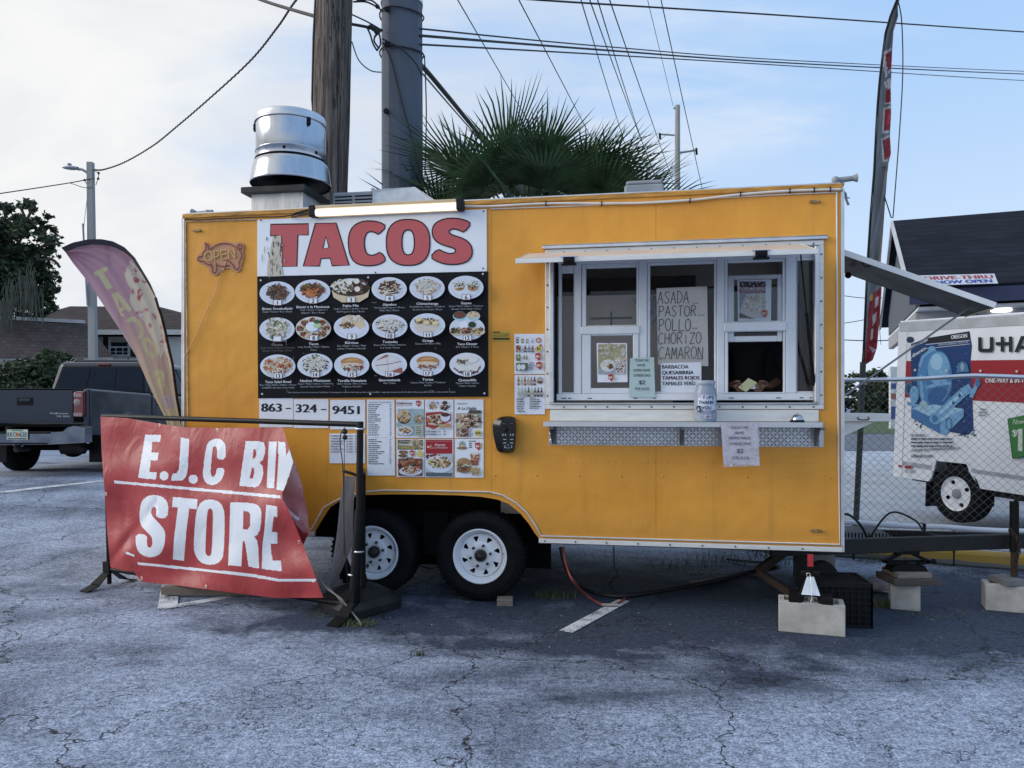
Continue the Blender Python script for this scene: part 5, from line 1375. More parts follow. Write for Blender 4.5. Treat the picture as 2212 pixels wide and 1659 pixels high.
# black dispenser on the side
ck = crop(1180, 1000, 110 / 1404)
t = thing('wall_dispenser', 'black plastic dispenser with white marks mounted below the stickers', 'dispenser', F(*ck(700, 1350)), TR)
o_ = chaikin([(290, 400), (420, 290), (560, 225), (740, 205), (900, 215), (1005, 260), (1025, 500), (1020, 800), (1000, 1050), (965, 1280), (900, 1340), (700, 1355), (440, 1320), (370, 1050), (310, 800), (290, 600)], 1)
bk = [F(*ck(x, y), -.001) for x, y in o_]
md = [F(*ck(x, y), -.055) for x, y in o_]
fr_ = [F(*ck(760 + (x - 760) * (.52 if x < 760 else .86), 780 + (y - 780) * .88), -.085) for x, y in o_]
n_ = len(bk); mb = MB()
mb.add(bk + md, [(i, (i + 1) % n_, n_ + (i + 1) % n_, n_ + i) for i in range(n_)], 0, True); mb.add(md + fr_, [(i, (i + 1) % n_, n_ + (i + 1) % n_, n_ + i) for i in range(n_)], 0, True); mb.prism(fr_, (0, .0005, 0))
mb.build('shell', [mat('gloss_black_plastic', (.008, .008, .011), .22, spec=.4)], t, TR)
pr = Print(lambda x, y, l: F(x, y, -.0856 - l), ck)
pr.ell(700, 600, 95, 95, (.004, .004, .005), 24); pr.rect(640, 600, 740, 760, (.004, .004, .005))
W_ = (.42, .45, .50)
for x in (668, 880): pr.rect(x - 48, 918, x + 48, 940, W_); pr.rect(x - 48, 1028, x + 48, 1050, W_)
for x in (632, 885): pr.rect(x - 36, 430, x + 36, 440, (.2, .22, .24))
for x in (610, 690, 848, 925): pr.ell(x, 792, 22, 22, W_, 12); pr.poly([(x, 735), (x + 14, 785), (x - 14, 785)], W_)
for x in (672, 882): pr.ell(x, 1130, 20, 16, W_, 8); pr.ell(x, 1178, 20, 18, W_, 8)
for x in (732, 802): pr.rect(x - 10, 1165, x + 10, 1215, W_)
pr.ell(770, 1105, 28, 24, (.2, .21, .24), 10)
pr.build('print', t, TR)
mb = MB(); c_ = F(*ck(690, 620), -.088); mb.lathe([(.001, 0), (.010, 0), (.013, .004), (.011, .008), (.001, .008)], 16, Matrix.Translation(c_) @ Matrix.Rotation(math.pi / 2, 4, 'X')); mb.build('button', [BLKP], t, TR)
# lit tube over the sign
t = thing('tube_light', 'long lit tube lamp with black end caps above the TACOS sign', 'lamp', F(840, 465, -.05), TR)
l0, l1 = F(*c3(945, 108), -.075), F(*c3(1895, 62), -.075)
l0.z = l1.z = (l0.z + l1.z) / 2
mb = MB(); mb.box((l0.x, -.10, l0.z + .026), (l1.x, -.04, l0.z + .046)); mb.box((l0.x, -.042, l0.z - .030), (l1.x, -.034, l0.z + .0255)); mb.build('housing', [mat('tan_housing', (.62, .47, .30), .4)], t, TR, bev=.003)
def lamp_skin():
 return glow('lit_tube', (1.0, .93, .80), 1.2)
mb = MB()
mb.tube([(l0.x, -.072, l0.z - .002), (l1.x, -.072, l0.z - .002)], .026, 16); mb.build('lit_tube', [lamp_skin()], t, TR)
for x, s_ in ((l0.x, -1), (l1.x, 1)):
 mb = MB(); mb.box((min(x, x + s_ * .05), -.105, l0.z - .034), (max(x, x + s_ * .05), -.03, l0.z + .05)); mb.build('end_cap', [BLKP], t, TR, bev=.006)
mb = MB(); mb.tube(spline([(l0.x - .05, -.06, l0.z), (l0.x - .14, -.05, l0.z - .01), (l0.x - .22, -.03, l0.z - .012), (l0.x - .18, -.02, l0.z + .02), (l0.x - .02, -.02, l0.z + .05)], 5), .006, 6); mb.build('lead', [WIRE], t, TR)
mb = MB(); mb.box((l0.x - .03, -.035, l0.z - .02), (l0.x + .03, -.004, l0.z + .02)); mb.build('bracket', [BLK], t, TR)
mb = MB(); mb.box((l1.x - .03, -.035, l0.z - .02), (l1.x + .03, -.004, l0.z + .02)); mb.build('bracket', [BLK], t, TR)
# things on the shelf
jc = F(*w6(252, 1243), -.115); jc.z = sz1
JR = (F(*w6(338, 1180), -.115).x - F(*w6(166, 1180), -.115).x) / 2
def jz(y): return F(*w6(252, y), -.115).z
t = thing('tip_jar', 'cloudy plastic tip jar with a hand lettered TIPS THANK YOU label', 'jar', jc, TR)
Mj = Matrix.Translation((jc.x, jc.y, 0))
mb = MB(); mb.lathe([(.001, sz1 + .001), (JR * .86, sz1 + .001), (JR * .96, sz1 + .012), (JR, sz1 + .05), (JR, jz(1045)), (JR * .95, jz(1020)), (JR * .82, jz(998)), (JR * .80, jz(984))], 40, Mj); mb.build('body', [mat('cloudy_plastic', (.44, .50, .60), .25, var=.08, scale=5, spec=.5, sub=.35)], t, TR)
mb = MB(); mb.lathe([(JR * .80, jz(985)), (JR * .88, jz(982)), (JR * .88, jz(958)), (JR * .84, jz(950)), (JR * .5, jz(950))], 36, Mj); mb.build('rim', [mat('jar_rim', (.58, .62, .70), .35, sub=.3)], t, TR)
cj = crop(1680, 950, 100 / 1659)
def jmap(x, y, l):
 p = F(x, y, jc.y); a = max(-1.3, min(1.3, (p.x - jc.x) / JR)); rr = JR + .0012 + l
 return Vector((jc.x + rr * math.sin(a * 1.0), jc.y - rr * math.cos(a * 1.0), p.z))
pr = Print(jmap, cj)
for i in range(8):
 xa, xb = 352 + i * 99, 352 + (i + 1) * 99; pr.rect(xa, 245, xb, 870, (.62, .67, .80), step=i == 0)
pr.layer += 1
hand(pr, 'TIPS', 560, 1040, 285, 410, 26, (.02, .03, .06)); hand(pr, 'THANK', 400, 1010, 480, 610, 24, (.02, .03, .06), -3); hand(pr, 'YOU', 545, 890, 690, 820, 24, (.02, .03, .06))
for q in ((365, 255), (450, 255)): pr.stroke([q, (q[0] + 55, q[1] + 80)], 18, (.05, .06, .09))
for q in ((1100, 245), (1060, 245)): pr.stroke([q, (q[0] - 20, q[1] + 60)], 14, (.08, .09, .12))
pr.stroke([(1110, 435), (1060, 490), (1030, 470), (1020, 540), (1080, 620), (1100, 630)], 14, (.06, .07, .10)); pr.stroke([(1015, 650), (1020, 690)], 12, (.06, .07, .1)); pr.stroke([(1070, 650), (1072, 680)], 12, (.06, .07, .1))
pr.poly([(310, 780), (350, 700), (420, 665), (500, 680), (525, 700), (480, 740), (530, 880), (400, 950), (355, 800), (320, 830)], (.02, .03, .05)); pr.poly([(370, 760), (430, 740), (470, 860), (410, 890)], (.35, .38, .44)); pr.ell(1020, 880, 90, 66, (.50, .46, .52), 16); pr.scatter(1020, 880, 70, 48, [(.30, .06, .08), (.10, .12, .22), (.6, .6, .66)], 26, 22, R_(4)); pr.rect(600, 1040, 860, 1190, (.56, .58, .66)); pr.scatter(740, 1110, 110, 66, [(.36, .12, .12), (.10, .12, .16), (.62, .66, .74)], 30, 24, R_(5))
pr.build('label', t, TR)
bc_ = F(*w6(941, 1240), -.12); bc_.z = sz1
br_ = (F(*w6(1000, 1200), -.12).x - F(*w6(886, 1200), -.12).x) / 2
t = thing('service_bell', 'chrome counter bell on a black base at the shelf end', 'bell', bc_, TR)
Mb_ = Matrix.Translation(bc_)
mb = MB(); mb.lathe([(.001, .001), (br_, .001), (br_, .008), (br_ * .8, .018), (.001, .02)], 28, Mb_); mb.build('base', [BLKP], t, TR)
mb = MB(); mb.lathe([(br_ * .83, .016), (br_ * .82, .020), (br_ * .74, .034), (br_ * .5, .048), (br_ * .2, .054), (.001, .055)], 32, Mb_); mb.build('dome', [SHINY], t, TR)
mb = MB(); mb.cyl(bc_ + Vector((0, 0, .054)), bc_ + Vector((0, 0, .068)), .004, n=8); mb.build('plunger', [SHINY], t, TR)
# person at the hatch
def grow(name, pts, edges, radii, parent=None, sub=2):
 me = bpy.data.meshes.new(name); me.from_pydata([tuple(p) for p in pts], edges, []); me.update()
 o = bpy.data.objects.new(name, me); COL.objects.link(o)
 sk = o.modifiers.new('skin', 'SKIN'); sk.use_smooth_shade = True; sk.branch_smoothing = .6
 for i, r in enumerate(radii): me.skin_vertices[0].data[i].radius = (r, r) if not isinstance(r, tuple) else r
 me.skin_vertices[0].data[0].use_root = True
 ss = o.modifiers.new('smooth', 'SUBSURF'); ss.levels = sub; ss.render_levels = sub
 dg = bpy.context.evaluated_depsgraph_get()
 out = bpy.data.meshes.new_from_object(o.evaluated_get(dg))
 bpy.data.objects.remove(o)
 return out
hl, hr = F(*w6(500, 1000), .10), F(*w6(665, 1000), .10)
pc = Vector(((hl.x + hr.x) / 2 + .06, .62, .57))
pp, pe, prr = [], [], []
def jn(p, r, par=None):
 pp.append(Vector(p)); prr.append(r)
 if par is not None: pe.append((par, len(pp) - 1))
 return len(pp) - 1
B = pc
pel = jn(B + Vector((0, .03, .92)), (.155, .11))
wst = jn(B + Vector((0, .02, 1.10)), (.14, .10), pel); chs = jn(B + Vector((0, -.01, 1.28)), (.155, .105), wst); nkb = jn(B + Vector((0, -.02, 1.40)), (.09, .07), chs); nk = jn(B + Vector((0, -.04, 1.46)), .050, nkb); hd0 = jn(B + Vector((0, -.07, 1.53)), .072, nk); hd1 = jn(B + Vector((0, -.075, 1.62)), .082, hd0); hd2 = jn(B + Vector((0, -.06, 1.68)), .060, hd1); jn(B + Vector((0, -.165, 1.565)), .012, hd1)
for s_, H in ((-1, hl), (1, hr)):
 lg = jn(B + Vector((s_ * .09, .03, .84)), .085, pel); kn = jn(B + Vector((s_ * .10, .01, .48)), .056, lg); ak = jn(B + Vector((s_ * .10, .04, .09)), .040, kn); jn(B + Vector((s_ * .11, -.10, .035)), .034, ak)
 sh = jn(B + Vector((s_ * .185, -.01, 1.36)), .062, chs); el = jn((B.x + s_ * .26, B.y - .10, B.z + 1.10), .046, sh)
 wr = jn(H + Vector((s_ * .085, .10, .012)), .026, el); pa = jn(H + Vector((s_ * .045, .045, .008)), (.036, .016), wr)
 kk = jn(H + Vector((s_ * .012, .015, .010)), (.036, .013), pa)
 for f_ in range(4):
  off = Vector((-.006 + s_ * -.004, -.018 + .0, .024 - f_ * .016)); a_ = jn(H + Vector((s_ * .006, .004, .026 - f_ * .017)), .0088, kk); b_ = jn(H + Vector((-s_ * .020, -.010 + .004 * abs(f_ - 1), .024 - f_ * .016)), .0080, a_); jn(H + Vector((-s_ * .040, -.006 + .004 * abs(f_ - 1), .020 - f_ * .014)), .0068, b_)
 th = jn(H + Vector((s_ * .040, .020, .034)), .0125, pa); th2 = jn(H + Vector((s_ * .012, -.010, .044)), .0100, th); jn(H + Vector((-s_ * .014, -.018, .038)), .0082, th2)
pm = grow('person', pp, pe, prr)
SKIN = mat('skin', (.15, .075, .048), .5, var=.1)
CLOTH = mat('dark_shirt', (.014, .014, .018), .85, var=.2)
pm.materials.clear(); pm.materials.append(CLOTH); pm.materials.append(SKIN)
for f_ in pm.polygons:
 c_ = f_.center; f_.use_smooth = True
 f_.material_index = 1 if (c_.z > B.z + 1.47 or c_.y < min(hl.y, hr.y) + .20) else 0
po = link(bpy.data.objects.new('person', pm))
po.matrix_world = TR; WM['person'] = TR.copy()
props(po, 'person in dark clothes inside the window holding a pale card', 'person')
mb = MB(); mb.ball(B + Vector((0, -.055, 1.655)), .098, 14, sq=(.92, 1.0, .9)); mb.build('hair', [mat('dark_hair', (.01, .008, .007), .6)], po, TR)
mb = MB()
for s_ in (-1, 1): mb.ball(B + Vector((s_ * .032, -.148, 1.60)), .011, 8)
mb.build('eyes', [mat('eye', (.2, .18, .17), .2)], po, TR)
q4 = [F(*w6(*q), .085) for q in ((497, 1002), (575, 930), (641, 965), (557, 1036))]
mb = MB(); mb.prism(q4, (0, .001, 0)); mb.build('order_card', [flatmat((.50, .50, .28))], None, TR, label='pale yellow paper card held in the open window', cat='card')
q4 = [F(*w6(*q), .092) for q in ((590, 1012), (628, 972), (660, 994), (640, 1014))]
mb = MB(); mb.prism(q4, (0, .001, 0)); mb.build('receipt', [flatmat((.62, .64, .66))], None, TR, label='white slip of paper behind the yellow card in the window', cat='slip')
# towel hanging inside behind the left sash
mb = MB(); ca, cb_ = F(*w5(620, 470), .34), F(*w5(885, 740), .34)
mb.grid(lambda u, v: Vector((ca.x + (cb_.x - ca.x) * u * (1 - .2 * v) + .05 * math.sin(v * 3), .34 + .03 * math.sin(u * 17 + v * 2) + .02 * math.sin(u * 31), ca.z + (cb_.z - ca.z) * v + .04 * math.sin(u * 3.1))), 40, 20); mb.build('hanging_cloth', [mat('white_cloth', (.62, .64, .68), .9)], None, TR, label='white cloth hanging inside behind the left window post', cat='cloth')
# banner stand and banner
k2 = crop(0, 800, 850 / 1906)
kb = crop(220, 1150, 500 / 2074)
k1 = crop(0, 350, 700 / 2212)
TUBE = mat('black_tube', (.008, .008, .009), .45, .1, var=.2, dirt=.2, dirtcol=(.025, .025, .025), spec=.25)
sL = Vector((-3.24, 6.16, 0)); sR = Vector((-1.085, 5.24, 0))
sdv = (sR - sL); sdl = sdv.length; sdn = sdv.normalized()
BS = Matrix.Translation(sL) @ Matrix.Rotation(math.atan2(sdn.y, sdn.x), 4, 'Z')     # x along the stand, y away
gl = gh(sL.x, sL.y)
def B_(x, y, v=0.0): return on(BS, x, y, v)
stand = thing('banner_stand', 'black tube stand carrying the red banner beside the trailer', 'banner stand', (0, 0, 0), BS)
zt_l, zt_r = B_(218, 899).z, B_(790, 917).z
xl, xr = B_(226, 900).x, sdl
mb = MB(); mb.cyl((xl - .02, 0, zt_l), (sdl + .055, 0, zt_r), .019, n=12); mb.build('top_rail', [TUBE], stand, BS)
mb = MB(); mb.cyl((xl + .03, .02, gl + .02), (xl + .005, 0, zt_l), .017, n=12); mb.build('upright', [TUBE], stand, BS)
mb = MB(); xp = B_(762, 1335).x; xt = B_(778, 912).x
mb.cyl((xp, 0, .02), (xt - .006, 0, .74), .034, .032, n=14); mb.cyl((xt - .006, 0, .74), (xt, 0, zt_r + .02), .023, n=14); mb.build('upright', [TUBE], stand, BS)
mb = MB(); za_, zb_ = B_(240, 1228).z, B_(755, 1306).z
mb.cyl((xl + .02, .01, B_(240, 1230).z), (xp, 0, B_(750, 1305).z), .020, n=10); mb.build('bottom_rail', [TUBE], stand, BS)
for (x, y, z, s_) in ((xl + .03, .02, gl, 1.0), (xp, 0, 0, 1.1)):
 mb = MB()
 for a in (-.23, .23):
  mb.prism([(x - .03, y, z + .13), (x + .03, y, z + .13), (x + .05, y + a * .55, z + .035), (x - .05, y + a * .55, z + .035)], (0, 0, .010)); mb.prism([(x - .05, y + a * .55, z + .03), (x + .05, y + a * .55, z + .03), (x + .045, y + a, z + .003), (x - .045, y + a, z + .003)], (0, 0, .008))
 mb.box((x - .035, y - .035, z + .12), (x + .035, y + .035, z + .20)); mb.build('foot', [BLK], stand, BS)
mb = MB()
for x, z in ((xp, .10), (xp + .004, .30), (xt - .01, .46), (xt, zt_r - .03)):
 mb.lathe([(.034, -.006), (.039, 0), (.034, .006)], 14, Matrix.Translation((x, 0, z)))
mb.build('clamp_ring', [GALV], stand, BS)
mb = MB()
mb.tube(spline([(xt - .12, -.005, zt_r - .02), (xt - .15, -.02, zt_r - .10), (xt - .13, -.01, zt_r - .35), (xt - .145, .02, .42)], 6), .0035, 5); mb.tube(spline([(xt - .12, -.01, zt_r - .03), (xt - .115, -.02, .6), (xt - .10, .0, .25)], 6), .0025, 5); mb.build('cord', [WIRE], stand, BS)
mb = MB(); mb.ball((xt - .125, 0, zt_r - .05), .02, 8); mb.ball((xt - .125, 0, zt_r - .09), .018, 8); mb.build('knot', [WIRE], stand, BS)
mb = MB(); mb.tube(spline([(xp - .32, .05, .25), (xp - .20, -.03, .20), (xp - .06, -.05, .14), (xp - .02, -.05, .10), (xp + .12, -.10, .02), (xp + .16, -.14, .006)], 6), .006, 5); mb.tube(spline([(xp - .28, .05, .20), (xp - .16, -.02, .18), (xp - .05, -.045, .11)], 6), .005, 5); mb.build('rope', [mat('grey_rope', (.22, .20, .20), .9)], stand, BS)
def inside(px, py, poly):
 r = np.zeros(px.shape, bool); n = len(poly); j = n - 1
 for i in range(n):
  xi, yi = poly[i]; xj, yj = poly[j]
  c = ((yi > py) != (yj > py)) & (px < (xj - xi) * (py - yi) / (yj - yi + 1e-12) + xi)
  r ^= c; j = i
 return r
def resample(pts, n):
 d_ = [0]
 for a, b in zip(pts, pts[1:]): d_.append(d_[-1] + math.hypot(b[0] - a[0], b[1] - a[1]))
 out = []
 for k in range(n + 1):
  t = d_[-1] * k / n; i = 0
  while i < len(d_) - 2 and d_[i + 1] < t: i += 1
  f = (t - d_[i]) / max(1e-9, d_[i + 1] - d_[i]); out.append((pts[i][0] + (pts[i + 1][0] - pts[i][0]) * f, pts[i][1] + (pts[i + 1][1] - pts[i][1]) * f))
 return np.array(out)
def ink_sheet(name, top, bottom, left, right, nu, nv, place, inks, mats, parent, frame, conv, base_index=None):
 """cloth: a fine mesh between four edges read off the photograph; INKS colour its faces"""
 tp, bt, lf, rt = resample(top, nu), resample(bottom, nu), resample(left, nv), resample(right, nv)
 u = np.linspace(0, 1, nu + 1)[None, :, None]; v = np.linspace(0, 1, nv + 1)[:, None, None]
 g = (1 - v) * tp[None] + v * bt[None] + (1 - u) * lf[:, None] + u * rt[:, None] - ((1 - u) * (1 - v) * tp[0] + u * (1 - v) * tp[-1] + (1 - u) * v * bt[0] + u * v * bt[-1])
 c = (g[:-1, :-1] + g[1:, 1:]) / 2
 mi = np.zeros(c.shape[:2], int)
 if base_index is not None: mi = base_index(c)
 for add, holes, m in inks:
  k = np.zeros(mi.shape, bool)
  for p in add: k |= inside(c[..., 0], c[..., 1], p)
  for p in holes: k &= ~inside(c[..., 0], c[..., 1], p)
  mi[k] = m
 mb = MB()
 for j in range(nv + 1):
  for i in range(nu + 1):
   x, y = conv(g[j, i, 0], g[j, i, 1]); mb.v.append(place(x, y, i / nu, j / nv))
 for j in range(nv):
  for i in range(nu):
   a = j * (nu + 1) + i; mb.f.append([a + nu + 1, a + nu + 2, a + 1, a]); mb.m.append(int(mi[j, i])); mb.s.append(True)
 return mb.build(name, mats, parent, frame)
def t2(pts): return [((q[0] * .2411 + 220) / .446, (q[1] * .2411 + 1150 - 800) / .446) for q in pts]
def circ(x, y, r, n=20): return [(x + r * math.cos(2 * math.pi * k / n), y + r * math.sin(2 * math.pi * k / n)) for k in range(n)]
E1 = [(795, 585), (882, 587), (876, 625), (833, 624), (829, 683), (868, 684), (863, 727), (825, 726), (818, 790), (858, 792), (852, 832), (756, 822)]
J1 = [(990, 602), (1036, 610), (1028, 770), (1020, 812), (1000, 836), (937, 838), (944, 798), (966, 798), (980, 775)]
C1 = chaikin([(1235, 722), (1187, 722), (1190, 668), (1182, 648), (1168, 650), (1162, 670), (1152, 790), (1156, 812), (1170, 818), (1182, 800), (1188, 765), (1232, 768), (1222, 815), (1200, 850), (1160, 864), (1125, 850), (1110, 815), (1112, 770), (1128, 655), (1142, 622), (1180, 606), (1215, 612), (1236, 645)], 1)
B1 = [(1345, 622), (1420, 622), (1444, 630), (1453, 660), (1450, 690), (1438, 724), (1420, 740), (1438, 758), (1442, 800), (1432, 840), (1415, 866), (1395, 874), (1310, 866)]
B1h = [[(1388, 665), (1400, 668), (1404, 690), (1398, 712), (1382, 722)], [(1378, 765), (1390, 768), (1392, 800), (1386, 824), (1366, 826)]]
I1 = [(1472, 622), (1515, 624), (1500, 880), (1460, 876)]
N1 = [(1524, 624), (1562, 628), (1566, 700), (1590, 655), (1608, 738), (1552, 893), (1512, 886)]
N1h = [[(1518, 690), (1526, 690), (1514, 878), (1508, 878)]]
L1 = [(625, 837), (1535, 918), (1535, 935), (625, 851)]
S2 = chaikin([(795, 345), (780, 482), (665, 472), (672, 395), (660, 362), (635, 365), (620, 390), (618, 430), (640, 470), (700, 530), (748, 590), (762, 650), (755, 740), (725, 820), (680, 862), (610, 875), (540, 860), (485, 815), (462, 740), (460, 632), (578, 645), (575, 720), (580, 765), (605, 778), (628, 755), (632, 710), (620, 660), (580, 620), (520, 560), (500, 500), (500, 420), (515, 320), (560, 265), (620, 242), (700, 245), (760, 280)], 1)
T2_ = [(838, 262), (1088, 285), (1080, 385), (1003, 380), (975, 600), (950, 908), (838, 895), (850, 680), (890, 370), (830, 365)]
O2 = chaikin([(1210, 288), (1290, 300), (1338, 345), (1362, 420), (1362, 600), (1352, 850), (1325, 912), (1270, 944), (1205, 950), (1128, 932), (1078, 880), (1050, 800), (1053, 650), (1073, 420), (1103, 338), (1150, 298)], 1)
O2h = chaikin([(1225, 378), (1245, 410), (1242, 600), (1232, 830), (1215, 859), (1195, 862), (1170, 842), (1166, 800), (1178, 520), (1188, 410), (1205, 382)], 1)
R2 = [(1420, 315), (1640, 325), (1690, 342), (1722, 372), (1734, 420), (1732, 510), (1720, 600), (1695, 646), (1660, 665), (1690, 700), (1703, 770), (1712, 985), (1605, 970), (1575, 760), (1560, 705), (1545, 720), (1530, 965), (1398, 955), (1412, 600)]
R2h = [(1552, 402), (1600, 410), (1622, 440), (1620, 550), (1600, 590), (1548, 592)]
E2 = [(1785, 340), (1895, 358), (1895, 468), (1860, 460), (1850, 520), (1840, 615), (1895, 622), (1897, 738), (1828, 735), (1835, 830), (1850, 905), (1932, 910), (1942, 1015), (1738, 992), (1745, 760), (1765, 600)]
L2 = [(480, 922), (1200, 995), (1660, 1045), (1900, 1090), (2288, 1095), (2275, 1122), (1900, 1118), (1650, 1075), (1200, 1022), (485, 950)]
L2b = [(365, 815), (450, 850), (445, 868), (360, 838)]
inks = [([E1, circ(898, 811, 25), J1, circ(1058, 829, 25), C1, B1, I1, N1, L1] + [t2(q) for q in (S2, T2_, O2, R2, E2, L2, L2b)], B1h + N1h + [t2(O2h), t2(R2h)], 1)]
def banner_vinyl(name, c0, c1, sub=.12):
 m = bpy.data.materials.new(name); m.use_nodes = True
 t = NT(m.node_tree); oc = t.n('ShaderNodeTexCoord', 'Object')
 c = t.mix(t.rng(t.noise(oc, 3.0, 4.0, .6), .3, .7), c0 + (1,), c1 + (1,))
 c = t.mix(t.rng(t.noise(oc, 9.0, 5.0, .7, .8), .60, .78, 0.0, .28), c, (.30, .27, .28, 1))
 cre = t.noise(t.map(oc, (1.6, 1.6, 1)), 3.2, 4.0, .55, .8)
 bp = t.n('ShaderNodeBump', 0, None, Strength=.3, Distance=.04, Height=cre)
 bs = t.n('ShaderNodeBsdfPrincipled', None, None, Base_Color=c, Roughness=.36, Normal=bp)
 tl = t.n('ShaderNodeBsdfTranslucent', 0, None, Color=c)
 t.nt.links.new(t.n('ShaderNodeMixShader', 0, None, i0=sub, i1=bs.outputs[0], i2=tl), t.n('ShaderNodeOutputMaterial', None).inputs['Surface'])
 return m
VR = banner_vinyl('red_banner_vinyl', (.36, .042, .045), (.455, .068, .068))
VW_ = banner_vinyl('white_banner_print', (.72, .76, .82), (.80, .83, .87), .05)
VB = banner_vinyl('banner_reverse', (.48, .16, .18), (.66, .42, .44), .3)
def banner_place(x, y, u, v):
 dd = -.026 - .035 * math.sin(min(1, v) * math.pi) - .05 * v * u
 dd += .020 * math.sin((x * .030 + y * .012)) * (.3 + .7 * v) * (1 - .5 * u)
 dd += .034 * math.exp(-((x - 275 + (y - 1100) * -.22) / 26) ** 2) * (v > .2) * min(1, (v - .2) * 3)
 dd += .020 * math.sin((x - y * .55) * .024 + 1.3) * math.exp(-((u - .85) / .35) ** 2)
 dd += .014 * math.sin(y * .045 + x * .009) * v
 dd += .016 * math.exp(-(((x - 265) + (y - 1180) * .8) / 14) ** 2) * (u < .3)
 dd += .03 * (noise.noise(Vector((x * .012, y * .012, 2.0))))
 return B_(x, y, dd)
bt = thing('vinyl_banner', 'red E.J.C BIN STORE vinyl banner folded over at its right', 'banner', (sdl * .45, -.03, .10), BS)
topc = [(550, 487), (700, 495), (870, 525), (1000, 545), (1195, 548), (1400, 548), (1548, 545)]
botc = [(604, 1312), (680, 1330), (735, 1336), (752, 1362), (778, 1392), (900, 1402), (1130, 1432), (1500, 1479), (1770, 1479)]
lefc = [(550, 487), (556, 680), (573, 900), (585, 1100), (604, 1312)]
rigc = [(1548, 545), (1576, 640), (1605, 735), (1577, 830), (1546, 905), (1548, 940), (1590, 1020), (1680, 1240), (1770, 1479)]
ink_sheet('face', topc, botc, lefc, rigc, 330, 260, banner_place, inks, [VR, VW_], bt, BS, k2)
def back_place(x, y, u, v):
 return B_(x, y, .03 + .05 * u + .02 * math.sin(v * 9 + u * 4) + .02 * noise.noise(Vector((x * .03, y * .03, 5))))
ink_sheet('folded_flap', [(1545, 548), (1560, 600), (1612, 735), (1650, 850)], [(1545, 950), (1590, 1050), (1630, 1130), (1660, 1192)], [(1545, 548), (1540, 750), (1540, 850), (1545, 950)], [(1650, 850), (1680, 990), (1692, 1120), (1660, 1192)], 40, 60, back_place,
  [([[(1575, 990), (1640, 1045), (1632, 1060), (1570, 1008)]], [], 1), ([[(1540, 1070), (1580, 1030), (1660, 1120), (1700, 1130), (1660, 1200), (1600, 1100)]], [], 2)], [VB, VW_, VR], bt, BS, k2)
mb = MB()
for x, y in ((583, 911), (778, 1372), (1130, 1418), (1478, 1460), (1192, 562), (1640, 1175), (876, 534)):
 xx, yy = k2(x, y); q = B_(xx, yy, -.07 if x < 1600 else .02)
 mb.lathe([(.006, 0), (.010, .003), (.013, 0)], 12, Matrix.Translation(banner_place(xx, yy, .5, .98 if y > 1300 else .5) + Vector((0, -.004, 0))) @ Matrix.Rotation(math.pi / 2, 4, 'X'))
mb.build('grommet', [mat('brass_eyelet', (.55, .45, .35), .35, .8)], bt, BS, kind='stuff')
# swing sign with a heavy rubber base, seen edge on
SP = Vector((-1.095, 5.60, 0))
sw = thing('sidewalk_sign', 'grey swing sign on a heavy black base, seen edge on', 'sidewalk sign', SP)
SM = Matrix.Translation(SP) @ Matrix.Rotation(math.radians(103), 4, 'Z')
mb = MB()
nb = 48; ring0, ring1, ring2, ring3 = [], [], [], []
for k in range(nb):
 a = 2 * math.pi * k / nb; r_ = .25 * (1.0 + .10 * math.cos(4 * a))
 ex, ey = math.cos(a) * r_ * 1.08, math.sin(a) * r_ * 1.3
 o_ = SP + Vector((0.0, -.06, 0)); ring0.append(o_ + Vector((ex, ey, .004))); ring1.append(o_ + Vector((ex * 1.02, ey * 1.02, .06))); ring2.append(o_ + Vector((ex * .88, ey * .88, .10))); ring3.append(o_ + Vector((ex * .34, ey * .32, .17)))
for r0, r1 in ((ring0, ring1), (ring1, ring2), (ring2, ring3)):
 mb.add(r0 + r1, [(i, (i + 1) % nb, nb + (i + 1) % nb, nb + i) for i in range(nb)], 0, True)
mb.prism(ring3, (0, 0, .002)); mb.build('base', [mat('black_moulded_plastic', (.012, .013, .016), .5, var=.2, dirt=.35, dirtcol=(.05, .05, .055))], sw)
mb = MB(); mb.cyl(SM @ Vector((.0, 0, .14)), SM @ Vector((0, 0, .22)), .05, .035, n=12); mb.build('spring_post', [BLK], sw)
def sq(x, y, v=0): return P(x, y, 5.60 + v)
mb = MB(); ft, fb_ = P(762, 1040, 5.66), P(764, 1262, 5.66)
mb.tube(spline([SM @ Vector((-.30, 0, .20)), SM @ Vector((-.31, 0, .60)), SM @ Vector((-.30, 0, .93)), SM @ Vector((-.26, 0, .97)), SM @ Vector((.26, 0, .97)), SM @ Vector((.30, 0, .93)), SM @ Vector((.31, 0, .6)), SM @ Vector((.30, 0, .20)), SM @ Vector((.2, 0, .19)), SM @ Vector((-.2, 0, .19)), SM @ Vector((-.30, 0, .20))], 4), .018, 8); mb.build('frame', [BLK], sw)
mb = MB(); mb.box((-.28, -.012, .21), (.28, -.004, .95), 0, SM); mb.build('poster_board', [mat('board_white', (.62, .62, .66), .5)], sw)
cur = [P(744, 1026, 5.5), P(735, 1080, 5.5), P(727, 1160, 5.48), P(716, 1225, 5.46), P(706, 1266, 5.45)]
rgt = [P(768, 1030, 5.62), P(764, 1090, 5.62), P(762, 1160, 5.62), P(760, 1180, 5.62), P(725, 1262, 5.52)]
def curl(u, v):
 i = min(3, int(v * 4)); f = v * 4 - i
 a = cur[i].lerp(cur[i + 1], f); b = rgt[i].lerp(rgt[i + 1], f)
 return a.lerp(b, u) + Vector((-.02 * math.sin(u * math.pi) * math.sin(v * 3), -.05 * math.sin(u * math.pi), 0))
mb = MB(); mb.grid(curl, 12, 30); mb.build('loose_poster', [mat('milky_film', (.30, .31, .35), .28, var=.2, scale=3, stretch=(2, 2, .6), sub=.5)], sw)
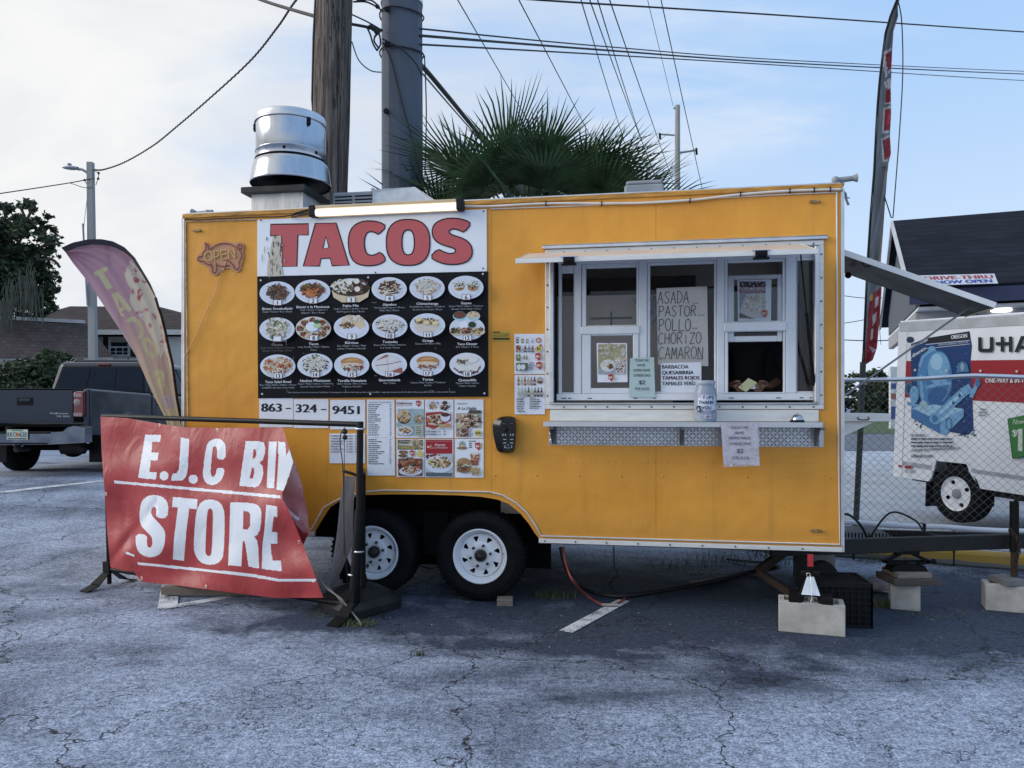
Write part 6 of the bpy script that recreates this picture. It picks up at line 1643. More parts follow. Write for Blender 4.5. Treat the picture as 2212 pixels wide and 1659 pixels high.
mb = MB(); mb.tube([P(742, 1018, 5.48), P(758, 1022, 5.58), P(788, 1034, 5.66)], .012, 6); mb.build('top_bar', [mat('brown_bar', (.06, .035, .025), .6)], sw)
# feather flag at the left
FY_ = 6.62
flag = thing('feather_flag', 'faded pink TACOS feather flag seen from behind at left', 'feather flag', (P(395, 905, FY_).x, FY_, gh(-2.9, FY_)))
KF = k1
def cv2(pts): return [((x * .446 - 0) / .31646, ((800 + y * .446) - 350) / .31646) for x, y in pts]
inner = [(505, 840), (600, 800), (720, 780), (800, 785), (880, 800), (960, 840), (1020, 890), (1090, 1000), (1150, 1100), (1200, 1190), (1222, 1265), (1245, 1330), (1275, 1450), (1300, 1570), (1330, 1700)] + cv2([(970, 395), (990, 505), (1000, 548)])
outer = [(472, 805), (560, 765), (680, 740), (780, 738), (870, 755), (960, 800), (1040, 880), (1100, 980), (1160, 1080), (1195, 1160), (1222, 1240), (1245, 1290)]
leftf = [(505, 840), (560, 920), (680, 1070), (740, 1160), (900, 1400), (1050, 1640)] + cv2([(760, 190), (830, 350), (905, 495), (922, 545)])
def flag_cloth():
 m = bpy.data.materials.new('faded_flag_print'); m.use_nodes = True
 t = NT(m.node_tree); oc = t.n('ShaderNodeTexCoord', 'Object'); z = t.n('ShaderNodeSeparateXYZ', 2, None, Vector=oc)
 c = t.mix(t.rng(z, 1.35, 2.35, 0, 1, False), (.52, .49, .33, 1), (.52, .36, .37, 1))
 c = t.mix(t.rng(z, 1.85, 2.5, 0, 1, False), c, (.46, .29, .37, 1))
 st = t.noise(t.map(oc, (9, 9, 1.2), (0, 0, 0), (0, .6, 0)), 1.4, 4.0, .6)
 c = t.mix(t.rng(st, .5, .7, 0, .5), c, (.34, .16, .24, 1))
 return c, t, m
def finish_cloth(c, t, m, k=.45, rough=.6):
 bs = t.n('ShaderNodeBsdfPrincipled', None, None, Base_Color=c, Roughness=rough); tl = t.n('ShaderNodeBsdfTranslucent', 0, None, Color=c)
 t.nt.links.new(t.n('ShaderNodeMixShader', 0, None, i0=k, i1=bs.outputs[0], i2=tl), t.n('ShaderNodeOutputMaterial', None).inputs['Surface']); return m
FCLOTH = finish_cloth(*flag_cloth())
def food_cloth():
 m = bpy.data.materials.new('faded_food_print'); m.use_nodes = True
 t = NT(m.node_tree); oc = t.n('ShaderNodeTexCoord', 'Object')
 v = t.n('ShaderNodeTexVoronoi', None, {'feature': 'F1'}, Vector=t.map(oc, (1, 1, .7)), Scale=15.0); n = t.noise(oc, 12, 4, .65, 1.5)
 c = t.mix(t.rng(n, .42, .58), (.60, .58, .56, 1), (.40, .10, .12, 1)); c = t.mix(t.rng(v.outputs['Distance'], .25, .5), c, (.62, .60, .50, 1))
 return finish_cloth(c, t, m)
FFOOD = food_cloth()
FLET = finish_cloth(*(lambda m: ((lambda t: (t.mix(.5, (.52, .52, .30, 1), (.56, .55, .36, 1)), t, m))(NT(m.node_tree))))((lambda m: (setattr(m, 'use_nodes', True), m)[1])(bpy.data.materials.new('flag_lettering'))))
fT = [(720, 998), (825, 945), (834, 978), (797, 998), (872, 1110), (826, 1132), (755, 1015), (738, 1027)]
fA = [(862, 1165), (908, 1143), (1020, 1280), (990, 1300), (968, 1278), (936, 1300), (962, 1328), (935, 1340)]
fAh = [(905, 1200), (950, 1258), (922, 1274)]
fC = [(975, 1368), (1000, 1340), (1045, 1338), (1090, 1380), (1112, 1440), (1108, 1490), (1080, 1512), (1062, 1500), (1080, 1470), (1078, 1430), (1050, 1385), (1020, 1372), (1000, 1385)]
def oval(cx, cy, rx, ry, rot, n=28): return [(cx + rx * math.cos(a) * math.cos(rot) - ry * math.sin(a) * math.sin(rot), cy + rx * math.cos(a) * math.sin(rot) + ry * math.sin(a) * math.cos(rot)) for a in [2 * math.pi * k / n for k in range(n)]]
fO, fOh = oval(1158, 1575, 88, 50, 1.05), oval(1158, 1575, 55, 19, 1.05)
def thick(pts, w_):
 q = [(v.x, v.y) for v in spline([(a, b, 0) for a, b in pts], 5)]; L, R = [], []
 for i in range(len(q)):
  a, b = q[max(0, i - 1)], q[min(len(q) - 1, i + 1)]; tx, ty = b[0] - a[0], b[1] - a[1]; l_ = math.hypot(tx, ty) or 1
  L.append((q[i][0] - ty / l_ * w_, q[i][1] + tx / l_ * w_)); R.append((q[i][0] + ty / l_ * w_, q[i][1] - tx / l_ * w_))
 return L + R[::-1]
fS = cv2(thick([(846, 270), (850, 252), (872, 242), (888, 258), (880, 280), (866, 294), (876, 318), (898, 306)], 12))
fB = cv2([(884, 372), (940, 372), (955, 400), (958, 440), (915, 440), (910, 415), (890, 410)])
fBh = cv2([(905, 386), (925, 386), (928, 398), (908, 398)]); fBh2 = cv2([(925, 410), (942, 410), (944, 426), (927, 426)])
fd = [(1010, 900), (985, 950), (960, 1010), (975, 1070), (1010, 1120), (1000, 1220), (1040, 1300), (1110, 1370), (1150, 1470), (1200, 1540), (1240, 1660)] + cv2([(900, 120), (940, 250), (962, 370), (985, 370)]) + [(1340, 1650), (1300, 1560), (1270, 1430), (1240, 1290), (1200, 1190), (1150, 1100), (1090, 1000)]
def flag_place(x, y, u, v):
 return P(x, y, FY_ + .05 * math.sin(u * 2.6) + .018 * math.sin(u * 19 + v * 7) * (1 - v * .5) + .03 * v)
ink_sheet('cloth', [(505, 840), (505.5, 840), (506, 840)], cv2([(922, 545), (960, 547), (1000, 548)]), leftf, inner, 90, 300, flag_place, [([fd], [], 2), ([fT, fA, fC, fO, fS], [fAh, fOh], 1), ([fB], [fBh, fBh2], 3)], [FCLOTH, FLET, FFOOD, mat('flag_badge', (.50, .46, .55), .6, sub=.4)], flag, I4, KF)
mb = MB(); pin, pou = resample(inner[:11], 40), resample(outer, 40)
va, vb_ = [P(*KF(*q), FY_ - .012) for q in pou], [P(*KF(*q), FY_ - .004) for q in pin]
vc = [P(*KF(*q), FY_ + .03) for q in pou]
mb.add(va + vb_, [(i, 41 + i, 42 + i, i + 1) for i in range(40)], 0, True); mb.add(vc + vb_, [(i, i + 1, 42 + i, 41 + i) for i in range(40)], 0, True); mb.add(va + vc, [(i, i + 1, 42 + i, 41 + i) for i in range(40)], 0, True)
mb.build('pole_sleeve', [mat('navy_sleeve', (.016, .018, .030), .8)], flag)
mb = MB(); pb = [P(*KF(*q), FY_ + .008) for q in inner[9:]] + [Vector((P(396, 905, FY_).x, FY_, .25 + gh(-2.9, FY_))), Vector((P(398, 905, FY_).x, FY_, gh(-2.9, FY_)))]
mb.tube(pb, .011, 7); mb.build('pole', [BLK], flag)
mb = MB()
for a in (0, math.pi / 2):
 c_ = Vector((P(398, 905, FY_).x, FY_, gh(-2.9, FY_) + .012)); dd = Vector((math.cos(a), math.sin(a), 0)) * .38; mb.bar(c_ - dd, c_ + dd, .03, .02)
mb.build('cross_foot', [BLK], flag)
# blocks, jacks, crate
CONC = mat('concrete_block', (.40, .385, .36), .9, var=.16, scale=7, bump=.25, bscale=110, dirt=.75, dirtcol=(.17, .15, .13))
def block(cx, cy, z, rot, L=.40, W=.19, H=.19, name='concrete_block', label=None, stand=False):
 """hollow block: outer shell with two cores"""
 M = Matrix.Translation((cx, cy, z)) @ Matrix.Rotation(rot, 4, 'Z')
 if stand: M = M @ Matrix.Rotation(math.pi / 2, 4, 'Y') @ Matrix.Translation((-L / 2, 0, -H / 2))
 mb = MB(); t_ = .032; w3 = .034
 o = [(-L / 2, -W / 2), (L / 2, -W / 2), (L / 2, W / 2), (-L / 2, W / 2)]
 xs = [-L / 2 + t_, -w3 / 2, w3 / 2, L / 2 - t_]
 hs = [[(xs[0], -W / 2 + t_), (xs[1], -W / 2 + t_), (xs[1], W / 2 - t_), (xs[0], W / 2 - t_)], [(xs[2], -W / 2 + t_), (xs[3], -W / 2 + t_), (xs[3], W / 2 - t_), (xs[2], W / 2 - t_)]]
 mb.prism([(a, b, 0) for a, b in o], (0, 0, H), 0, [[(a, b, 0) for a, b in h] for h in hs])
 mb.v = [M @ q for q in mb.v]
 return mb.build(name, [CONC], None, I4, bev=.004, label=label, cat='concrete block', group='concrete blocks under the trailer')
gb = G(1765, 1372);
block(gb.x, gb.y + .10, 0, -.33, .395, .19, .195, label='wide concrete block under the small jack stand')
g2 = G(1969, 1320); block(g2.x, g2.y + .10, 0, -.40, .19, .19, .185, label='square concrete block under the scissor jack boards')
g3 = G(2190, 1325); block(g3.x, g3.y + .12, 0, -.40, .24, .19, .185, label='concrete block under the tongue jack post')
g4 = G(1812, 1250); block(g4.x - .1, g4.y + .15, 0, 0, .19, .19, .40, label='tall concrete block in shade under the trailer corner')
# jack stand
jb_ = Vector((gb.x - .005, gb.y + .10, .195))
js = thing('jack_stand', 'black jack stand with a white label on a concrete block', 'jack stand', jb_)
JM = Matrix.Translation(jb_) @ Matrix.Rotation(-.33, 4, 'Z')
mb = MB()
for sx_ in (-1, 1):
 for sy_ in (-1, 1):
  mb.prism([JM @ Vector(q) for q in ((sx_ * .095, sy_ * .080, 0), (sx_ * .045, sy_ * .080, 0), (sx_ * .012, sy_ * .03, .15), (sx_ * .03, sy_ * .03, .15))], JM.to_3x3() @ Vector((0, sy_ * -.004, 0)))
 mb.box((sx_ * .095 - .036, -.095, .0005), (sx_ * .095 + .036, .095, .038), 0, JM)
mb.build('legs', [BLK], js, bev=.003)
mb = MB(); mb.prism([JM @ Vector(q) for q in ((-.056, -.086, .052), (.056, -.086, .052), (.021, -.040, .160), (-.021, -.040, .160))], JM.to_3x3() @ Vector((0, -.004, 0))); mb.build('label_plate', [mat('white_label', (.60, .65, .72), .45)], js)
mb = MB(); mb.cyl(JM @ Vector((0, 0, .12)), JM @ Vector((0, 0, .225)), .018, n=8); mb.box((-.055, -.03, .165), (.055, .03, .182), 0, JM); mb.build('post', [BLK], js)
mb = MB(); mb.box((-.017, -.050, .225), (.017, -.038, .302), 0, JM); mb.build('red_tape', [mat('red_strap', (.40, .02, .03), .6)], js)
mb = MB(); mb.box((-.021, -.036, .20), (.021, .03, .262), 0, JM); mb.build('saddle', [BLK], js)
mb = MB(); mb.tube([JM @ Vector((.012 * math.cos(a) - .012, -.05, .172 + .012 * math.sin(a))) for a in [k * math.pi / 5 for k in range(11)]], .003, 5); mb.tube([JM @ Vector(q) for q in ((0, -.062, .165), (.004, -.095, .10), (.008, -.10, .04), (.0, -.103, .01))], .003, 5); mb.build('chain', [GALV], js)
# milk crate
gc = G(1840, 1357)
cr0 = Vector((gc.x - .02, gc.y + .17, 0)); CM = Matrix.Translation(cr0) @ Matrix.Rotation(-.12, 4, 'Z')
ct = thing('milk_crate', 'black plastic milk crate behind the front concrete block', 'crate', cr0)
CW, CD, CHt = .165, .165, .285
for nm, fn in (('side', lambda a, z: Vector((a, -CW, z))), ('side', lambda a, z: Vector((a, CW, z))), ('side', lambda a, z: Vector((-CW, a, z))), ('side', lambda a, z: Vector((CW, a, z)))):
 mb = MB()
 for k in range(9): a = -CW + 2 * CW * k / 8; mb.bar(CM @ fn(a, 0), CM @ fn(a, CHt), .010, .010)
 for k in range(8): z = .006 + (CHt - .012) * k / 7; mb.bar(CM @ fn(-CW, z), CM @ fn(CW, z), .010, .009 if k not in (0, 7) else .03)
 mb.build('side_lattice', [BLKP], ct)
mb = MB()
for k in range(13): a = -CW + 2 * CW * k / 12; mb.bar(CM @ Vector((a, -CW, CHt - .004)), CM @ Vector((a, CW, CHt - .004)), .006, .008); mb.bar(CM @ Vector((-CW, a, CHt - .008)), CM @ Vector((CW, a, CHt - .008)), .006, .008)
mb.build('base_lattice', [BLKP], ct)
mb = MB(); mb.box((-CW + .008, -CW + .008, .004), (CW - .008, CW - .008, CHt - .02), 0, CM); mb.build('inner_block', [mat('crate_inside', (.004, .004, .005), .9)], ct)  # near-black block filling the crate
# boards and scissor jack
WOOD = mat('weathered_board', (.22, .185, .16), .85, var=.25, scale=10, stretch=(1, 8, 8), bump=.4, dirt=.4, dirtcol=(.07, .06, .055))
b2 = Vector((g2.x, g2.y + .10, .186))
for k, (w_, d_, z0, z1, lab) in enumerate(((.17, .14, 0, .045, 'dark wide board lying on the square concrete block'), (.135, .12, .046, .085, 'shorter pale board under the scissor jack'))):
 mb = MB(); mb.box((b2.x - w_ + .03, b2.y - d_, b2.z + z0), (b2.x + w_ + .02 - .02 * k, b2.y + d_, b2.z + z1)); mb.build('board', [WOOD if k else mat('dark_board', (.07, .06, .055), .85, var=.3, scale=8, stretch=(1, 7, 7))], None, bev=.003, label=lab, cat='board', group='boards stacked under the scissor jack')
s3 = b2 + Vector((0, -.02, .087))
sj = thing('scissor_jack', 'black scissor jack between boards and the trailer drawbar', 'scissor jack', s3)
zt3 = (TR @ ba).z - .06 - s3.z
zt3 = max(.12, zt3)
mb = MB(); mb.prism([s3 + Vector(q) for q in ((-.13, -.05, 0), (.13, -.05, 0), (.11, -.05, .035), (0, -.05, .055), (-.11, -.05, .035))], (0, .10, 0)); mb.build('base', [BLK], sj, bev=.004)
mb = MB()
for sx_ in (-1, 1):
 mb.bar(s3 + Vector((sx_ * .03, 0, .03)), s3 + Vector((sx_ * .16, 0, zt3 * .52)), .04, .022); mb.bar(s3 + Vector((sx_ * .16, 0, zt3 * .52)), s3 + Vector((sx_ * .04, 0, zt3)), .04, .022)
mb.build('arms', [BLK], sj)
mb = MB(); mb.cyl(s3 + Vector((-.17, 0, zt3 * .52)), s3 + Vector((.21, 0, zt3 * .52)), .009, n=8); mb.ball(s3 + Vector((.20, 0, zt3 * .52)), .018, 8); mb.build('screw_rod', [BLK], sj)
mb = MB(); mb.box(s3 + Vector((-.08, -.04, zt3 - .004)), s3 + Vector((.08, .04, zt3 + .02))); mb.build('head_plate', [BLK], sj)
b3 = Vector((g3.x + .015, g3.y + .10, .186)); mb = MB(); mb.box((b3.x - .07, b3.y - .10, b3.z), (b3.x + .07, b3.y + .10, b3.z + .045)); mb.build('board', [mat('grey_board', (.15, .15, .16), .8, var=.2)], None, bev=.003, label='short grey board under the tongue jack post', cat='board')
gp = G(1090, 1309); mb = MB(); mb.box((gp.x - .055, gp.y - .02, 0), (gp.x + .06, gp.y + .09, .05)); mb.build('board', [WOOD], None, bev=.004, label='short grey wood chock in front of the trailer tyre', cat='chock')
# cardboard under the banner
gq = G(470, 1290); mb = MB(); mb.box((gq.x - .42, gq.y - .02, .02), (gq.x + .38, gq.y + .05, .075)); mb.build('board', [mat('brown_board', (.17, .13, .10), .9)], None, label='long brown board lying behind the red banner', cat='board')
# hoses under the trailer
def hose(pts, r, m_, lab, name='hose', cat='hose', n=7):
 mb = MB(); mb.tube(spline(pts, 8), r, n); return mb.build(name, [m_], None, I4, label=lab, cat=cat)
def H_(x, y, Y): return P(x, y, Y)
def gz(x, y, l=.01): return G(x, y, l)
hose([H_(1217, 1182, 5.75), H_(1222, 1215, 5.7), H_(1238, 1255, 5.6), gz(1270, 1292, .012), gz(1308, 1311, .010), gz(1335, 1306, .010), gz(1350, 1296, .012)], .009, mat('red_hose', (.28, .06, .045), .5), 'thin red hose curving from trailer floor to ground', 'hose')
hose([H_(1212, 1182, 5.9), H_(1222, 1222, 5.85), H_(1245, 1258, 5.75), gz(1285, 1286, .022), gz(1340, 1294, .022), gz(1430, 1283, .022), gz(1530, 1264, .022), gz(1620, 1242, .022), H_(1680, 1225, 6.4)], .019, mat('black_hose', (.010, .010, .012), .6), 'thick black hose lying under the trailer')
hose([H_(1326, 1178, 5.9), H_(1327, 1224, 5.9), H_(1334, 1240, 5.9), H_(1322, 1254, 5.95), gz(1318, 1262, .006), gz(1336, 1282, .006)], .005, WIRE, 'thin dark cord dangling under the trailer floor', 'cord', 'cord')
hose([gz(1570, 1212, .02), gz(1640, 1224, .04), gz(1700, 1213, .03), gz(1790, 1215, .03)], .014, mat('green_grey_hose', (.12, .15, .14), .5), 'grey green hose coiled in weeds under the trailer')
for (xa, ya, xb, yb, w_, c_, lab) in ((1640, 1190, 1740, 1214, .03, (.34, .32, .28), 'pale stick lying under the trailer floor'), (1680, 1190, 1750, 1206, .025, (.24, .2, .17), 'short brown stick beside the pale stick'), (1490, 1262, 1545, 1256, .03, (.28, .24, .20), 'small brown scrap of wood near the black hose'), (2130, 1278, 2178, 1300, .012, (.55, .56, .56), 'white rod on the ground beside the crate'), (1300, 1312, 1335, 1312, .02, (.35, .33, .3), 'flat pale splinter beside the red hose')):
 mb = MB(); a_, b_ = gz(xa if xa < 2100 else 1885, ya, .02), gz(xb if xb < 2150 else 1945, yb if xb < 2150 else 1290, .02); mb.bar(a_, b_, w_, w_ * .6); mb.build('stick', [mat('stick_%d' % xa, c_, .85, var=.25)], None, label=lab, cat='stick')
gr = G(1915, 1284); mb = MB(); mb.ball((gr.x, gr.y + .1, .05), .13, 12, sq=(1.3, .8, .45)); ro = mb.build('rock', [mat('grey_rock', (.30, .25, .24), .9, var=.3, scale=9, bump=.6)], None, label='flat grey rock on the ground between crate and block', cat='rock')
for v_ in ro.data.vertices: v_.co += v_.co.normalized() * .03 * noise.noise(v_.co * 9)
# pale chips and scraps on the asphalt
r = R_(8)
mb = MB()
for k in range(90):
 x, y = r.uniform(-3.4, 4), r.uniform(2.6, 6.4)
 s_ = r.uniform(.002, .007); a = r.uniform(0, 3.1)
 c_ = Vector((x, y, gh(x, y) + .001))
 mb.add([c_ + Vector((s_ * math.cos(a + k_ * 2.1), s_ * .7 * math.sin(a + k_ * 2.1), 0)) for k_ in range(3)] + [c_ + Vector((0, 0, s_ * .7))], [(0, 1, 3), (1, 2, 3), (2, 0, 3)])
mb.build('grit', [mat('pale_grit', (.45, .45, .44), .9)], None, kind='stuff', label='pale grit scattered on the asphalt')
mb = MB()
for k in range(46):
 x, y = r.uniform(-3.6, 4.2), r.uniform(2.7, 6.6); s_ = r.uniform(.004, .014); a = r.uniform(0, 3.1); c_ = Vector((x, y, gh(x, y) + .0015))
 mb.add([c_ + Vector((s_ * math.cos(a + j * 1.57) * (1.6 if j % 2 else .6), s_ * math.sin(a + j * 1.57) * (1.6 if j % 2 else .6), .003 * (j % 2))) for j in range(4)], [(0, 1, 2, 3)])
mb.build('litter', [mat('dry_leaf_bits', (.06, .045, .03), .9, var=.5, scale=40)], None, kind='stuff', label='small dry leaf bits scattered on the asphalt')
# tufts of grass in the cracks and by the kerb
GRASS = mat('dry_grass', (.10, .115, .045), .9, var=.4, scale=30, sub=.2)
def tuft(cx, cy, rad, n, hgt, rnd, mb):
 for k in range(n):
  a, q = rnd.uniform(0, 6.28), rad * math.sqrt(rnd.random())
  b = Vector((cx + q * math.cos(a), cy + q * math.sin(a) * .6, 0)); b.z = gh(b.x, b.y)
  l_ = hgt * rnd.uniform(.4, 1.2); an = rnd.uniform(0, 6.28); w_ = Vector((math.cos(an + 1.57), math.sin(an + 1.57), 0)) * .0022
  m1_ = b + Vector((math.cos(an) * l_ * .25, math.sin(an) * l_ * .25, l_ * .6)); tp = b + Vector((math.cos(an) * l_ * .7, math.sin(an) * l_ * .7, l_ * .85))
  mb.add([b - w_, b + w_, m1_ + w_ * .8, m1_ - w_ * .8, tp], [(0, 1, 2, 3), (3, 2, 4)])
mb = MB(); r = R_(15)
for x, y, rd, n, h_ in ((770, 1350, .14, 240, .035), (1200, 1292, .16, 120, .09), (620, 1402, .02, 14, .02), (905, 1416, .03, 40, .03), (1600, 1215, .5, 220, .10), (1700, 1200, .4, 200, .12), (1930, 1310, .16, 240, .07), (2010, 1328, .25, 80, .025), (2100, 1240, .2, 60, .03), (1960, 1222, .1, 70, .10), (700, 1330, .15, 60, .03), (1880, 1215, .12, 40, .16), (1480, 1225, .4, 120, .07), (2050, 1222, .15, 60, .05)):
 p = G(x, y); tuft(p.x, p.y, rd, n, h_, r, mb)
mb.build('grass', [GRASS], None, kind='stuff', label='dry grass tufts growing in cracks and along the kerb')
# pickup truck on the road at the left
PX, PY = -7.06, 12.3
PT = Matrix.Translation((PX, PY, gh(PX, PY)))
pk = thing('pickup_truck', 'dark grey pickup truck parked on the road, tailgate towards us', 'pickup truck', (0, 0, 0), PT)
def carpaint():
 m = bpy.data.materials.new('dark_grey_car_paint'); m.use_nodes = True
 t = NT(m.node_tree); oc = t.n('ShaderNodeTexCoord', 'Object')
 n = t.noise(oc, 3, 4, .6)
 bs = t.n('ShaderNodeBsdfPrincipled', None, None, Base_Color=t.mix(n, (.013, .022, .042, 1), (.020, .031, .054, 1)), Roughness=t.rng(n, .3, .7, .16, .30), Metallic=0.0)
 bs.inputs['Specular IOR Level'].default_value = .3; bs.inputs['Coat Weight'].default_value = .25; bs.inputs['Coat Roughness'].default_value = .08
 t.nt.links.new(bs.outputs[0], t.n('ShaderNodeOutputMaterial', None).inputs['Surface']); return m
CP = carpaint()
CHROME = mat('chrome', (.24, .26, .30), .13, 1.0, var=.06, dirt=.3, dirtcol=(.2, .2, .21))
TINT = mat('dark_tinted_glass', (.010, .018, .034), .07, var=.1, rvar=.02, spec=.1)
LENS = mat('red_lens', (.15, .010, .014), .15, coat=.6); CLEAR = mat('clear_lens', (.30, .20, .20), .12, coat=.5)
def arcpts(cy, cz, r, a0, a1, n=12): return [(cy + r * math.cos(math.radians(a0 + (a1 - a0) * k / n)), cz + r * math.sin(math.radians(a0 + (a1 - a0) * k / n))) for k in range(n + 1)]
for sx in (1, -1):
 prof = [(-1.12, .60), (-.55, .56)] + arcpts(0, .40, .46, 165, 15) + [(.55, .52), (.80, .50), (.80, 1.235), (-1.12, 1.275)]
 mb = MB(); x0 = sx * .925
 mb.prism([(x0 - sx * .10, y, z) for y, z in prof], (sx * .10, 0, 0)); mb.build('bed_side', [CP], pk, PT, bev=.030, seg=3)
 mb = MB(); o_ = arcpts(0, .40, .535, 172, 8, 16); i_ = arcpts(0, .40, .44, 172, 8, 16)
 n_ = len(o_); xa, xb = x0 - sx * .004, x0 + sx * .048
 A_ = [(xa, y, z) for y, z in o_]; B2 = [(xb, y * .97, .40 + (z - .40) * .95) for y, z in o_]; C2 = [(xb, y, z) for y, z in i_]; D2 = [(xa - sx * .06, y, z) for y, z in i_]
 for p_, q_ in ((A_, B2), (B2, C2), (C2, D2)): mb.add(p_ + q_, [(i, i + 1, n_ + i + 1, n_ + i) for i in range(n_ - 1)], 0, True)
 mb.build('fender_flare', [CP], pk, PT)
mb = MB(); mb.box((-.82, -1.05, .72), (.82, .74, .76)); mb.box((-.82, .72, .76), (.82, .78, 1.24)); mb.build('bed_floor', [BLK], pk, PT)
mb = MB(); mb.box((-.70, -1.145, .775), (.70, -1.08, 1.262)); tg = mb.build('tailgate', [CP], pk, PT, bev=.022, seg=3)
mb = MB(); mb.box((-.705, -1.150, .775), (.705, -1.1455, .845)); mb.build('tailgate_ledge', [CP], tg, PT, bev=.002)
mb = MB(); mb.box((-.70, -1.15, 1.262), (.70, -1.07, 1.278)); mb.build('top_cap', [BLKP], tg, PT, bev=.006)
mb = MB(); mb.box((-.115, -1.1515, 1.035), (.115, -1.1455, 1.145)); mb.build('handle_recess', [BLK], tg, PT, bev=.002)
mb = MB(); mb.box((-.085, -1.162, 1.09), (.085, -1.152, 1.13)); mb.build('handle', [CP], tg, PT, bev=.004)
pm_ = lambda x, y, l: Vector((x, -1.1458 - l, y))
prn = Print(lambda x, y, l: Vector((x, -1.1460 - l, -y)))
prn.text('PreRunner', .50, -.905, .026, (.5, .52, .55), width=.27, bold=.03); prn.text('V6 SR5', .55, -.862, .024, (.5, .52, .55), width=.19, bold=.03)
prn.build('badge', tg, PT)
for sx in (1, -1):
 mb = MB(); a, b = sorted((sx * .705, sx * .865)); mb.box((a, -1.165, .865), (b, -.98, 1.235)); lp = mb.build('tail_lamp', [LENS], pk, PT, bev=.03, seg=3)
 mb = MB(); mb.lathe([(.001, .006), (.040, .005), (.052, 0)], 20, Matrix.Translation((sx * .765, -1.166, 1.075)) @ Matrix.Rotation(math.pi / 2, 4, 'X')); mb.box((a + .012, -1.172, .875), (b - .025, -1.1655, .925)); mb.box((a + .012, -1.172, 1.155), (b - .03, -1.1655, 1.205)); mb.build('clear_lens', [CLEAR], lp, PT)
mb = MB()
pf = [(-.95, .50), (-.42, .47), (.42, .47), (.95, .50), (.955, .72), (.80, .735), (.70, .715), (.64, .66), (.50, .645), (-.50, .645), (-.64, .66), (-.70, .715), (-.80, .735), (-.955, .72)]
mb.prism([(x, -1.30, z) for x, z in pf], (0, .19, 0)); bp_ = mb.build('bumper', [CHROME], pk, PT, bev=.025, seg=3)
mb = MB(); mb.box((-.46, -1.315, .625), (.46, -1.10, .655)); mb.box((-.42, -1.308, .475), (.42, -1.2, .50)); mb.build('step_pad', [BLKP], bp_, PT, bev=.004)
mb = MB(); mb.box((-.15, -1.322, .545), (.15, -1.316, .688)); lpl = mb.build('licence_plate', [mat('plate_white', (.55, .60, .55), .4)], pk, PT)
prn = Print(lambda x, y, l: Vector((x, -1.3222 - l, -y)))
prn.text('KKO', -.075, -.585, .062, (.05, .10, .07), width=.125, bold=.03); prn.text('62E', .085, -.585, .062, (.05, .10, .07), width=.11, bold=.03); prn.ell(.0, -.615, .022, .03, (.55, .16, .03), 14); prn.rect(-.13, -.566, .13, -.552, (.06, .10, .07)); prn.rect(-.08, -.682, .08, -.668, (.1, .3, .15)); prn.build('print', lpl, PT)
mb = MB(); mb.cyl((0, -1.36, .40), (0, -1.05, .40), .035, n=8); mb.ball((0, -1.36, .46), .027, 10); mb.cyl((0, -1.36, .40), (0, -1.36, .44), .014, n=8); mb.build('hitch', [STEEL], pk, PT)
mb = MB(); mb.cyl((-.72, 0, .37), (.72, 0, .37), .055, n=10); mb.ball((.06, -.02, .36), .17, 14, sq=(1, 1, .9)); mb.box((-.60, -1.0, .48), (-.50, 3.5, .60)); mb.box((.50, -1.0, .48), (.60, 3.5, .60)); mb.box((-.85, .85, .42), (.85, 3.9, .56)); mb.build('chassis', [DARK], pk, PT)
mb = MB(); mb.cyl((.30, -.75, .40), (.62, -.70, .40), .10, n=12); mb.cyl((.62, -.7, .38), (.70, -1.0, .38), .035, n=8); mb.build('exhaust', [STEEL], pk, PT)
for sx in (1, -1):
 mb = MB(); mb.box((sx * .77 - .14, -.60, .17), (sx * .77 + .14, -.585, .58)); mb.build('mud_flap', [BLKP], pk, PT)
 for yy in (0, 3.6):
  wn = link(bpy.data.objects.new('wheel', None)); wn.parent = pk; WM[wn.name] = WM[pk.name].copy(); KIDS.setdefault(pk.name, []).append(wn)
  M = Matrix.Translation((sx * .80, yy, .375)) @ Matrix.Rotation(sx * math.pi / 2, 4, 'Y')
  mb = MB(); mb.lathe([(.19, -.10), (.22, -.125), (.33, -.128), (.365, -.11), (.378, -.08), (.378, .08), (.365, .11), (.33, .128), (.22, .125), (.19, .10)], 40, M); mb.build('tyre', [RUB], wn, PT)
  mb = MB(); mb.lathe([(.215, .118), (.205, .10), (.18, .06), (.07, .085), (.001, .09)], 28, M); mb.lathe([(.20, -.1), (.19, -.02), (.001, -.02)], 24, M); mb.build('rim', [CHROME], wn, PT)
# cab
def gh_pt(s, y_, t):                    # greenhouse skin: s across (-1..1), y_ 0 rear..1 front, t 0 belt..1 roof
 hw = .89 + (.79 - .89) * t; yr = .85 + .17 * t; yf = 3.55 + (2.75 - 3.55) * t
 return Vector((s * hw, yr + (yf - yr) * y_, 1.20 + (1.80 - 1.20) * t))
mb = MB(); mb.box((-.925, .83, .50), (.925, 3.6, 1.21)); cab = mb.build('cab', [CP], pk, PT, bev=.05, seg=3)
mb = MB()
corners = [gh_pt(s, y_, t) for t in (0, 1) for s, y_ in ((-1, 0), (1, 0), (1, 1), (-1, 1))]
mb.add(corners, [(0, 3, 2, 1), (4, 5, 6, 7), (0, 1, 5, 4), (1, 2, 6, 5), (2, 3, 7, 6), (3, 0, 4, 7)]); mb.build('roof_shell', [CP], pk, PT, bev=.10, seg=4)
mb = MB(); mb.box((-.60, 1.12, 1.785), (.60, 2.7, 1.835)); mb.build('roof_crown', [CP], pk, PT, bev=.045, seg=3)
mb = MB(); mb.box((-.92, 3.59, .55), (.92, 4.7, 1.10)); mb.build('hood', [CP], pk, PT, bev=.07, seg=3)
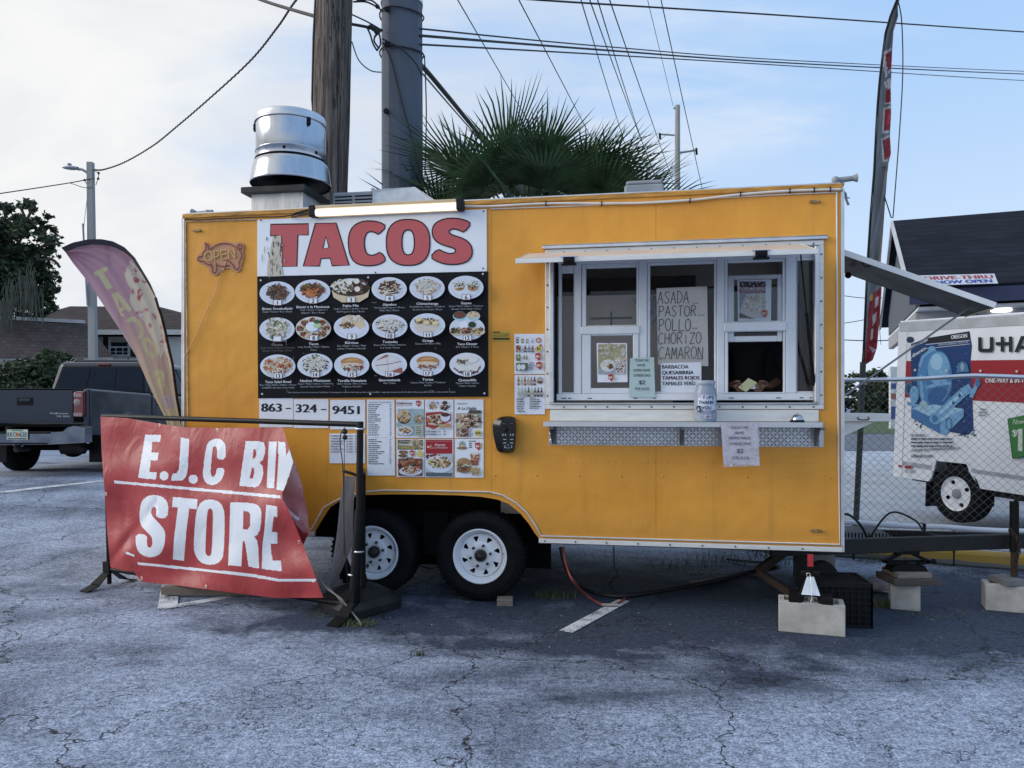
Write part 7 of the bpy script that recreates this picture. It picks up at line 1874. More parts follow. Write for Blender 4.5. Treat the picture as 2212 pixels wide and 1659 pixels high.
for s0_, s1_ in ((-.86, -.27), (-.25, .29), (.31, .86)):
 q = [gh_pt(s0_, 0, .14), gh_pt(s1_, 0, .14), gh_pt(s1_ * (.97 if abs(s1_) > .5 else 1), 0, .80), gh_pt(s0_ * (.97 if abs(s0_) > .5 else 1), 0, .80)]
 mb = MB(); mb.prism([p_ + Vector((0, -.010, 0)) for p_ in q], (0, .004, 0)); mb.build('rear_pane', [TINT], pk, PT)
q = [gh_pt(-.90, 0, .10), gh_pt(.90, 0, .10), gh_pt(.87, 0, .85), gh_pt(-.87, 0, .85)]
mb = MB(); mb.prism([p_ + Vector((0, -.005, 0)) for p_ in q], (0, .003, 0)); mb.build('window_seal', [BLK], pk, PT)
mb = MB(); q = gh_pt(0, 0, .92); mb.box((-.10, q.y - .025, q.z - .02), (.12, q.y, q.z + .018)); mb.build('brake_lamp', [LENS], pk, PT, bev=.004)
for sx in (1, -1):
 q = [gh_pt(sx, .10, .10) , gh_pt(sx, .52, .10), gh_pt(sx, .50, .86), gh_pt(sx, .12, .86)]
 mb = MB(); mb.prism([p_ + Vector((sx * .006, 0, 0)) for p_ in q], (sx * .004, 0, 0)); mb.build('side_window', [TINT], pk, PT)
 q = [gh_pt(sx, .55, .10), gh_pt(sx, .92, .10), gh_pt(sx, .86, .80), gh_pt(sx, .53, .86)]
 mb = MB(); mb.prism([p_ + Vector((sx * .006, 0, 0)) for p_ in q], (sx * .004, 0, 0)); mb.build('side_window', [TINT], pk, PT)
 mb = MB(); mb.box((sx * .927 - .004, .95, .60), (sx * .927 + .004, 1.95, 1.17)); dr = mb.build('door', [CP], pk, PT, bev=.002)
 mb = MB(); mb.box((sx * .94 - .014, 1.05, 1.03), (sx * .94 + .02, 1.24, 1.075)); mb.build('door_handle', [BLKP], dr, PT, bev=.006)
 mb = MB(); mb.box((sx * .927 - .004, 1.96, .60), (sx * .927 + .004, 2.95, 1.17)); dr = mb.build('door', [CP], pk, PT, bev=.002)
 mb = MB(); mb.box((sx * .94 - .014, 2.02, 1.03), (sx * .94 + .02, 2.20, 1.075)); mb.build('door_handle', [BLKP], dr, PT, bev=.006)
 mb = MB(); mb.box((sx * 1.06 - .10, 2.66, 1.16), (sx * 1.06 + .10, 2.74, 1.36)); mb.build('mirror', [BLKP], pk, PT, bev=.025)
mb = MB(); mb.tube([(.30, 1.2, 1.80), (.27, 1.35, 1.90)], .012, 6); mb.build('antenna_fin', [BLK], pk, PT)
# street lamp
def ground_at(x, Y): return gh((x - CX) / FX * Y, Y)
LY = 18.0
lb = P(204, 800, LY); lb.z = ground_at(204, LY)
lamp = thing('street_lamp', 'square grey concrete pole with a street lamp head on an arm', 'street lamp', lb)
CONP = mat('grey_concrete_pole', (.30, .30, .29), .85, var=.12, scale=2, stretch=(3, 3, .4), dirt=.3)
mb = MB(); tp = P(195.5, 351, LY); hw0, hw1 = .085, .062
mb.add([lb + Vector((a * hw0, b * hw0, 0)) for a, b in ((-1, -1), (1, -1), (1, 1), (-1, 1))] + [tp + Vector((a * hw1, b * hw1, 0)) for a, b in ((-1, -1), (1, -1), (1, 1), (-1, 1))], [(0, 1, 5, 4), (1, 2, 6, 5), (2, 3, 7, 6), (3, 0, 4, 7), (4, 5, 6, 7)]); mb.build('pole', [CONP], lamp)
mb = MB(); mb.tube(spline([P(191, 376, LY), P(184, 370, LY), P(176, 366, LY), P(168, 366, LY)], 5), .030, 7); mb.build('arm', [GREYP], lamp)
mb = MB(); a_, b_ = P(137, 364, LY), P(169, 365, LY)
mb.grid(lambda u, v: a_.lerp(b_, u) + Vector((0, math.cos(v * 2 * math.pi) * .12 * math.sin(math.pi * (.08 + .84 * u)) ** .5, .012 + (math.sin(v * 2 * math.pi) * (.055 if math.sin(v * 2 * math.pi) > 0 else .03)) * math.sin(math.pi * (.06 + .8 * u)) ** .6)), 16, 16); mb.build('lamp_head', [mat('pale_grey_metal', (.42, .44, .45), .5, .3)], lamp)
mb = MB(); c_ = P(150, 359, LY); mb.lathe([(.02, -.03), (.02, .02), (.045, .03), (.045, .06), (.001, .065)], 12, Matrix.Translation(c_)); mb.build('photocell', [GREYP], lamp)
mb = MB()
for x, y in ((213, 374), (212, 386), (183, 389)): mb.ball(P(x, y, LY), .03, 8)
for pts in ([(205, 370), (211, 373), (213, 380), (207, 400)], [(190, 388), (184, 391), (189, 400)]): mb.tube(spline([P(x, y, LY - .05) for x, y in pts], 4), .008, 5)
mb.build('connector', [BLK], lamp)
mb = MB(); mb.tube(spline([P(180, 518, LY - .1), P(182, 480, LY - .1), P(188, 430, LY - .1), P(190, 400, LY - .1)], 4), .007, 5); mb.tube([P(179, 483, LY - .1), P(181, 520, LY - .1), P(189, 660, LY - .1)], .022, 6); mb.build('conduit', [GREYP], lamp)
# utility poles behind the trailer
def bark_wood():
 m = bpy.data.materials.new('old_pole_wood'); m.use_nodes = True
 t = NT(m.node_tree); oc = t.n('ShaderNodeTexCoord', 'Object')
 g = t.noise(t.map(oc, (14, 14, .55)), 2.2, 7.0, .7, .6); g2 = t.noise(t.map(oc, (30, 30, .9)), 2.0, 4.0, .6)
 c = t.mix(t.rng(g, .32, .66), (.038, .030, .026, 1), (.185, .150, .128, 1)); c = t.mix(t.rng(g2, .5, .7, 0, .5), c, (.25, .215, .19, 1))
 wv = t.noise(t.map(oc, (5.5, 5.5, .16)), 3.1, 5.0, .6, 1.0); k = t.rng(t.math('ABSOLUTE', t.math('SUBTRACT', wv, .5)), .020, .003)
 c = t.mix(k, c, (.008, .006, .005, 1)); bl = t.noise(t.map(oc, (1, 1, .5), (3, 0, 1)), 1.5, 5.0, .62); c = t.mix(t.rng(bl, .56, .72, 0, .8), c, (.030, .024, .021, 1))
 h = t.math('SUBTRACT', t.math('MULTIPLY', g, .7), k)
 bs = t.n('ShaderNodeBsdfPrincipled', None, None, Base_Color=c, Roughness=.9, Normal=t.n('ShaderNodeBump', 0, None, Strength=.9, Distance=.03, Height=h))
 t.nt.links.new(bs.outputs[0], t.n('ShaderNodeOutputMaterial', None).inputs['Surface']); return m
WY = 9.0
a_, b_ = P(724, -60, WY), P(709, 430, WY); dirw = (b_ - a_) / (a_.z - b_.z)
tpw, btw = a_ - dirw * 3.0 * 1.0, b_ + dirw * b_.z
wp_ = thing('utility_pole', 'thick weathered wooden utility pole rising behind the trailer', 'utility pole', btw)
mb = MB(); n_ = 14
mb.tube([btw.lerp(tpw, k / n_) + Vector((.004 * math.sin(k * 2), 0, 0)) for k in range(n_ + 1)], [.235 - .035 * k / n_ for k in range(n_ + 1)], 28); mb.build('shaft', [bark_wood()], wp_)
mb = MB(); mb.tube([P(683 - 2, 0, WY - .1), P(677, 80, WY - .1), P(675, 170, WY - .1), P(674, 215, WY - .1), P(676, 240, WY - .1)], .012, 5); mb.build('ground_wire', [WIRE], wp_)
SY = 9.5
gb_ = P(871, 420, SY); gb_.z = 0
SPM = mat('blue_grey_steel', (.085, .105, .140), .66, .15, var=.10, scale=1.6, stretch=(2, 2, .7), dirt=.4, dirtcol=(.20, .22, .25), bump=.08, bscale=120)
sp_ = thing('steel_pole', 'blue grey steel pole with wire bands beside the wooden pole', 'utility pole', gb_)
mb = MB(); mb.tube([gb_, gb_.lerp(P(868, 6, SY), 1.0)], [.262, .252], 12, sm=False); tp2 = P(868, 6, SY); mb.tube([tp2 + Vector((0, 0, .002)), tp2 + Vector((0, 0, 2.5))], [.250, .245], 12, sm=False); mb.build('shaft', [SPM], sp_)
mb = MB(); mb.tube([tp2 + Vector((0, 0, -.03)), tp2 + Vector((0, 0, .02))], .262, 20); mb.build('collar', [GALV], sp_)
for y in (38, 120):
 mb = MB(); c_ = P(868, y, SY); mb.tube([c_ + Vector((.270 * math.cos(a), .270 * math.sin(a), .02 * math.sin(a * 2 + y))) for a in [2 * math.pi * k / 24 for k in range(25)]], .010, 5, caps=False); mb.build('wire_band', [WIRE], sp_)
mb = MB()
for x, y in ((836, 20), (836, 95), (834, 240)): mb.cyl(P(x, y, SY - .27), P(x, y, SY - .20), .035, n=8); mb.cyl(P(x, y, SY - .32), P(x, y, SY - .27), .018, n=6)
mb.build('step_bolt', [STEEL], sp_)
mb = MB()
mb.tube(spline([P(827, 92, SY - .29), P(845, 130, SY - .29), P(868, 220, SY - .29), P(890, 300, SY - .29), P(906, 372, SY - .29)], 5), .011, 5); mb.tube(spline([P(826, 84, SY - .3), P(870, 108, SY - .3), P(900, 140, SY - .3), P(911, 165, SY - .25)], 5), .010, 5); mb.tube(spline([P(917, 120, SY), P(921, 240, SY), P(918, 380, SY)], 4), .008, 5); mb.build('riser_cable', [WIRE], sp_)
mb = MB()
for pts in ([(792, 58), (800, 75), (806, 95), (815, 110)], [(800, 60), (812, 72), (808, 88), (818, 104)], [(796, 62), (822, 66), (808, 80)], [(804, 55), (818, 70), (822, 95), (815, 108)], [(763, 4), (790, 4), (812, 14), (826, 24)], [(770, 2), (800, 0), (820, 16)]):
 mb.tube(spline([P(x, y, 9.2) for x, y in pts], 5), .011, 5)
for x, y in ((806, 62), (812, 68), (800, 58), (815, 14)): mb.ball(P(x, y, 9.2), .028, 7)
mb.build('splice', [WIRE], sp_)
# wires
def wire(pts, r, lab, twist=False, grp='overhead wires', cat='overhead wire'):
 q = spline([P(x, y, Y) for x, y, Y in pts], 10)
 mb = MB()
 if twist:
  q2 = []
  L_ = 0
  for i in range(len(q) - 1):
   n = 8
   for k in range(n):
    p_ = q[i].lerp(q[i + 1], k / n); ph = (i * n + k) * .9; q2.append(p_ + Vector((0, .3, 1)).normalized() * r * .5 * math.sin(ph))
  q = q2
 mb.tube(q, r, 5)
 return mb.build('overhead_wire', [WIRE], None, I4, label=lab, cat=cat, group=grp)
wire([(706, -70, 10), (640, 0, 11.0), (600, 58, 11.8), (540, 132, 13), (450, 215, 14.6), (380, 275, 15.8), (330, 315, 16.6), (270, 350, 17.4), (225, 366, 17.8), (204, 367, 18)], .016, 'twisted service wire sagging from upper centre to the street lamp pole', True)
wire([(480, -38, 13), (565, 0, 11), (690, 38, 9.2)], .022, 'thick black wire reaching the wooden pole from upper left')
wire([(757, 52, 9.1), (790, 58, 9.2), (826, 66, 9.3)], .018, 'short thick wire between the wooden and steel poles')
wire([(757, 30, 9.1), (795, 48, 9.2), (826, 66, 9.3)], .009, 'short thin wire between the wooden and steel poles')
wire([(760, 90, 9.1), (775, 130, 9.1), (800, 152, 9.2), (824, 156, 9.3)], .007, 'slack thin wire drooping between the two poles')
wire([(-60, 428, 15), (0, 418, 16), (80, 406, 17), (150, 395, 17.6), (204, 385, 18)], .012, 'wire running from the street lamp pole off to the left')
wire([(150, 395, 17.6), (165, 400, 17.7), (180, 405, 17.8), (200, 406, 17.9)], .008, 'small slack loop of wire left of the street lamp pole')
for pts, r, lab in (([(905, 62, 9.4), (1300, 100, 14), (1700, 130, 20), (2212, 154, 30), (2600, 166, 40)], .012, 'upper thin wire running right from the steel pole'), ([(905, 77, 9.4), (1300, 108, 14), (1700, 136, 20), (2212, 160, 30), (2600, 172, 40)], .018, 'middle thick wire running right from the steel pole'), ([(905, 96, 9.4), (1300, 118, 14), (1700, 142, 20), (2212, 174, 30), (2600, 190, 40)], .013, 'lowest wire running right from the steel pole'), ([(1000, -16, 14), (1163, 0, 15), (1700, 34, 19), (2212, 69, 24), (2600, 92, 28)], .020, 'highest wire crossing the upper right sky')):
 wire(pts, r, lab)
for pts, r, lab in (([(905, 138, 9.5), (932, 165, 10), (1028, 282, 12), (1120, 400, 14)], .034, 'thick bundled cable descending from the steel pole to the palm'), ([(905, 150, 9.5), (1000, 260, 12), (1080, 350, 14)], .011, 'thin cable just below the thick bundled cable')):
 wire(pts, r, lab)
nm_ = ['first', 'second', 'third', 'fourth', 'fifth', 'sixth']
for k, pts in enumerate(([(930, -95, 13), (989, 0, 17), (1118, 223, 30), (1180, 330, 45)], [(1060, -110, 13), (1121, 0, 17), (1264, 273, 33), (1320, 380, 50)], [(1228, -90, 13), (1255, 0, 17), (1334, 260, 33), (1400, 470, 60)], [(1240, -120, 13), (1274, 0, 17), (1381, 291, 36), (1440, 440, 60)], [(1260, -120, 13), (1291, 0, 17), (1385, 300, 36), (1440, 450, 60)], [(1290, -100, 13), (1317, 0, 17), (1438, 348, 40), (1480, 470, 60)])):
 wire(pts, .015, '%s steep wire from the left, descending behind the palm' % nm_[k])
wire([(1380, -80, 20), (1399, 0, 26), (1454, 229, 45)], .012, 'thin wire descending to the top of the far pole')
wire([(1408, -100, 20), (1428, 0, 25), (1519, 416, 45), (1535, 470, 55)], .018, 'wire passing just right of the far pole')
wire([(1780, 632, 60), (1870, 644, 62), (1960, 640, 64)], .03, 'far wire in the gap under the side hatch, uppermost', grp='far wires under the side hatch')
wire([(1780, 704, 60), (1870, 690, 62), (1960, 664, 64)], .03, 'far slanting wire in the gap under the side hatch', grp='far wires under the side hatch')
wire([(1780, 732, 60), (1870, 736, 62), (1960, 734, 64)], .04, 'far wire in the gap behind the flag, lowest', grp='far wires under the side hatch')
# far pole
FYp = 45.0; fb0 = P(1463, 430, FYp); fb0.z = 0
fp = thing('transmission_pole', 'slim grey pole with two insulator arms far behind the palm', 'utility pole', fb0)
mb = MB(); tpf = P(1463.5, 228, FYp); mb.tube([fb0, tpf], [.21, .15], 12); mb.build('shaft', [CONP], fp)
mb = MB(); mb.tube([P(1457, 292, FYp), P(1425, 290, FYp)], .05, 6); mb.build('arm', [GREYP], fp)
mb = MB(); mb.tube([P(1469, 330, FYp), P(1505, 324, FYp)], .06, 6); mb.build('arm', [GREYP], fp)
mb = MB(); mb.cyl(P(1425, 288, FYp), P(1426, 300, FYp), .07, n=8); mb.build('insulator', [BLK], fp)
mb = MB(); mb.cyl(P(1504, 320, FYp), P(1505, 334, FYp), .07, n=8); mb.build('insulator', [BLK], fp)
mb = MB(); mb.tube([P(1455, 233, FYp), P(1462, 236, FYp)], .06, 6); mb.build('top_pin', [GREYP], fp)
# palm
PYm = 9.6
PALM = mat('palm_leaf', (.046, .086, .036), .40, var=.55, scale=4, dirt=.45, dirtcol=(.095, .115, .045), sub=.2)
PALMD = mat('palm_stalk', (.08, .10, .04), .6, var=.3)
pc_ = P(1128, 498, PYm)
palm = thing('palm_tree', 'fan palm with spiky dark green fronds behind the trailer roof', 'palm tree', (pc_.x, pc_.y, 0))
mb = MB(); mb.tube([(pc_.x, pc_.y, 0), (pc_.x + .03, pc_.y, pc_.z * .5), (pc_.x, pc_.y, pc_.z + .15)], [.20, .17, .19], 14); mb.build('trunk', [mat('palm_trunk', (.14, .11, .085), .9, var=.4, scale=14, bump=.8, bscale=18)], palm)
rp = R_(64)
def frond(az, el, pet, bl, nseg=46, seed=0, org=None):
 r = R_(seed)
 dirv = Vector((math.cos(az) * math.cos(el), math.sin(az) * math.cos(el), math.sin(el)))
 side = Vector((-math.sin(az), math.cos(az), 0)); up = side.cross(dirv) * -1
 if up.z < 0: up = -up
 rl = r.uniform(-1.0, 1.0); side, up = side * math.cos(rl) + up * math.sin(rl), up * math.cos(rl) - side * math.sin(rl)
 base = (org or pc_) + Vector((math.cos(az), math.sin(az), 0)) * .10
 tip = base + dirv * pet + Vector((0, 0, -.05 * pet))
 mbp = MB(); mbp.tube([base, base.lerp(tip, .5) + Vector((0, 0, .02)), tip], [.016, .012, .009], 5); mbp.build('stalk', [PALMD], palm)
 mbf = MB()
 for k in range(nseg):
  f = (k / (nseg - 1) - .5) * 2
  an = f * math.radians(112)
  sp_ = dirv * math.cos(an) + side * math.sin(an)
  L_ = bl * (1.0 - .30 * abs(f) ** 2.2) * r.uniform(.84, 1.10)
  cup = up * (.22 * abs(f) * bl)
  wd = .019 * (1 - .25 * abs(f))
  perp = (side * math.cos(an) - dirv * math.sin(an)) * wd
  p0 = tip + sp_ * .02
  p1 = tip + sp_ * L_ * .42 + cup * .35 + up * .03
  p2 = tip + sp_ * L_ * .72 + cup * .6 + Vector((0, 0, -.012 * L_))
  p3 = tip + sp_ * L_ + cup * .7 + Vector((0, 0, -(.01 + .13 * r.random() ** 2) * L_)) + side * r.uniform(-.03, .03)
  fold = up * wd * .5
  mbf.add([p0 - perp * .3, p0 + fold * .3, p0 + perp * .3, p1 - perp, p1 + fold, p1 + perp, p2 - perp * .62, p2 + fold * .5, p2 + perp * .62, p3], [(0, 1, 4, 3), (1, 2, 5, 4), (3, 4, 7, 6), (4, 5, 8, 7), (6, 7, 9), (7, 8, 9)])
 return mbf.build('frond', [PALM], palm)
sd_ = 40
for ring, (n_, el0, el1, pet, bl) in enumerate(((5, 58, 84, .70, 1.0), (9, 36, 56, .84, 1.04), (11, 14, 32, .98, 1.02), (10, -6, 12, .95, 1.0))):
 for k in range(n_):
  sd_ += 1
  az = 2 * math.pi * (k + .37 * ring + rp.uniform(-.2, .2)) / n_
  frond(az, math.radians(rp.uniform(el0, el1)), pet * rp.uniform(.85, 1.1), bl * rp.uniform(.78, 1.08), 44, sd_)
for az, el, pt, bl in ((.1, 62, .35, .95), (-.3, 40, .55, .98), (.5, 30, .62, .95), (-.9, 48, .5, .9), (-.2, 18, .66, .92), (1.2, 55, .5, .9), (-1.4, 28, .5, .95), (.2, 6, .6, .9)):
 sd_ += 1; frond(az, math.radians(el), pt, bl, 44, sd_, P(1262, 508, PYm - .1))
# leaves for trees and hedges
def leaf_crown(name, blobs, n, size, mats, parent=None, seed=1, label=None, cat=None, shape=.55, shell=.45, **kw):
 r = R_(seed); mb = MB()
 wsum = sum(b[1][0] * b[1][1] * b[1][2] for b in blobs)
 for c, rad in blobs:
  k = int(n * rad[0] * rad[1] * rad[2] / wsum)
  clumps = [Vector((r.gauss(0, 1), r.gauss(0, 1), r.gauss(0, 1))).normalized() * (shell + (1 - shell) * r.random() ** .5) for _ in range(max(8, k // 46))]
  for i in range(k):
   q = clumps[i % len(clumps)]; q = q + Vector((r.gauss(0, .11), r.gauss(0, .11), r.gauss(0, .09)))
   p = Vector(c) + Vector((q.x * rad[0], q.y * rad[1], q.z * rad[2]))
   a = Vector((r.gauss(0, 1), r.gauss(0, 1), r.gauss(0, .6))).normalized(); b = a.cross(Vector((r.gauss(0, 1), r.gauss(0, 1), r.gauss(0, 1)))).normalized()
   s_ = size * r.uniform(.6, 1.3)
   mb.add([p - a * s_, p + b * s_ * shape, p + a * s_, p - b * s_ * shape], [(0, 1, 2, 3)], 0 if r.random() < .7 else 1)
 return mb.build(name, mats, parent, I4, label=label, cat=cat, **kw)
def leafmat(name, col, var=.4): return mat(name, col, .6, var=var, scale=3.0, sub=.25)
L1_, L2_ = leafmat('oak_leaf', (.040, .062, .032)), leafmat('oak_leaf_pale', (.068, .092, .046))
TY_ = 27.5
tb_ = P(-60, 800, TY_); tb_.z = .43
tree = thing('oak_tree', 'dark oak hung with grey moss at the left edge', 'tree', tb_)
LW = mat('oak_bark', (.055, .045, .038), .9, var=.4, scale=6, bump=.6)
mb = MB(); mb.tube(spline([tb_, P(-55, 700, TY_), P(-40, 620, TY_), P(-20, 540, TY_)], 5), [.42, .40, .38, .36, .34, .32, .31, .30, .29, .28, .26, .24, .22, .2, .18, .15], 10); mb.build('trunk', [LW], tree)
mb = MB()
for pts in ([(-40, 620), (0, 600), (50, 620), (95, 640)], [(-30, 580), (20, 520), (60, 470), (70, 440)], [(-20, 540), (10, 480), (5, 440)], [(0, 600), (60, 570), (110, 560), (130, 578)], [(30, 540), (50, 505), (52, 470), (45, 450)], [(60, 560), (95, 530), (128, 528)]):
 mb.tube(spline([P(x, y, TY_ + r_) for (x, y), r_ in zip(pts, (.0, -.3, -.5, -.4))], 4), .05, 5)
mb.build('branch', [LW], tree)
sc_ = TY_ / FX
def pb_(x, y, rx, ry, dz_=0, rd=None): return (P(x, y, TY_ + dz_), (rx * sc_, (rd or rx) * sc_, ry * sc_))
leaf_crown('crown', [pb_(-60, 560, 100, 120), pb_(20, 600, 80, 70), pb_(70, 620, 55, 70), pb_(40, 520, 70, 50), pb_(5, 470, 45, 45), pb_(62, 470, 38, 36), pb_(85, 500, 28, 30), pb_(112, 556, 20, 12), pb_(100, 660, 32, 22), pb_(20, 680, 60, 30), pb_(52, 445, 16, 22), pb_(115, 610, 14, 28), pb_(-70, 700, 60, 60)], 21000, .105, [L1_, L2_], tree, 3)
MOSS = mat('spanish_moss', (.050, .060, .052), .95, var=.3, scale=4)
mb = MB(); r = R_(12)
for k in range(260):
 x, y = r.choice([(38, 610), (55, 620), (20, 640), (62, 600), (10, 660), (75, 640)]); x += r.gauss(0, 9); y += r.gauss(0, 14)
 p = P(x, y, TY_ - 1.9 + r.uniform(-.4, .5)); l_ = r.uniform(.3, 1.3); w_ = r.uniform(.006, .018); s_ = r.uniform(-.08, .08)
 mb.add([p + Vector((-w_, 0, 0)), p + Vector((w_, 0, 0)), p + Vector((w_ + s_, .02, -l_ * .6)), p + Vector((-w_ + s_, .02, -l_ * .6)), p + Vector((s_ * 1.6, 0, -l_))], [(0, 3, 2, 1), (3, 4, 2)])
mb.build('moss', [MOSS], tree, kind='stuff')
HYd = 20.0; hs = HYd / FX
hb = P(90, 860, HYd); hb.z = .43
H1_, H2_ = leafmat('hedge_leaf', (.026, .050, .022)), leafmat('hedge_leaf_pale', (.055, .090, .036))
hd = thing('bush', 'dark green spreading bush behind the pickup cab', 'bush', hb)
def hb_(x, y, rx, ry): return (P(x, y, HYd), (rx * hs, rx * hs * .8, ry * hs))
leaf_crown('foliage', [hb_(110, 800, 85, 36), hb_(50, 815, 70, 40), hb_(160, 800, 50, 35), hb_(-20, 830, 60, 36), hb_(110, 775, 45, 18), hb_(95, 860, 120, 45)], 9000, .085, [H1_, H2_], hd, 5, shape=.4)
mb = MB()
for k in range(5): mb.tube([(hb.x - .6 + k * .3, hb.y, .4), (hb.x - .9 + k * .45, hb.y + .1, 1.6)], .03, 5)
mb.build('stem', [LW], hd)
# houses at the left
def shingles(name, c1, c2, rows=5.0, wdt=.30):
 m = bpy.data.materials.new(name); m.use_nodes = True
 t = NT(m.node_tree); oc = t.n('ShaderNodeTexCoord', 'Object')
 sx = t.n('ShaderNodeSeparateXYZ', None, None, Vector=oc); uv = t.n('ShaderNodeCombineXYZ', 0, None, i0=t.math('ADD', sx.outputs[0], t.math('MULTIPLY', sx.outputs[1], .6)), i1=t.math('MULTIPLY', sx.outputs[2], 1.0))
 br = t.n('ShaderNodeTexBrick', None, {'offset': .5}, Vector=uv, Scale=1.0, Mortar_Size=.007, Bias=-.1, Brick_Width=wdt, Row_Height=1 / rows)
 br.inputs['Color1'].default_value = c1 + (1,); br.inputs['Color2'].default_value = c2 + (1,); br.inputs['Mortar'].default_value = tuple(c * .68 for c in c1) + (1,)
 n = t.noise(oc, 1.5, 5, .65)
 c = t.mix(t.rng(n, .35, .7, 0, .55), br.outputs['Color'], tuple(c * .55 for c in c1) + (1,))
 bs = t.n('ShaderNodeBsdfPrincipled', None, None, Base_Color=c, Roughness=.95, Normal=t.n('ShaderNodeBump', 0, None, Strength=.6, Distance=.03, Height=br.outputs['Fac']))
 bs.inputs['Specular IOR Level'].default_value = .15
 t.nt.links.new(bs.outputs[0], t.n('ShaderNodeOutputMaterial', None).inputs['Surface']); return m
SH1 = shingles('brown_shingles', (.070, .058, .058), (.098, .080, .078), 8.0, .22)
SH2 = shingles('dark_brown_shingles', (.055, .045, .044), (.075, .060, .058), 6.0, .35)
a0_, a1_, t1_, t0_ = P(-420, 782, 23), P(246, 772, 26), P(185, 698, 27.6), P(-420, 668, 24.6)
mh = thing('mansard_building', 'low building with a steep brown shingle roof behind the pickup', 'building', (a1_.x - 6, a1_.y, .43))
bk_ = Vector((-5.0, 9, 0))
mb = MB(); vs = [a0_, a1_, t1_, t0_, a0_ + bk_, a1_ + bk_, t1_ + bk_ * .85, t0_ + bk_ * .85]
mb.add(vs, [(0, 1, 2, 3), (1, 5, 6, 2), (5, 4, 7, 6), (4, 0, 3, 7), (3, 2, 6, 7), (4, 5, 1, 0)]); rf = mb.build('roof', [SH1], mh)
mb = MB(); mb.bar(t0_ + Vector((0, -.03, .04)), t1_ + Vector((0, -.03, .04)), .10, .12); mb.build('flashing', [mat('pale_flashing', (.45, .44, .43), .6)], rf)
mb = MB(); mb.bar(a0_ + Vector((0, -.05, -.07)), a1_ + Vector((0, -.05, -.07)), .08, .13); mb.build('fascia', [mat('grey_fascia', (.28, .27, .26), .7)], rf)
mb = MB(); inx = Vector((-.6, .6, 0)); mb.add([Vector((a0_.x, a0_.y + .7, .40)), Vector((a1_.x - .7, a1_.y + .6, .40)), a1_ + Vector((-.7, .6, -.02)), Vector((a0_.x, a0_.y + .7, a0_.z - .02))] + [Vector((a0_.x, a0_.y + 8, .40)), Vector((a1_.x, a1_.y + 8, .40)), a1_ + Vector((0, 8, -.02)), Vector((a0_.x, a0_.y + 8, a0_.z - .02))], [(0, 1, 2, 3), (1, 5, 6, 2), (5, 4, 7, 6), (4, 0, 3, 7)]); mb.build('wall', [mat('brown_wall', (.14, .11, .095), .9, var=.2)], mh)
hY = 31.0
e0, e1 = P(-30, 713, hY), P(480, 713, hY); r0, r1 = P(151, 661.5, hY + 4), P(344, 662.5, hY + 4); e2, e3 = e1 + Vector((1.5, 8.5, 0)), e0 + Vector((0, 8.5, 0))
hs_ = thing('house', 'cream house with a dark hipped roof behind the street lamp', 'house', ((e0.x + e1.x) / 2, hY + 1, .43))
mb = MB(); mb.add([e0, e1, e2, e3, r0, r1], [(0, 1, 5, 4), (1, 2, 5), (2, 3, 4, 5), (3, 0, 4), (3, 2, 1, 0)]); rf = mb.build('roof', [SH2], hs_)
mb = MB(); mb.bar(e0 + Vector((0, -.05, -.09)), e1 + Vector((0, -.05, -.09)), .08, .20); mb.build('fascia', [mat('white_fascia', (.55, .55, .53), .6)], rf)
def siding():
 m = bpy.data.materials.new('cream_siding'); m.use_nodes = True
 t = NT(m.node_tree); oc = t.n('ShaderNodeTexCoord', 'Object'); z = t.n('ShaderNodeSeparateXYZ', 2, None, Vector=oc)
 f = t.math('FRACT', t.math('MULTIPLY', z, 6.0)); n = t.noise(oc, 2, 3)
 c = t.mix(n, (.74, .74, .69, 1), (.80, .80, .75, 1))
 bs = t.n('ShaderNodeBsdfPrincipled', None, None, Base_Color=c, Roughness=.8, Normal=t.n('ShaderNodeBump', 0, None, Strength=.8, Distance=.05, Height=f))
 t.nt.links.new(bs.outputs[0], t.n('ShaderNodeOutputMaterial', None).inputs['Surface']); return m
mb = MB(); wz = e0.z - .22; mb.box((e0.x + .5, hY + .5, .40), (e1.x - .5, hY + 8, wz)); hw_ = mb.build('wall', [siding()], hs_)
wa, wb_ = P(236, 730, hY + .5), P(281, 770, hY + .5)
mb = MB(); f_ = .07
for bx in (((wa.x, hY + .44, wb_.z), (wb_.x, hY + .499, wb_.z + f_)), ((wa.x, hY + .44, wa.z - f_), (wb_.x, hY + .499, wa.z)), ((wa.x, hY + .44, wb_.z + f_), (wa.x + f_, hY + .499, wa.z - f_)), ((wb_.x - f_, hY + .44, wb_.z + f_), (wb_.x, hY + .499, wa.z - f_))): mb.box(*bx)
mzz = (wa.z + wb_.z) / 2
mb.box((wa.x + f_, hY + .45, mzz - .03), (wb_.x - f_, hY + .498, mzz + .03))
for k in (1, 2): xx = wa.x + (wb_.x - wa.x) * k / 3; mb.box((xx - .012, hY + .46, wb_.z + f_), (xx + .012, hY + .497, mzz - .03))
zz_ = (wb_.z + mzz) / 2; mb.box((wa.x + f_, hY + .461, zz_ - .012), (wb_.x - f_, hY + .497, zz_ + .012))
wi = mb.build('window', [mat('white_frame', (.6, .6, .6), .6)], hs_)
mb = MB(); mb.box((wa.x + .02, hY + .480, wb_.z + .02), (wb_.x - .02, hY + .486, wa.z - .02)); mb.build('pane', [mat('dark_glass', (.015, .018, .022), .08)], wi)
mb = MB(); mb.box((wa.x + f_, hY + .470, mzz + .2), (wb_.x - f_, hY + .478, wa.z - f_)); mb.build('blind', [mat('blind', (.35, .36, .36), .7)], wi)
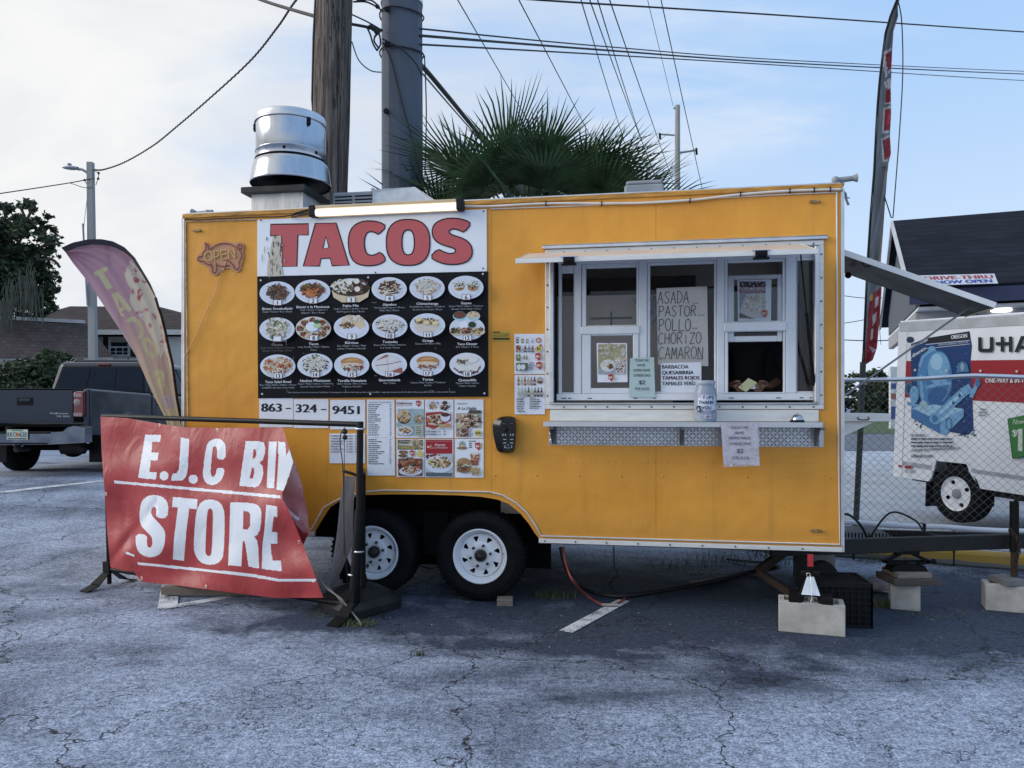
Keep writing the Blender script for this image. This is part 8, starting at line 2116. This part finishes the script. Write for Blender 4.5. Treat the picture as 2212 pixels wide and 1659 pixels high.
for xa_, xb_ in ((224, 234), (283, 294)):
 p_, q_ = P(xa_, 728, hY + .5), P(xb_, 771, hY + .5); mb = MB(); mb.box((p_.x, hY + .45, q_.z), (q_.x, hY + .499, p_.z)); mb.build('shutter', [mat('dark_shutter', (.02, .022, .022), .7)], hs_)
# kerb, pipe and chain-link fence at the right
K0, K1 = Vector((1.9, 7.95, 0)), Vector((7.5, 5.30, 0))
kd = (K1 - K0).normalized(); kn = Vector((-kd.y, kd.x, 0))
def yellow_kerb():
 m = bpy.data.materials.new('worn_yellow_kerb'); m.use_nodes = True
 t = NT(m.node_tree); oc = t.n('ShaderNodeTexCoord', 'Object'); z = t.n('ShaderNodeSeparateXYZ', 2, None, Vector=oc)
 n = t.noise(oc, 5, 5, .65); c = t.mix(t.rng(t.math('ADD', z, t.math('MULTIPLY', t.math('SUBTRACT', n, .5), .06)), .045, .06), (.15, .15, .15, 1), (.40, .25, .05, 1)); c = t.mix(t.rng(n, .52, .7, 0, .6), c, (.17, .15, .12, 1))
 bs = t.n('ShaderNodeBsdfPrincipled', None, None, Base_Color=c, Roughness=.85)
 t.nt.links.new(bs.outputs[0], t.n('ShaderNodeOutputMaterial', None).inputs['Surface']); return m
mb = MB(); mb.prism([K0, K1, K1 + kn * .17, K0 + kn * .17], (0, 0, .135)); mb.build('kerb', [yellow_kerb()], None, kind='structure', bev=.02, base=Vector((3, 7, 0)))
pa_, pb2 = P(1800, 1127.5, 7.30), P(2300, 1153, 6.65)
mb = MB(); ppts = [pa_ - (pb2 - pa_) * .15] + [pa_.lerp(pb2, k / 8) + Vector((0, 0, .006 * math.sin(k * 2))) for k in range(9)]; mb.tube(ppts, .025, 10)
pv = thing('pvc_pipe', 'long white pipe running behind the trailer drawbar', 'pipe', (pa_.x, pa_.y, pa_.z))
mb.build('length', [mat('white_pvc', (.66, .70, .76), .35, var=.05, dirt=.15, dirtcol=(.35, .35, .34))], pv)
mb = MB(); c_ = pa_.lerp(pb2, .27); mb.tube([c_ - (pb2 - pa_).normalized() * .05, c_ + (pb2 - pa_).normalized() * .05], .031, 10); mb.build('coupling', [mat('white_pvc', (.66, .70, .76))], pv)
mb = MB(); c_ = pa_.lerp(pb2, .41); mb.box(c_ + Vector((-.012, -.03, -.03)), c_ + Vector((.012, .03, .03))); mb.build('clip', [BLK], pv)
mb = MB()
for k in (0.1, .55, .95):
 c_ = pa_.lerp(pb2, k); mb.cyl(Vector((c_.x, c_.y + .02, 0)), Vector((c_.x, c_.y + .02, c_.z)), .010, n=6)
mb.build('support', [STEEL], pv)
f0_, f1_ = Vector(((1822 - CX) / FX * 7.45, 7.45, 0)), Vector(((2212 - CX) / FX * 6.95, 6.95, 0))
FD = (f1_ - f0_).normalized(); FL0, FL1 = -1.0, 3.2
fence = thing('chain_link_fence', 'grey chain link fence between trailer and the orange striped rental trailer', 'fence', f0_)
fence['label'] = 'grey chain link fence in front of the white rental trailer'
def FP(u, z): q = f0_ + FD * u; return Vector((q.x, q.y, z))
GW = mat('galvanised_wire', (.17, .18, .20), .5, .4, var=.1)
ztop_ = lambda u: 1.700 + .028 * math.exp(-((u - 1.12) / .35) ** 2) * (1 if u < 1.12 else .9)
mb = MB(); mb.tube([FP(FL0 + (FL1 - FL0) * k / 40, ztop_(FL0 + (FL1 - FL0) * k / 40)) for k in range(41)], .021, 10); mb.build('top_rail', [GALV], fence)
for u in (-1.0, 3.2):
 mb = MB(); mb.cyl(FP(u, 0), FP(u, 1.78), .03, n=10); mb.build('post', [GALV], fence)
mb = MB(); cell = .076; zb0, zt0 = .13, 1.685
nu_ = int((FL1 - FL0 + (zt0 - zb0)) / cell)
for k in range(-int((zt0 - zb0) / cell) - 1, nu_ + 1):
 for s_ in (1, -1):
  ua = FL0 + k * cell if s_ > 0 else FL0 + k * cell + (zt0 - zb0)
  pts = []
  nst = int((zt0 - zb0) / (cell / 2))
  for j in range(nst + 1):
   z = zb0 + (zt0 - zb0) * j / nst; u = ua + s_ * (z - zb0)
   if FL0 <= u <= FL1:
    off = .0025 * (1 if (j % 2) ^ (s_ > 0) else -1)
    q = FP(u, z); pts.append(Vector((q.x, q.y + off, q.z)))
  if len(pts) > 1: mb.tube(pts, .0016, 3, caps=False, sm=False)
mb.build('wire_mesh', [GW], fence, kind='stuff')
mb = MB(); mb.tube([FP(FL0 + (FL1 - FL0) * k / 30, .135 + .01 * math.sin(k)) for k in range(31)], .003, 4); mb.build('tension_wire', [GW], fence)
# tattered feather flag at the right
cq = crop(2000, 0, 300 / 1185)
def ce2(pts): return [(q[0] * (500 / 1152) / (300 / 1185), (380 + q[1] * (500 / 1152)) / (300 / 1185)) for q in pts]
RY = 8.0
rfl = thing('feather_flag', 'tall tattered grey feather flag on a leaning pole at right', 'feather flag', (P(1852, 1100, RY).x, RY, 0))
le = [(775, -60), (750, 0), (690, 150), (640, 320), (610, 560), (585, 760), (565, 1000), (550, 1250), (530, 1659)] + ce2([(290, 330), (275, 560), (265, 760), (250, 1100), (247, 1172)])
re_ = [(790, -50), (757, 60), (764, 160), (716, 300), (706, 450), (701, 640), (697, 900), (691, 1100), (685, 1300), (695, 1480), (664, 1570), (660, 1659)] + ce2([(385, 50), (372, 250), (355, 480), (345, 640), (351, 740), (340, 900), (325, 1080), (300, 1150), (266, 1172)])
rr_ = R_(3)
re_ = [(x + rr_.uniform(-5, 5), y) for x, y in re_]
def rag(x, y, u, v): return P(x, y, RY + .05 * math.sin(u * 3) + .02 * math.sin(u * 9 + v * 30))
RGREY = mat('grey_flag_cloth', (.17, .19, .205), .8, var=.2, scale=4, stretch=(3, 3, .4), sub=.3); RRED = mat('red_flag_print', (.26, .035, .045), .8, var=.4, scale=20, sub=.3); RWHT = mat('white_flag_print', (.48, .48, .50), .8, sub=.3)
wt = [[(612, 505), (695, 462), (700, 482), (634, 525), (660, 735), (642, 752), (608, 600)], [(626, 790), (650, 780), (650, 850), (640, 850)], [(655, 770), (692, 745), (692, 910), (660, 915)], [(630, 990), (690, 980), (690, 1000), (632, 1003)], [(622, 1040), (690, 1020), (690, 1040), (634, 1056), (622, 1265), (675, 1258), (675, 1278), (604, 1290)], [(596, 1340), (675, 1300), (676, 1318), (612, 1352), (628, 1548), (662, 1535), (664, 1555), (612, 1566)], ce2([(356, 0), (388, 0), (388, 26), (362, 36)])]
rd_ = [[(640, 530), (700, 486), (704, 690), (672, 712), (660, 690)], [(645, 870), (690, 850), (690, 985), (640, 990)], [(636, 1062), (690, 1046), (688, 1252), (626, 1260)], [(616, 1356), (680, 1320), (697, 1500), (632, 1540)], ce2([(366, 0), (384, 0), (384, 18), (366, 26)]), ce2([(368, 240), (376, 240), (354, 600), (344, 600)]), ce2([(285, 790), (355, 735), (345, 900), (328, 1080), (300, 1160), (250, 1175), (268, 1000)])]
w2 = [ce2([(318, 800), (334, 790), (330, 840), (312, 860)]), ce2([(300, 900), (322, 880), (318, 930), (300, 960)]), ce2([(280, 1070), (320, 1090), (300, 1110)]), ce2([(290, 980), (304, 970), (300, 1030), (286, 1040)]), [(662, 690), (700, 650), (702, 660), (668, 720)], [(634, 545), (650, 560), (634, 575)], [(640, 590), (656, 605), (640, 620)], [(648, 640), (662, 655), (648, 668)]]
ink_sheet('cloth', [le[0], (782, -55), re_[0]], [le[-1], re_[-1]], le, re_, 24, 420, rag, [(wt, [], 2), (rd_, [], 1), (w2, [], 2), ([ce2([(284, 790), (302, 768), (300, 810), (286, 820)])], [], 3)], [RGREY, RRED, RWHT, mat('yellow_flag_print', (.45, .36, .08), .8)], rfl, I4, cq)
mb = MB(); pp_ = [P(*cq(*q), RY) for q in le[1:]]
mb.tube(pp_, [.012] * (len(pp_) - 1) + [.016], 7); mb.build('pole', [BLK], rfl)
mb = MB(); mb.tube([pp_[-1] + Vector((0, 0, .02)), P(1858, 950, RY), P(1850, 1110, RY), Vector((P(1848, 1110, RY).x, RY, .0))], .030, 9); mb.build('ground_post', [mat('dark_green_post', (.03, .045, .045), .6)], rfl)
mb = MB(); mb.tube(spline([P(1941, 6, RY), P(1948, 50, RY + .1), P(1950, 160, RY + .2), P(1942, 300, RY + .2), P(1929, 470, RY + .2)], 6), .006, 5); mb.tube([P(1911, 425, RY), P(1925, 470, RY + .1), P(1929, 470, RY + .2)], .006, 5); mb.tube(spline([P(1903, 745, RY), P(1900, 700, RY), P(1906, 660, RY)], 4), .003, 4); mb.build('cord', [WIRE], rfl)
# white rental box trailer behind the fence
UB = math.radians(72); UT = math.radians(2.8)
UH = Matrix.Translation((5.26, 9.16, 0)) @ Matrix.Rotation(-UB, 4, 'Z') @ Matrix.Rotation(UT, 4, 'Y')
cu = crop(2180, 780, 320 / 1327)
def U_(x, y, v=0.0): return on(UH, x, y, v)
ru = U_(1938, 860).x; uz1 = U_(1938, 699).z; uz0 = U_(1940, 1030).z
nu1 = 1.60
ut = thing('cargo_trailer', 'white U-HAUL box trailer with red stripe behind the fence', 'cargo trailer', (0, 0, 0), UH)
BOXW = mat('white_box_panel', (.74, .78, .84), .45, var=.05, scale=2, dirt=.2, dirtcol=(.4, .4, .4))
no = [U_(*cb(*q)) for q in ((1062, 575), (1078, 555), (1112, 440), (1308, 460), (1372, 618))]
zbr = U_(*cb(1640, 652)).z
poly = [(ru, 0, uz0)] + [(q.x, 0, q.z) for q in no] + [(nu1, 0, zbr), (nu1, 0, uz1), (ru, 0, uz1)]
mb = MB(); mb.prism(poly, (0, .03, 0)); mb.build('side_panel', [BOXW], ut, UH)
mb = MB(); mb.box((ru, .031, uz0), (ru + .03, 1.5, uz1)); mb.build('rear_door', [BOXW], ut, UH)
mb = MB(); mb.box((nu1 - .03, .031, zbr), (nu1, 1.5, uz1)); mb.build('front_wall', [BOXW], ut, UH)
mb = MB(); mb.prism([(x, 1.47, z) for x, _, z in poly], (0, .03, 0)); mb.build('side_panel', [BOXW], ut, UH)
mb = MB(); mb.box((ru, -.004, uz1 + .0005), (nu1, 1.504, uz1 + .03)); mb.build('roof', [BOXW], ut, UH, bev=.008)
mb = MB(); mb.box((ru + .03, .35, uz0), (nu1 - .03, 1.15, uz0 + .04)); mb.box((ru, .3, uz0 - .06), (nu1, .36, uz0 - .001)); mb.box((ru, 1.14, uz0 - .06), (nu1, 1.2, uz0 - .001)); mb.box((ru + .031, .031, .95), (nu1 - .031, 1.469, .98)); mb.build('floor_frame', [DARK], ut, UH)
tz0, tz1 = U_(*ce(500, 990)).z, U_(*ce(500, 948)).z
mb = MB(); mb.box((ru - .001, -.006, tz0), (nu1, -.0005, uz1)); mb.build('top_rail', [mat('grey_rail', (.46, .49, .53), .4, .5)], ut, UH, bev=.002)
mb = MB(); c_ = U_(1955, 860).x; mb.box((ru - .006, -.007, uz0), (c_, -.0062, tz0)); mb.box((ru - .012, -.006, uz0), (ru - .001, .02, uz1)); mb.build('corner_post', [BOXW], ut, UH)
ra, rb_ = U_(*cb(930, 452)).z, U_(*cb(930, 480)).z
mb = MB(); mb.box((c_ + .001, -.006, rb_), (no[2].x - .01, -.0005, ra)); mb.build('side_rail', [mat('grey_rail', (.46, .49, .53), .4, .5)], ut, UH)
mb = MB(); mb.box((no[3].x + .02, -.006, U_(*cb(1500, 545)).z), (nu1, -.0005, U_(*cb(1500, 520)).z)); mb.build('side_rail', [mat('grey_rail', (.46, .49, .53), .4, .5)], ut, UH)
mb = MB(); mb.prism([(no[1].x - .0, .25, no[1].z - .25), (no[1].x, .25, no[2].z + .05), (no[4].x, .25, no[2].z + .05), (no[4].x, .25, no[1].z - .25)], (0, .01, 0)); mb.box((no[2].x - .03, .03, no[2].z + .002), (no[3].x + .03, .28, no[2].z + .03)); mb.build('wheel_well', [DARK], ut, UH)
mb = MB(); ax = [(q.x, 0, q.z) for q in no]
for q, q2 in zip(ax[1:], ax[2:]): mb.bar(Vector(q) + Vector((0, -.004, 0)), Vector(q2) + Vector((0, -.004, 0)), .012, .025)
mb.build('arch_trim', [BOXW], ut, UH)
# print on the side
ppr = Print(lambda x, y, l: U_(x, y, -.002 - l))
z2 = lambda x, z: None
def uz_rect(x0, z0, x1, z1, col):
 ppr.layer += 1; l = .0026 + ppr.layer * .00035; m_ = ppr.mi(col)
 ppr.mb.add([Vector((x0, -l, z0)), Vector((x1, -l, z0)), Vector((x1, -l, z1)), Vector((x0, -l, z1))], [(0, 1, 2, 3)], m_)
sz_a, sz_b = U_(*ce(490, 1360)).z, U_(*ce(490, 1155)).z
URED = (.30, .022, .030)
uz_rect(c_, sz_a, nu1 - .01, sz_b, URED)
ppr.conv = cu
DKB, MDB, LTB, SKY = (.012, .045, .16), (.05, .17, .38), (.16, .36, .60), (.30, .52, .72)
r = R_(71)
ppr.poly([(180, 250), (330, 190), (776, 118), (800, 270), (786, 420), (806, 820), (816, 1120), (760, 1170), (640, 1150), (480, 1120), (190, 960), (184, 600)], DKB)
for k in range(40):
 x, y = r.choice([(r.uniform(200, 420), r.uniform(1020, 1100)), (r.uniform(640, 830), r.uniform(1120, 1185))]); ppr.poly([(x, y), (x + 14, y - 6), (x + 24, y + 8), (x + 6, y + 12)], (.03, .06, .14), step=False)
ppr.poly([(330, 190), (776, 122), (778, 205), (330, 245)], (.014, .016, .026)); ppr.poly([(330, 250), (778, 208), (778, 215), (330, 257)], (.5, .55, .62)); ppr.text('OREGON', 670, 190, 38, (.60, .64, .70), width=160, bold=.05, slope=-.10); ppr.text('DEEPWATER ASSEMBLAGE - COASTAL LIFE', 610, 252, 15, (.55, .6, .68), width=300, slope=-.10); ppr.poly([(330, 292), (776, 245), (776, 251), (330, 299)], (.45, .5, .58))
ppr.text('Venture Across', 250, 262, 42, (.60, .66, .72), width=190, slope=-.45, bold=.03, shear=.3); ppr.text('America', 255, 352, 48, (.60, .66, .72), width=140, slope=-.62, bold=.03, shear=.3); ppr.ell(175, 205, 38, 32, (.02, .04, .10), 20)
# a plain rounded diving pod with an arm and a block base
ppr.ell(420, 610, 178, 300, (.07, .22, .46), 40); ppr.ell(470, 600, 132, 285, MDB, 40); ppr.ell(462, 500, 110, 170, LTB, 36); ppr.ell(440, 430, 62, 80, SKY, 28); ppr.ell(470, 790, 118, 105, (.03, .11, .30), 30)
ppr.stroke([(330, 690), (400, 672), (480, 655), (590, 640)], 34, LTB); ppr.stroke([(270, 480), (300, 380), (370, 320), (430, 300)], 30, LTB); ppr.stroke([(285, 560), (290, 700), (310, 860)], 36, LTB); ppr.stroke([(375, 420), (430, 460), (500, 545)], 6, SKY); ppr.stroke([(500, 830), (550, 760), (585, 640)], 5, SKY); ppr.ell(395, 295, 36, 26, LTB, 16)
ppr.ell(160, 700, 40, 62, (.05, .15, .28), 20); ppr.ell(160, 700, 24, 42, (.02, .06, .14), 18); ppr.ell(215, 760, 46, 90, LTB, 22); ppr.poly([(140, 830), (330, 880), (420, 930), (400, 960), (140, 860)], LTB)
ppr.poly([(185, 895), (480, 1030), (480, 1160), (185, 995)], MDB); ppr.poly([(480, 1030), (716, 905), (716, 985), (530, 1168), (480, 1160)], LTB); ppr.poly([(185, 895), (420, 860), (716, 905), (480, 1030)], SKY)
ppr.stroke([(430, 1000), (520, 920), (620, 820), (720, 730), (790, 690)], 92, LTB); ppr.stroke([(440, 985), (560, 870), (700, 745)], 30, SKY); ppr.ell(430, 1000, 60, 62, LTB, 22); ppr.ell(424, 1004, 30, 36, MDB, 18); ppr.stroke([(790, 790), (830, 700), (855, 640)], 40, LTB); ppr.ell(858, 640, 28, 44, MDB, 18); ppr.ell(676, 770, 14, 20, DKB, 12); ppr.ell(610, 845, 12, 18, DKB, 12)
ppr.ell(566, 1055, 34, 64, (.03, .08, .20), 24, hole=(26, 54)); ppr.ell(310, 870, 44, 46, (.30, .46, .56), 20)
for k in range(70):
 x, y = r.uniform(150, 760), r.uniform(330, 1060); ppr.ell(x, y, r.uniform(2, 7), r.uniform(2, 7), r.choice([(.04, .10, .24), SKY, MDB, (.10, .26, .5)]), 6, step=k % 12 == 0)
ppr.poly([(640, 540), (660, 450), (700, 420), (752, 450), (772, 530)], (.06, .17, .32)); ppr.ell(702, 480, 20, 40, (.22, .34, .46), 16)
BKU = (.016, .018, .024)
ppr.poly([(862, 180), (898, 179), (898, 285), (908, 296), (970, 296), (980, 285), (980, 178), (1016, 177), (1016, 305), (1000, 330), (880, 331), (862, 308)], BKU)
ppr.rect(1040, 228, 1175, 262, BKU); ppr.rect(1090, 174, 1123, 326, BKU); ppr.rect(1173, 172, 1208, 328, BKU)
ppr.poly([(1228, 330), (1296, 168), (1350, 166), (1420, 330), (1382, 330), (1368, 296), (1282, 296), (1268, 330)], BKU, [[(1296, 264), (1354, 264), (1324, 196)]])
ppr.poly([(1450, 165), (1486, 164), (1486, 290), (1500, 300), (1570, 300), (1582, 290), (1582, 160), (1618, 158), (1618, 312), (1600, 336), (1470, 336), (1450, 312)], BKU); ppr.poly([(1650, 158), (1688, 156), (1688, 302), (1800, 304), (1800, 340), (1650, 338)], BKU)
ppr.text('ONE-WAY & IN-TOWN', 936, 640, 44, (.62, .64, .68), align='L', width=520, bold=.05)
ppr.text('Where', 908, 918, 22, (.03, .03, .05), width=64, bold=.03, shear=.2); ppr.text('will U go', 908, 948, 22, (.03, .03, .05), width=96, bold=.03, shear=.2); ppr.text('Next?', 905, 978, 22, (.03, .03, .05), width=66, bold=.03, shear=.2)
ppr.text('DID YOU KNOW...', 180, 1185, 24, (.03, .04, .08), align='L', width=150, shear=.2, bold=.03); rr3 = R_(6)
for k, y in enumerate((1202, 1238, 1274)): ppr.lines(182, 640 - k * 10, [y], 15, (.05, .06, .10), rr3, jag=.1)
ppr.text('LEARN MORE ABOUT DEEPWATER EXPLORATION AT...', 184, 1338, 24, (.03, .04, .08), align='L', width=500, shear=.2, bold=.03, slope=-.05); ppr.text('uhaul.com', 186, 1396, 36, (.03, .04, .08), align='L', width=214, bold=.05)
ppr.text('TM 5085 R', 120, 1556, 34, (.10, .11, .14), align='L', width=112); ppr.rect(118, 1480, 186, 1510, (.36, .02, .03)); ppr.rect(54, 1472, 84, 1495, (.36, .02, .03))
ppr.poly([(1158, 1004), (1330, 968), (1560, 940), (1580, 1300), (1500, 1370), (1330, 1395), (1208, 1412)], (.012, .05, .02)); ppr.poly([(1166, 1002), (1330, 968), (1560, 940), (1580, 1290), (1500, 1360), (1330, 1385), (1214, 1402)], (.035, .19, .04))
ppr.text('Now', 1212, 1062, 52, (.60, .64, .60), align='L', width=110, shear=.25, slope=-.05); ppr.text('$', 1210, 1180, 66, (.60, .64, .60), align='L', width=42, bold=.04); ppr.poly([(1246, 1130), (1280, 1104), (1310, 1106), (1310, 1334), (1264, 1330), (1268, 1150), (1246, 1156)], (.60, .64, .60)); ppr.poly([(1350, 1110), (1420, 1108), (1420, 1220), (1390, 1330), (1350, 1328), (1380, 1220), (1350, 1210)], (.60, .64, .60))
for x, y in ((223, 512), (540, 518), (885, 520), (1253, 525)): ppr.ell(x, y, 13, 13, (.52, .50, .52), 12)
ppr.build('graphics', ut, UH)
wc = U_(*cb(1228, 652), -.02)
wv2 = link(bpy.data.objects.new('wheel', None)); wv2.parent = ut; WM[wv2.name] = WM[ut.name].copy()
M = Matrix.Translation((wc.x, .10, wc.z)) @ Matrix.Rotation(math.pi / 2, 4, 'X')
mb = MB(); mb.lathe([(.20, -.10), (.22, -.115), (.30, -.12), (.335, -.10), (.345, -.07), (.345, .07), (.335, .10), (.30, .12), (.22, .115), (.20, .10)], 40, M); mb.build('tyre', [RUB], wv2, UH)
mb = MB(); hh = [[Vector((.142 * math.cos(a) + .034 * math.cos(b), .142 * math.sin(a) + .026 * math.sin(b), .085)) for b in [2 * math.pi * j / 10 for j in range(10)]] for a in [2 * math.pi * (k + .3) / 4 for k in range(4)]]
mb.lathe([(.205, .112), (.200, .10), (.188, .086)], 40, M); mb.prism([M @ Vector((.190 * math.cos(a), .190 * math.sin(a), .085)) for a in [2 * math.pi * k / 40 for k in range(40)]], M.to_3x3() @ Vector((0, 0, -.01)), 0, [[M @ q for q in h] for h in hh]); mb.build('rim', [RIMW], wv2, UH)
mb = MB(); mb.lathe([(.06, .086), (.055, .11), (.03, .12), (.001, .12)], 16, M); mb.build('hub', [GREYP], wv2, UH)
mb = MB(); mb.lathe([(.001, .02), (.19, .02)], 24, M); mb.build('brake_drum', [DARK], wv2, UH)
mb = MB(); q0_ = U_(*cb(1072, 580), .05); mb.box((q0_.x - .01, .0, q0_.z - .30), (q0_.x + .005, .26, q0_.z)); mb.build('mud_flap', [BLKP], ut, UH)
mb = MB(); mb.bar((no[4].x + .05, .2, zbr - .06), (nu1 + .8, .75, zbr - .10), .06, .10); mb.build('drawbar', [STEEL], ut, UH)
# drive-through canopy building at the right
NV = Vector((6.56, 12.5, 0)); gdir = Vector((.37, .93, 0)).normalized(); fdir = Vector((.93, -.37, 0)).normalized()
bd = thing('drive_thru_building', 'low building with a dark blue shingle roof and gabled canopy', 'building', NV)
zE, zR = 3.60, 5.06; GD = 5.2; LF = 12.0
A0 = NV + Vector((0, 0, zE)); RD_ = NV + gdir * GD / 2 + Vector((0, 0, zR)); A1 = NV + gdir * GD + Vector((0, 0, zE))
SHB = shingles('blue_black_shingles', (.014, .017, .027), (.022, .026, .038), 9.0, .30)
ov = -fdir * .14; fo = -gdir * .45 + Vector((0, 0, -.28))
q = [A0 + fo + ov, A0 + fo + fdir * LF, RD_ + fdir * LF, RD_ + ov]
mb = MB(); nrm_ = (q[1] - q[0]).cross(q[3] - q[0]).normalized(); mb.prism(q, -nrm_ * .06); rf = mb.build('roof_slope', [SHB], bd)
q = [A1 + gdir * .45 + Vector((0, 0, -.28)) + ov, RD_ + ov, RD_ + fdir * LF, A1 + gdir * .45 + Vector((0, 0, -.28)) + fdir * LF]
mb = MB(); nrm_ = (q[1] - q[0]).cross(q[3] - q[0]).normalized(); mb.prism(q, nrm_ * -.06 if nrm_.z > 0 else nrm_ * .06); mb.build('roof_slope', [SHB], bd)
mb = MB(); dn = Vector((0, 0, -.13)); mb.prism([A0 + dn, A1 + dn, RD_ + dn], fdir * .06); mb.prism([A0 + dn * 1.01, A1 + dn * 1.01, A1 + Vector((0, 0, -.55)), A0 + Vector((0, 0, -.55))], fdir * .06); mb.build('gable', [mat('slate_grey_board', (.085, .095, .115), .8, var=.1)], bd)
for e_, s_ in ((A0 + fo, 1), (A1 + gdir * .45 + Vector((0, 0, -.28)), -1)):
 mb = MB(); mb.bar(e_ + ov * 1.02 + Vector((0, 0, -.05)), RD_ + ov * 1.02 + Vector((0, 0, -.05)), .04, .11); mb.build('rake_trim', [mat('white_rake', (.5, .52, .54), .6)], bd)
BLUE = mat('navy_blue_paint', (.018, .024, .075), .5, var=.1)
mb = MB(); c0_ = A0 + fo + Vector((0, 0, -.16)); mb.bar(c0_ + ov, c0_ + fdir * LF, .06, .22); mb.build('fascia', [BLUE], bd)
mb = MB(); s0_ = NV + Vector((0, 0, 2.98)) - gdir * .35; mb.prism([s0_, s0_ + fdir * LF, s0_ + fdir * LF + gdir * (GD + .6), s0_ + gdir * (GD + .6)], (0, 0, .04)); mb.build('soffit', [mat('white_soffit', (.62, .63, .65), .6)], bd)
mb = MB(); b0_ = NV + Vector((0, 0, 2.74)); mb.prism([b0_, b0_ + fdir * LF, b0_ + fdir * LF + Vector((0, 0, .235)), b0_ + Vector((0, 0, .235))], gdir * .10); mb.prism([b0_ + gdir * .12, b0_ + gdir * GD, b0_ + gdir * GD + Vector((0, 0, .235)), b0_ + gdir * .12 + Vector((0, 0, .235))], fdir * .10); mb.build('beam', [mat('grey_beam', (.30, .31, .33), .7)], bd)
def on_front(x):   # station along the eave line for a sight line
 k = (x - CX) / FX; return (k * NV.y - NV.x) / (fdir.x - k * fdir.y)
for x in (2088, 2330):
 st = on_front(x); c0_ = NV + fdir * st; mb = MB(); mb.box((c0_.x - .12, c0_.y - .12, 0), (c0_.x + .12, c0_.y + .12, 2.97)); mb.build('column', [BLUE], bd, bev=.01)
c0_ = NV + gdir * (GD - .1) + fdir * .8; mb = MB(); mb.box((c0_.x - .1, c0_.y - .1, 0), (c0_.x + .1, c0_.y + .1, 2.97)); mb.build('column', [BLUE], bd)
w0_ = NV + fdir * 4.2 + gdir * .6; mb = MB(); mb.prism([w0_, w0_ + fdir * 7, w0_ + fdir * 7 + gdir * 4.5, w0_ + gdir * 4.5], (0, 0, 2.96)); mb.build('wall', [mat('cream_block_wall', (.42, .42, .40), .8)], bd)
# lit lamps under the soffit
for x, dd in ((2163, .05), (1948 + 130, 1.6)):
 st = on_front(x); c0_ = NV + fdir * st + gdir * dd; mb = MB(); mb.lathe([(.001, 2.92), (.13, 2.925), (.16, 2.95), (.15, 2.979)], 20, Matrix.Translation((c0_.x, c0_.y, 0))); mb.build('soffit_lamp', [glow('lit_soffit_lamp_%d' % x, (1, .97, .92), 2.2)], bd)
# banner on the roof
bq = [P(2018, 594, 11.75), P(2148, 591, 11.5), P(2156, 612, 11.42), P(2026, 617, 11.68)]
bq2 = [P(1985, 595, 11.82), P(2148, 591, 11.55), P(2156, 612, 11.48), P(1993, 617, 11.75)]
dth = thing('roof_banner', 'white DRIVE-THRU NOW OPEN banner on the dark blue roof', 'banner', bq2[3])
mb = MB(); mb.prism(bq2, (0, .01, 0)); mb.build('sheet', [mat('banner_white', (.62, .66, .74), .5)], dth)
def bmap(x, y, l):
 a = bq2[0].lerp(bq2[1], x); b = bq2[3].lerp(bq2[2], x); p = a.lerp(b, y); return p + Vector((0, -.003 - l, 0))
prn = Print(bmap)
prn.text('DRIVE-THRU', .51, .46, .33, (.42, .06, .08), width=.90, bold=.02); prn.text('NOW OPEN', .56, .88, .32, (.05, .09, .36), width=.74, bold=.02); prn.build('print', dth, I4)
# small price board hanging under the canopy
p_ = P(1992, 720, 12.9); mb = MB(); mb.box((p_.x - .12, 12.9, 2.0), (p_.x + .12, 12.94, 2.72)); mb.build('hanging_board', [mat('pale_board', (.5, .5, .5), .7)], None, label='narrow pale board hanging under the dark gable', cat='board')
# far trees and roadside sign
F1_, F2_ = leafmat('far_leaf', (.030, .045, .024)), leafmat('far_leaf_pale', (.050, .068, .034))
r = R_(91)
blobs = []
for k in range(46):
 Y = r.uniform(78, 96); x = 30 + k * 1.15 + r.uniform(-1, 1); hgt = r.uniform(3.6, 5.4)
 blobs.append((Vector((x, Y, hgt * .5)), (r.uniform(2, 3.4), 2.5, hgt * .62)))
leaf_crown('treeline', blobs, 26000, .30, [F1_, F2_], None, 9, label='low dark green wood beyond the far road', kind='stuff', shape=.6)
blobs = []
for k in range(9):
 blobs.append((Vector((12.6 + k * .95 + r.uniform(-.3, .3), 30 + r.uniform(0, 1.5), r.uniform(.4, .7))), (r.uniform(.8, 1.1), .8, r.uniform(.8, 1.15))))
sg = P(1931, 900, 50); sgn = thing('roadside_sign', 'tall white and blue roadside sign panel beyond the fence', 'sign', (sg.x, 50, 0))
mb = MB(); sa, sb_ = P(1924, 792, 50), P(1946, 924, 50); mb.box((sa.x, 50, .0), (sb_.x, 50.25, sa.z)); mb.build('panel', [mat('sign_white', (.55, .58, .62), .6)], sgn)
mb = MB(); mb.box((sa.x + .02, 49.98, P(0, 905, 50).z), (sb_.x - .02, 49.999, P(0, 878, 50).z)); mb.box((sa.x + .02, 49.98, P(0, 840, 50).z), (sb_.x - .02, 49.999, P(0, 828, 50).z)); mb.build('blue_band', [mat('sign_blue', (.05, .09, .28), .6)], sgn)
mb = MB(); mb.box((sa.x + .02, 49.97, P(0, 862, 50).z), (sb_.x - .02, 49.979, P(0, 850, 50).z)); mb.build('red_band', [mat('sign_red', (.30, .12, .10), .6)], sgn)
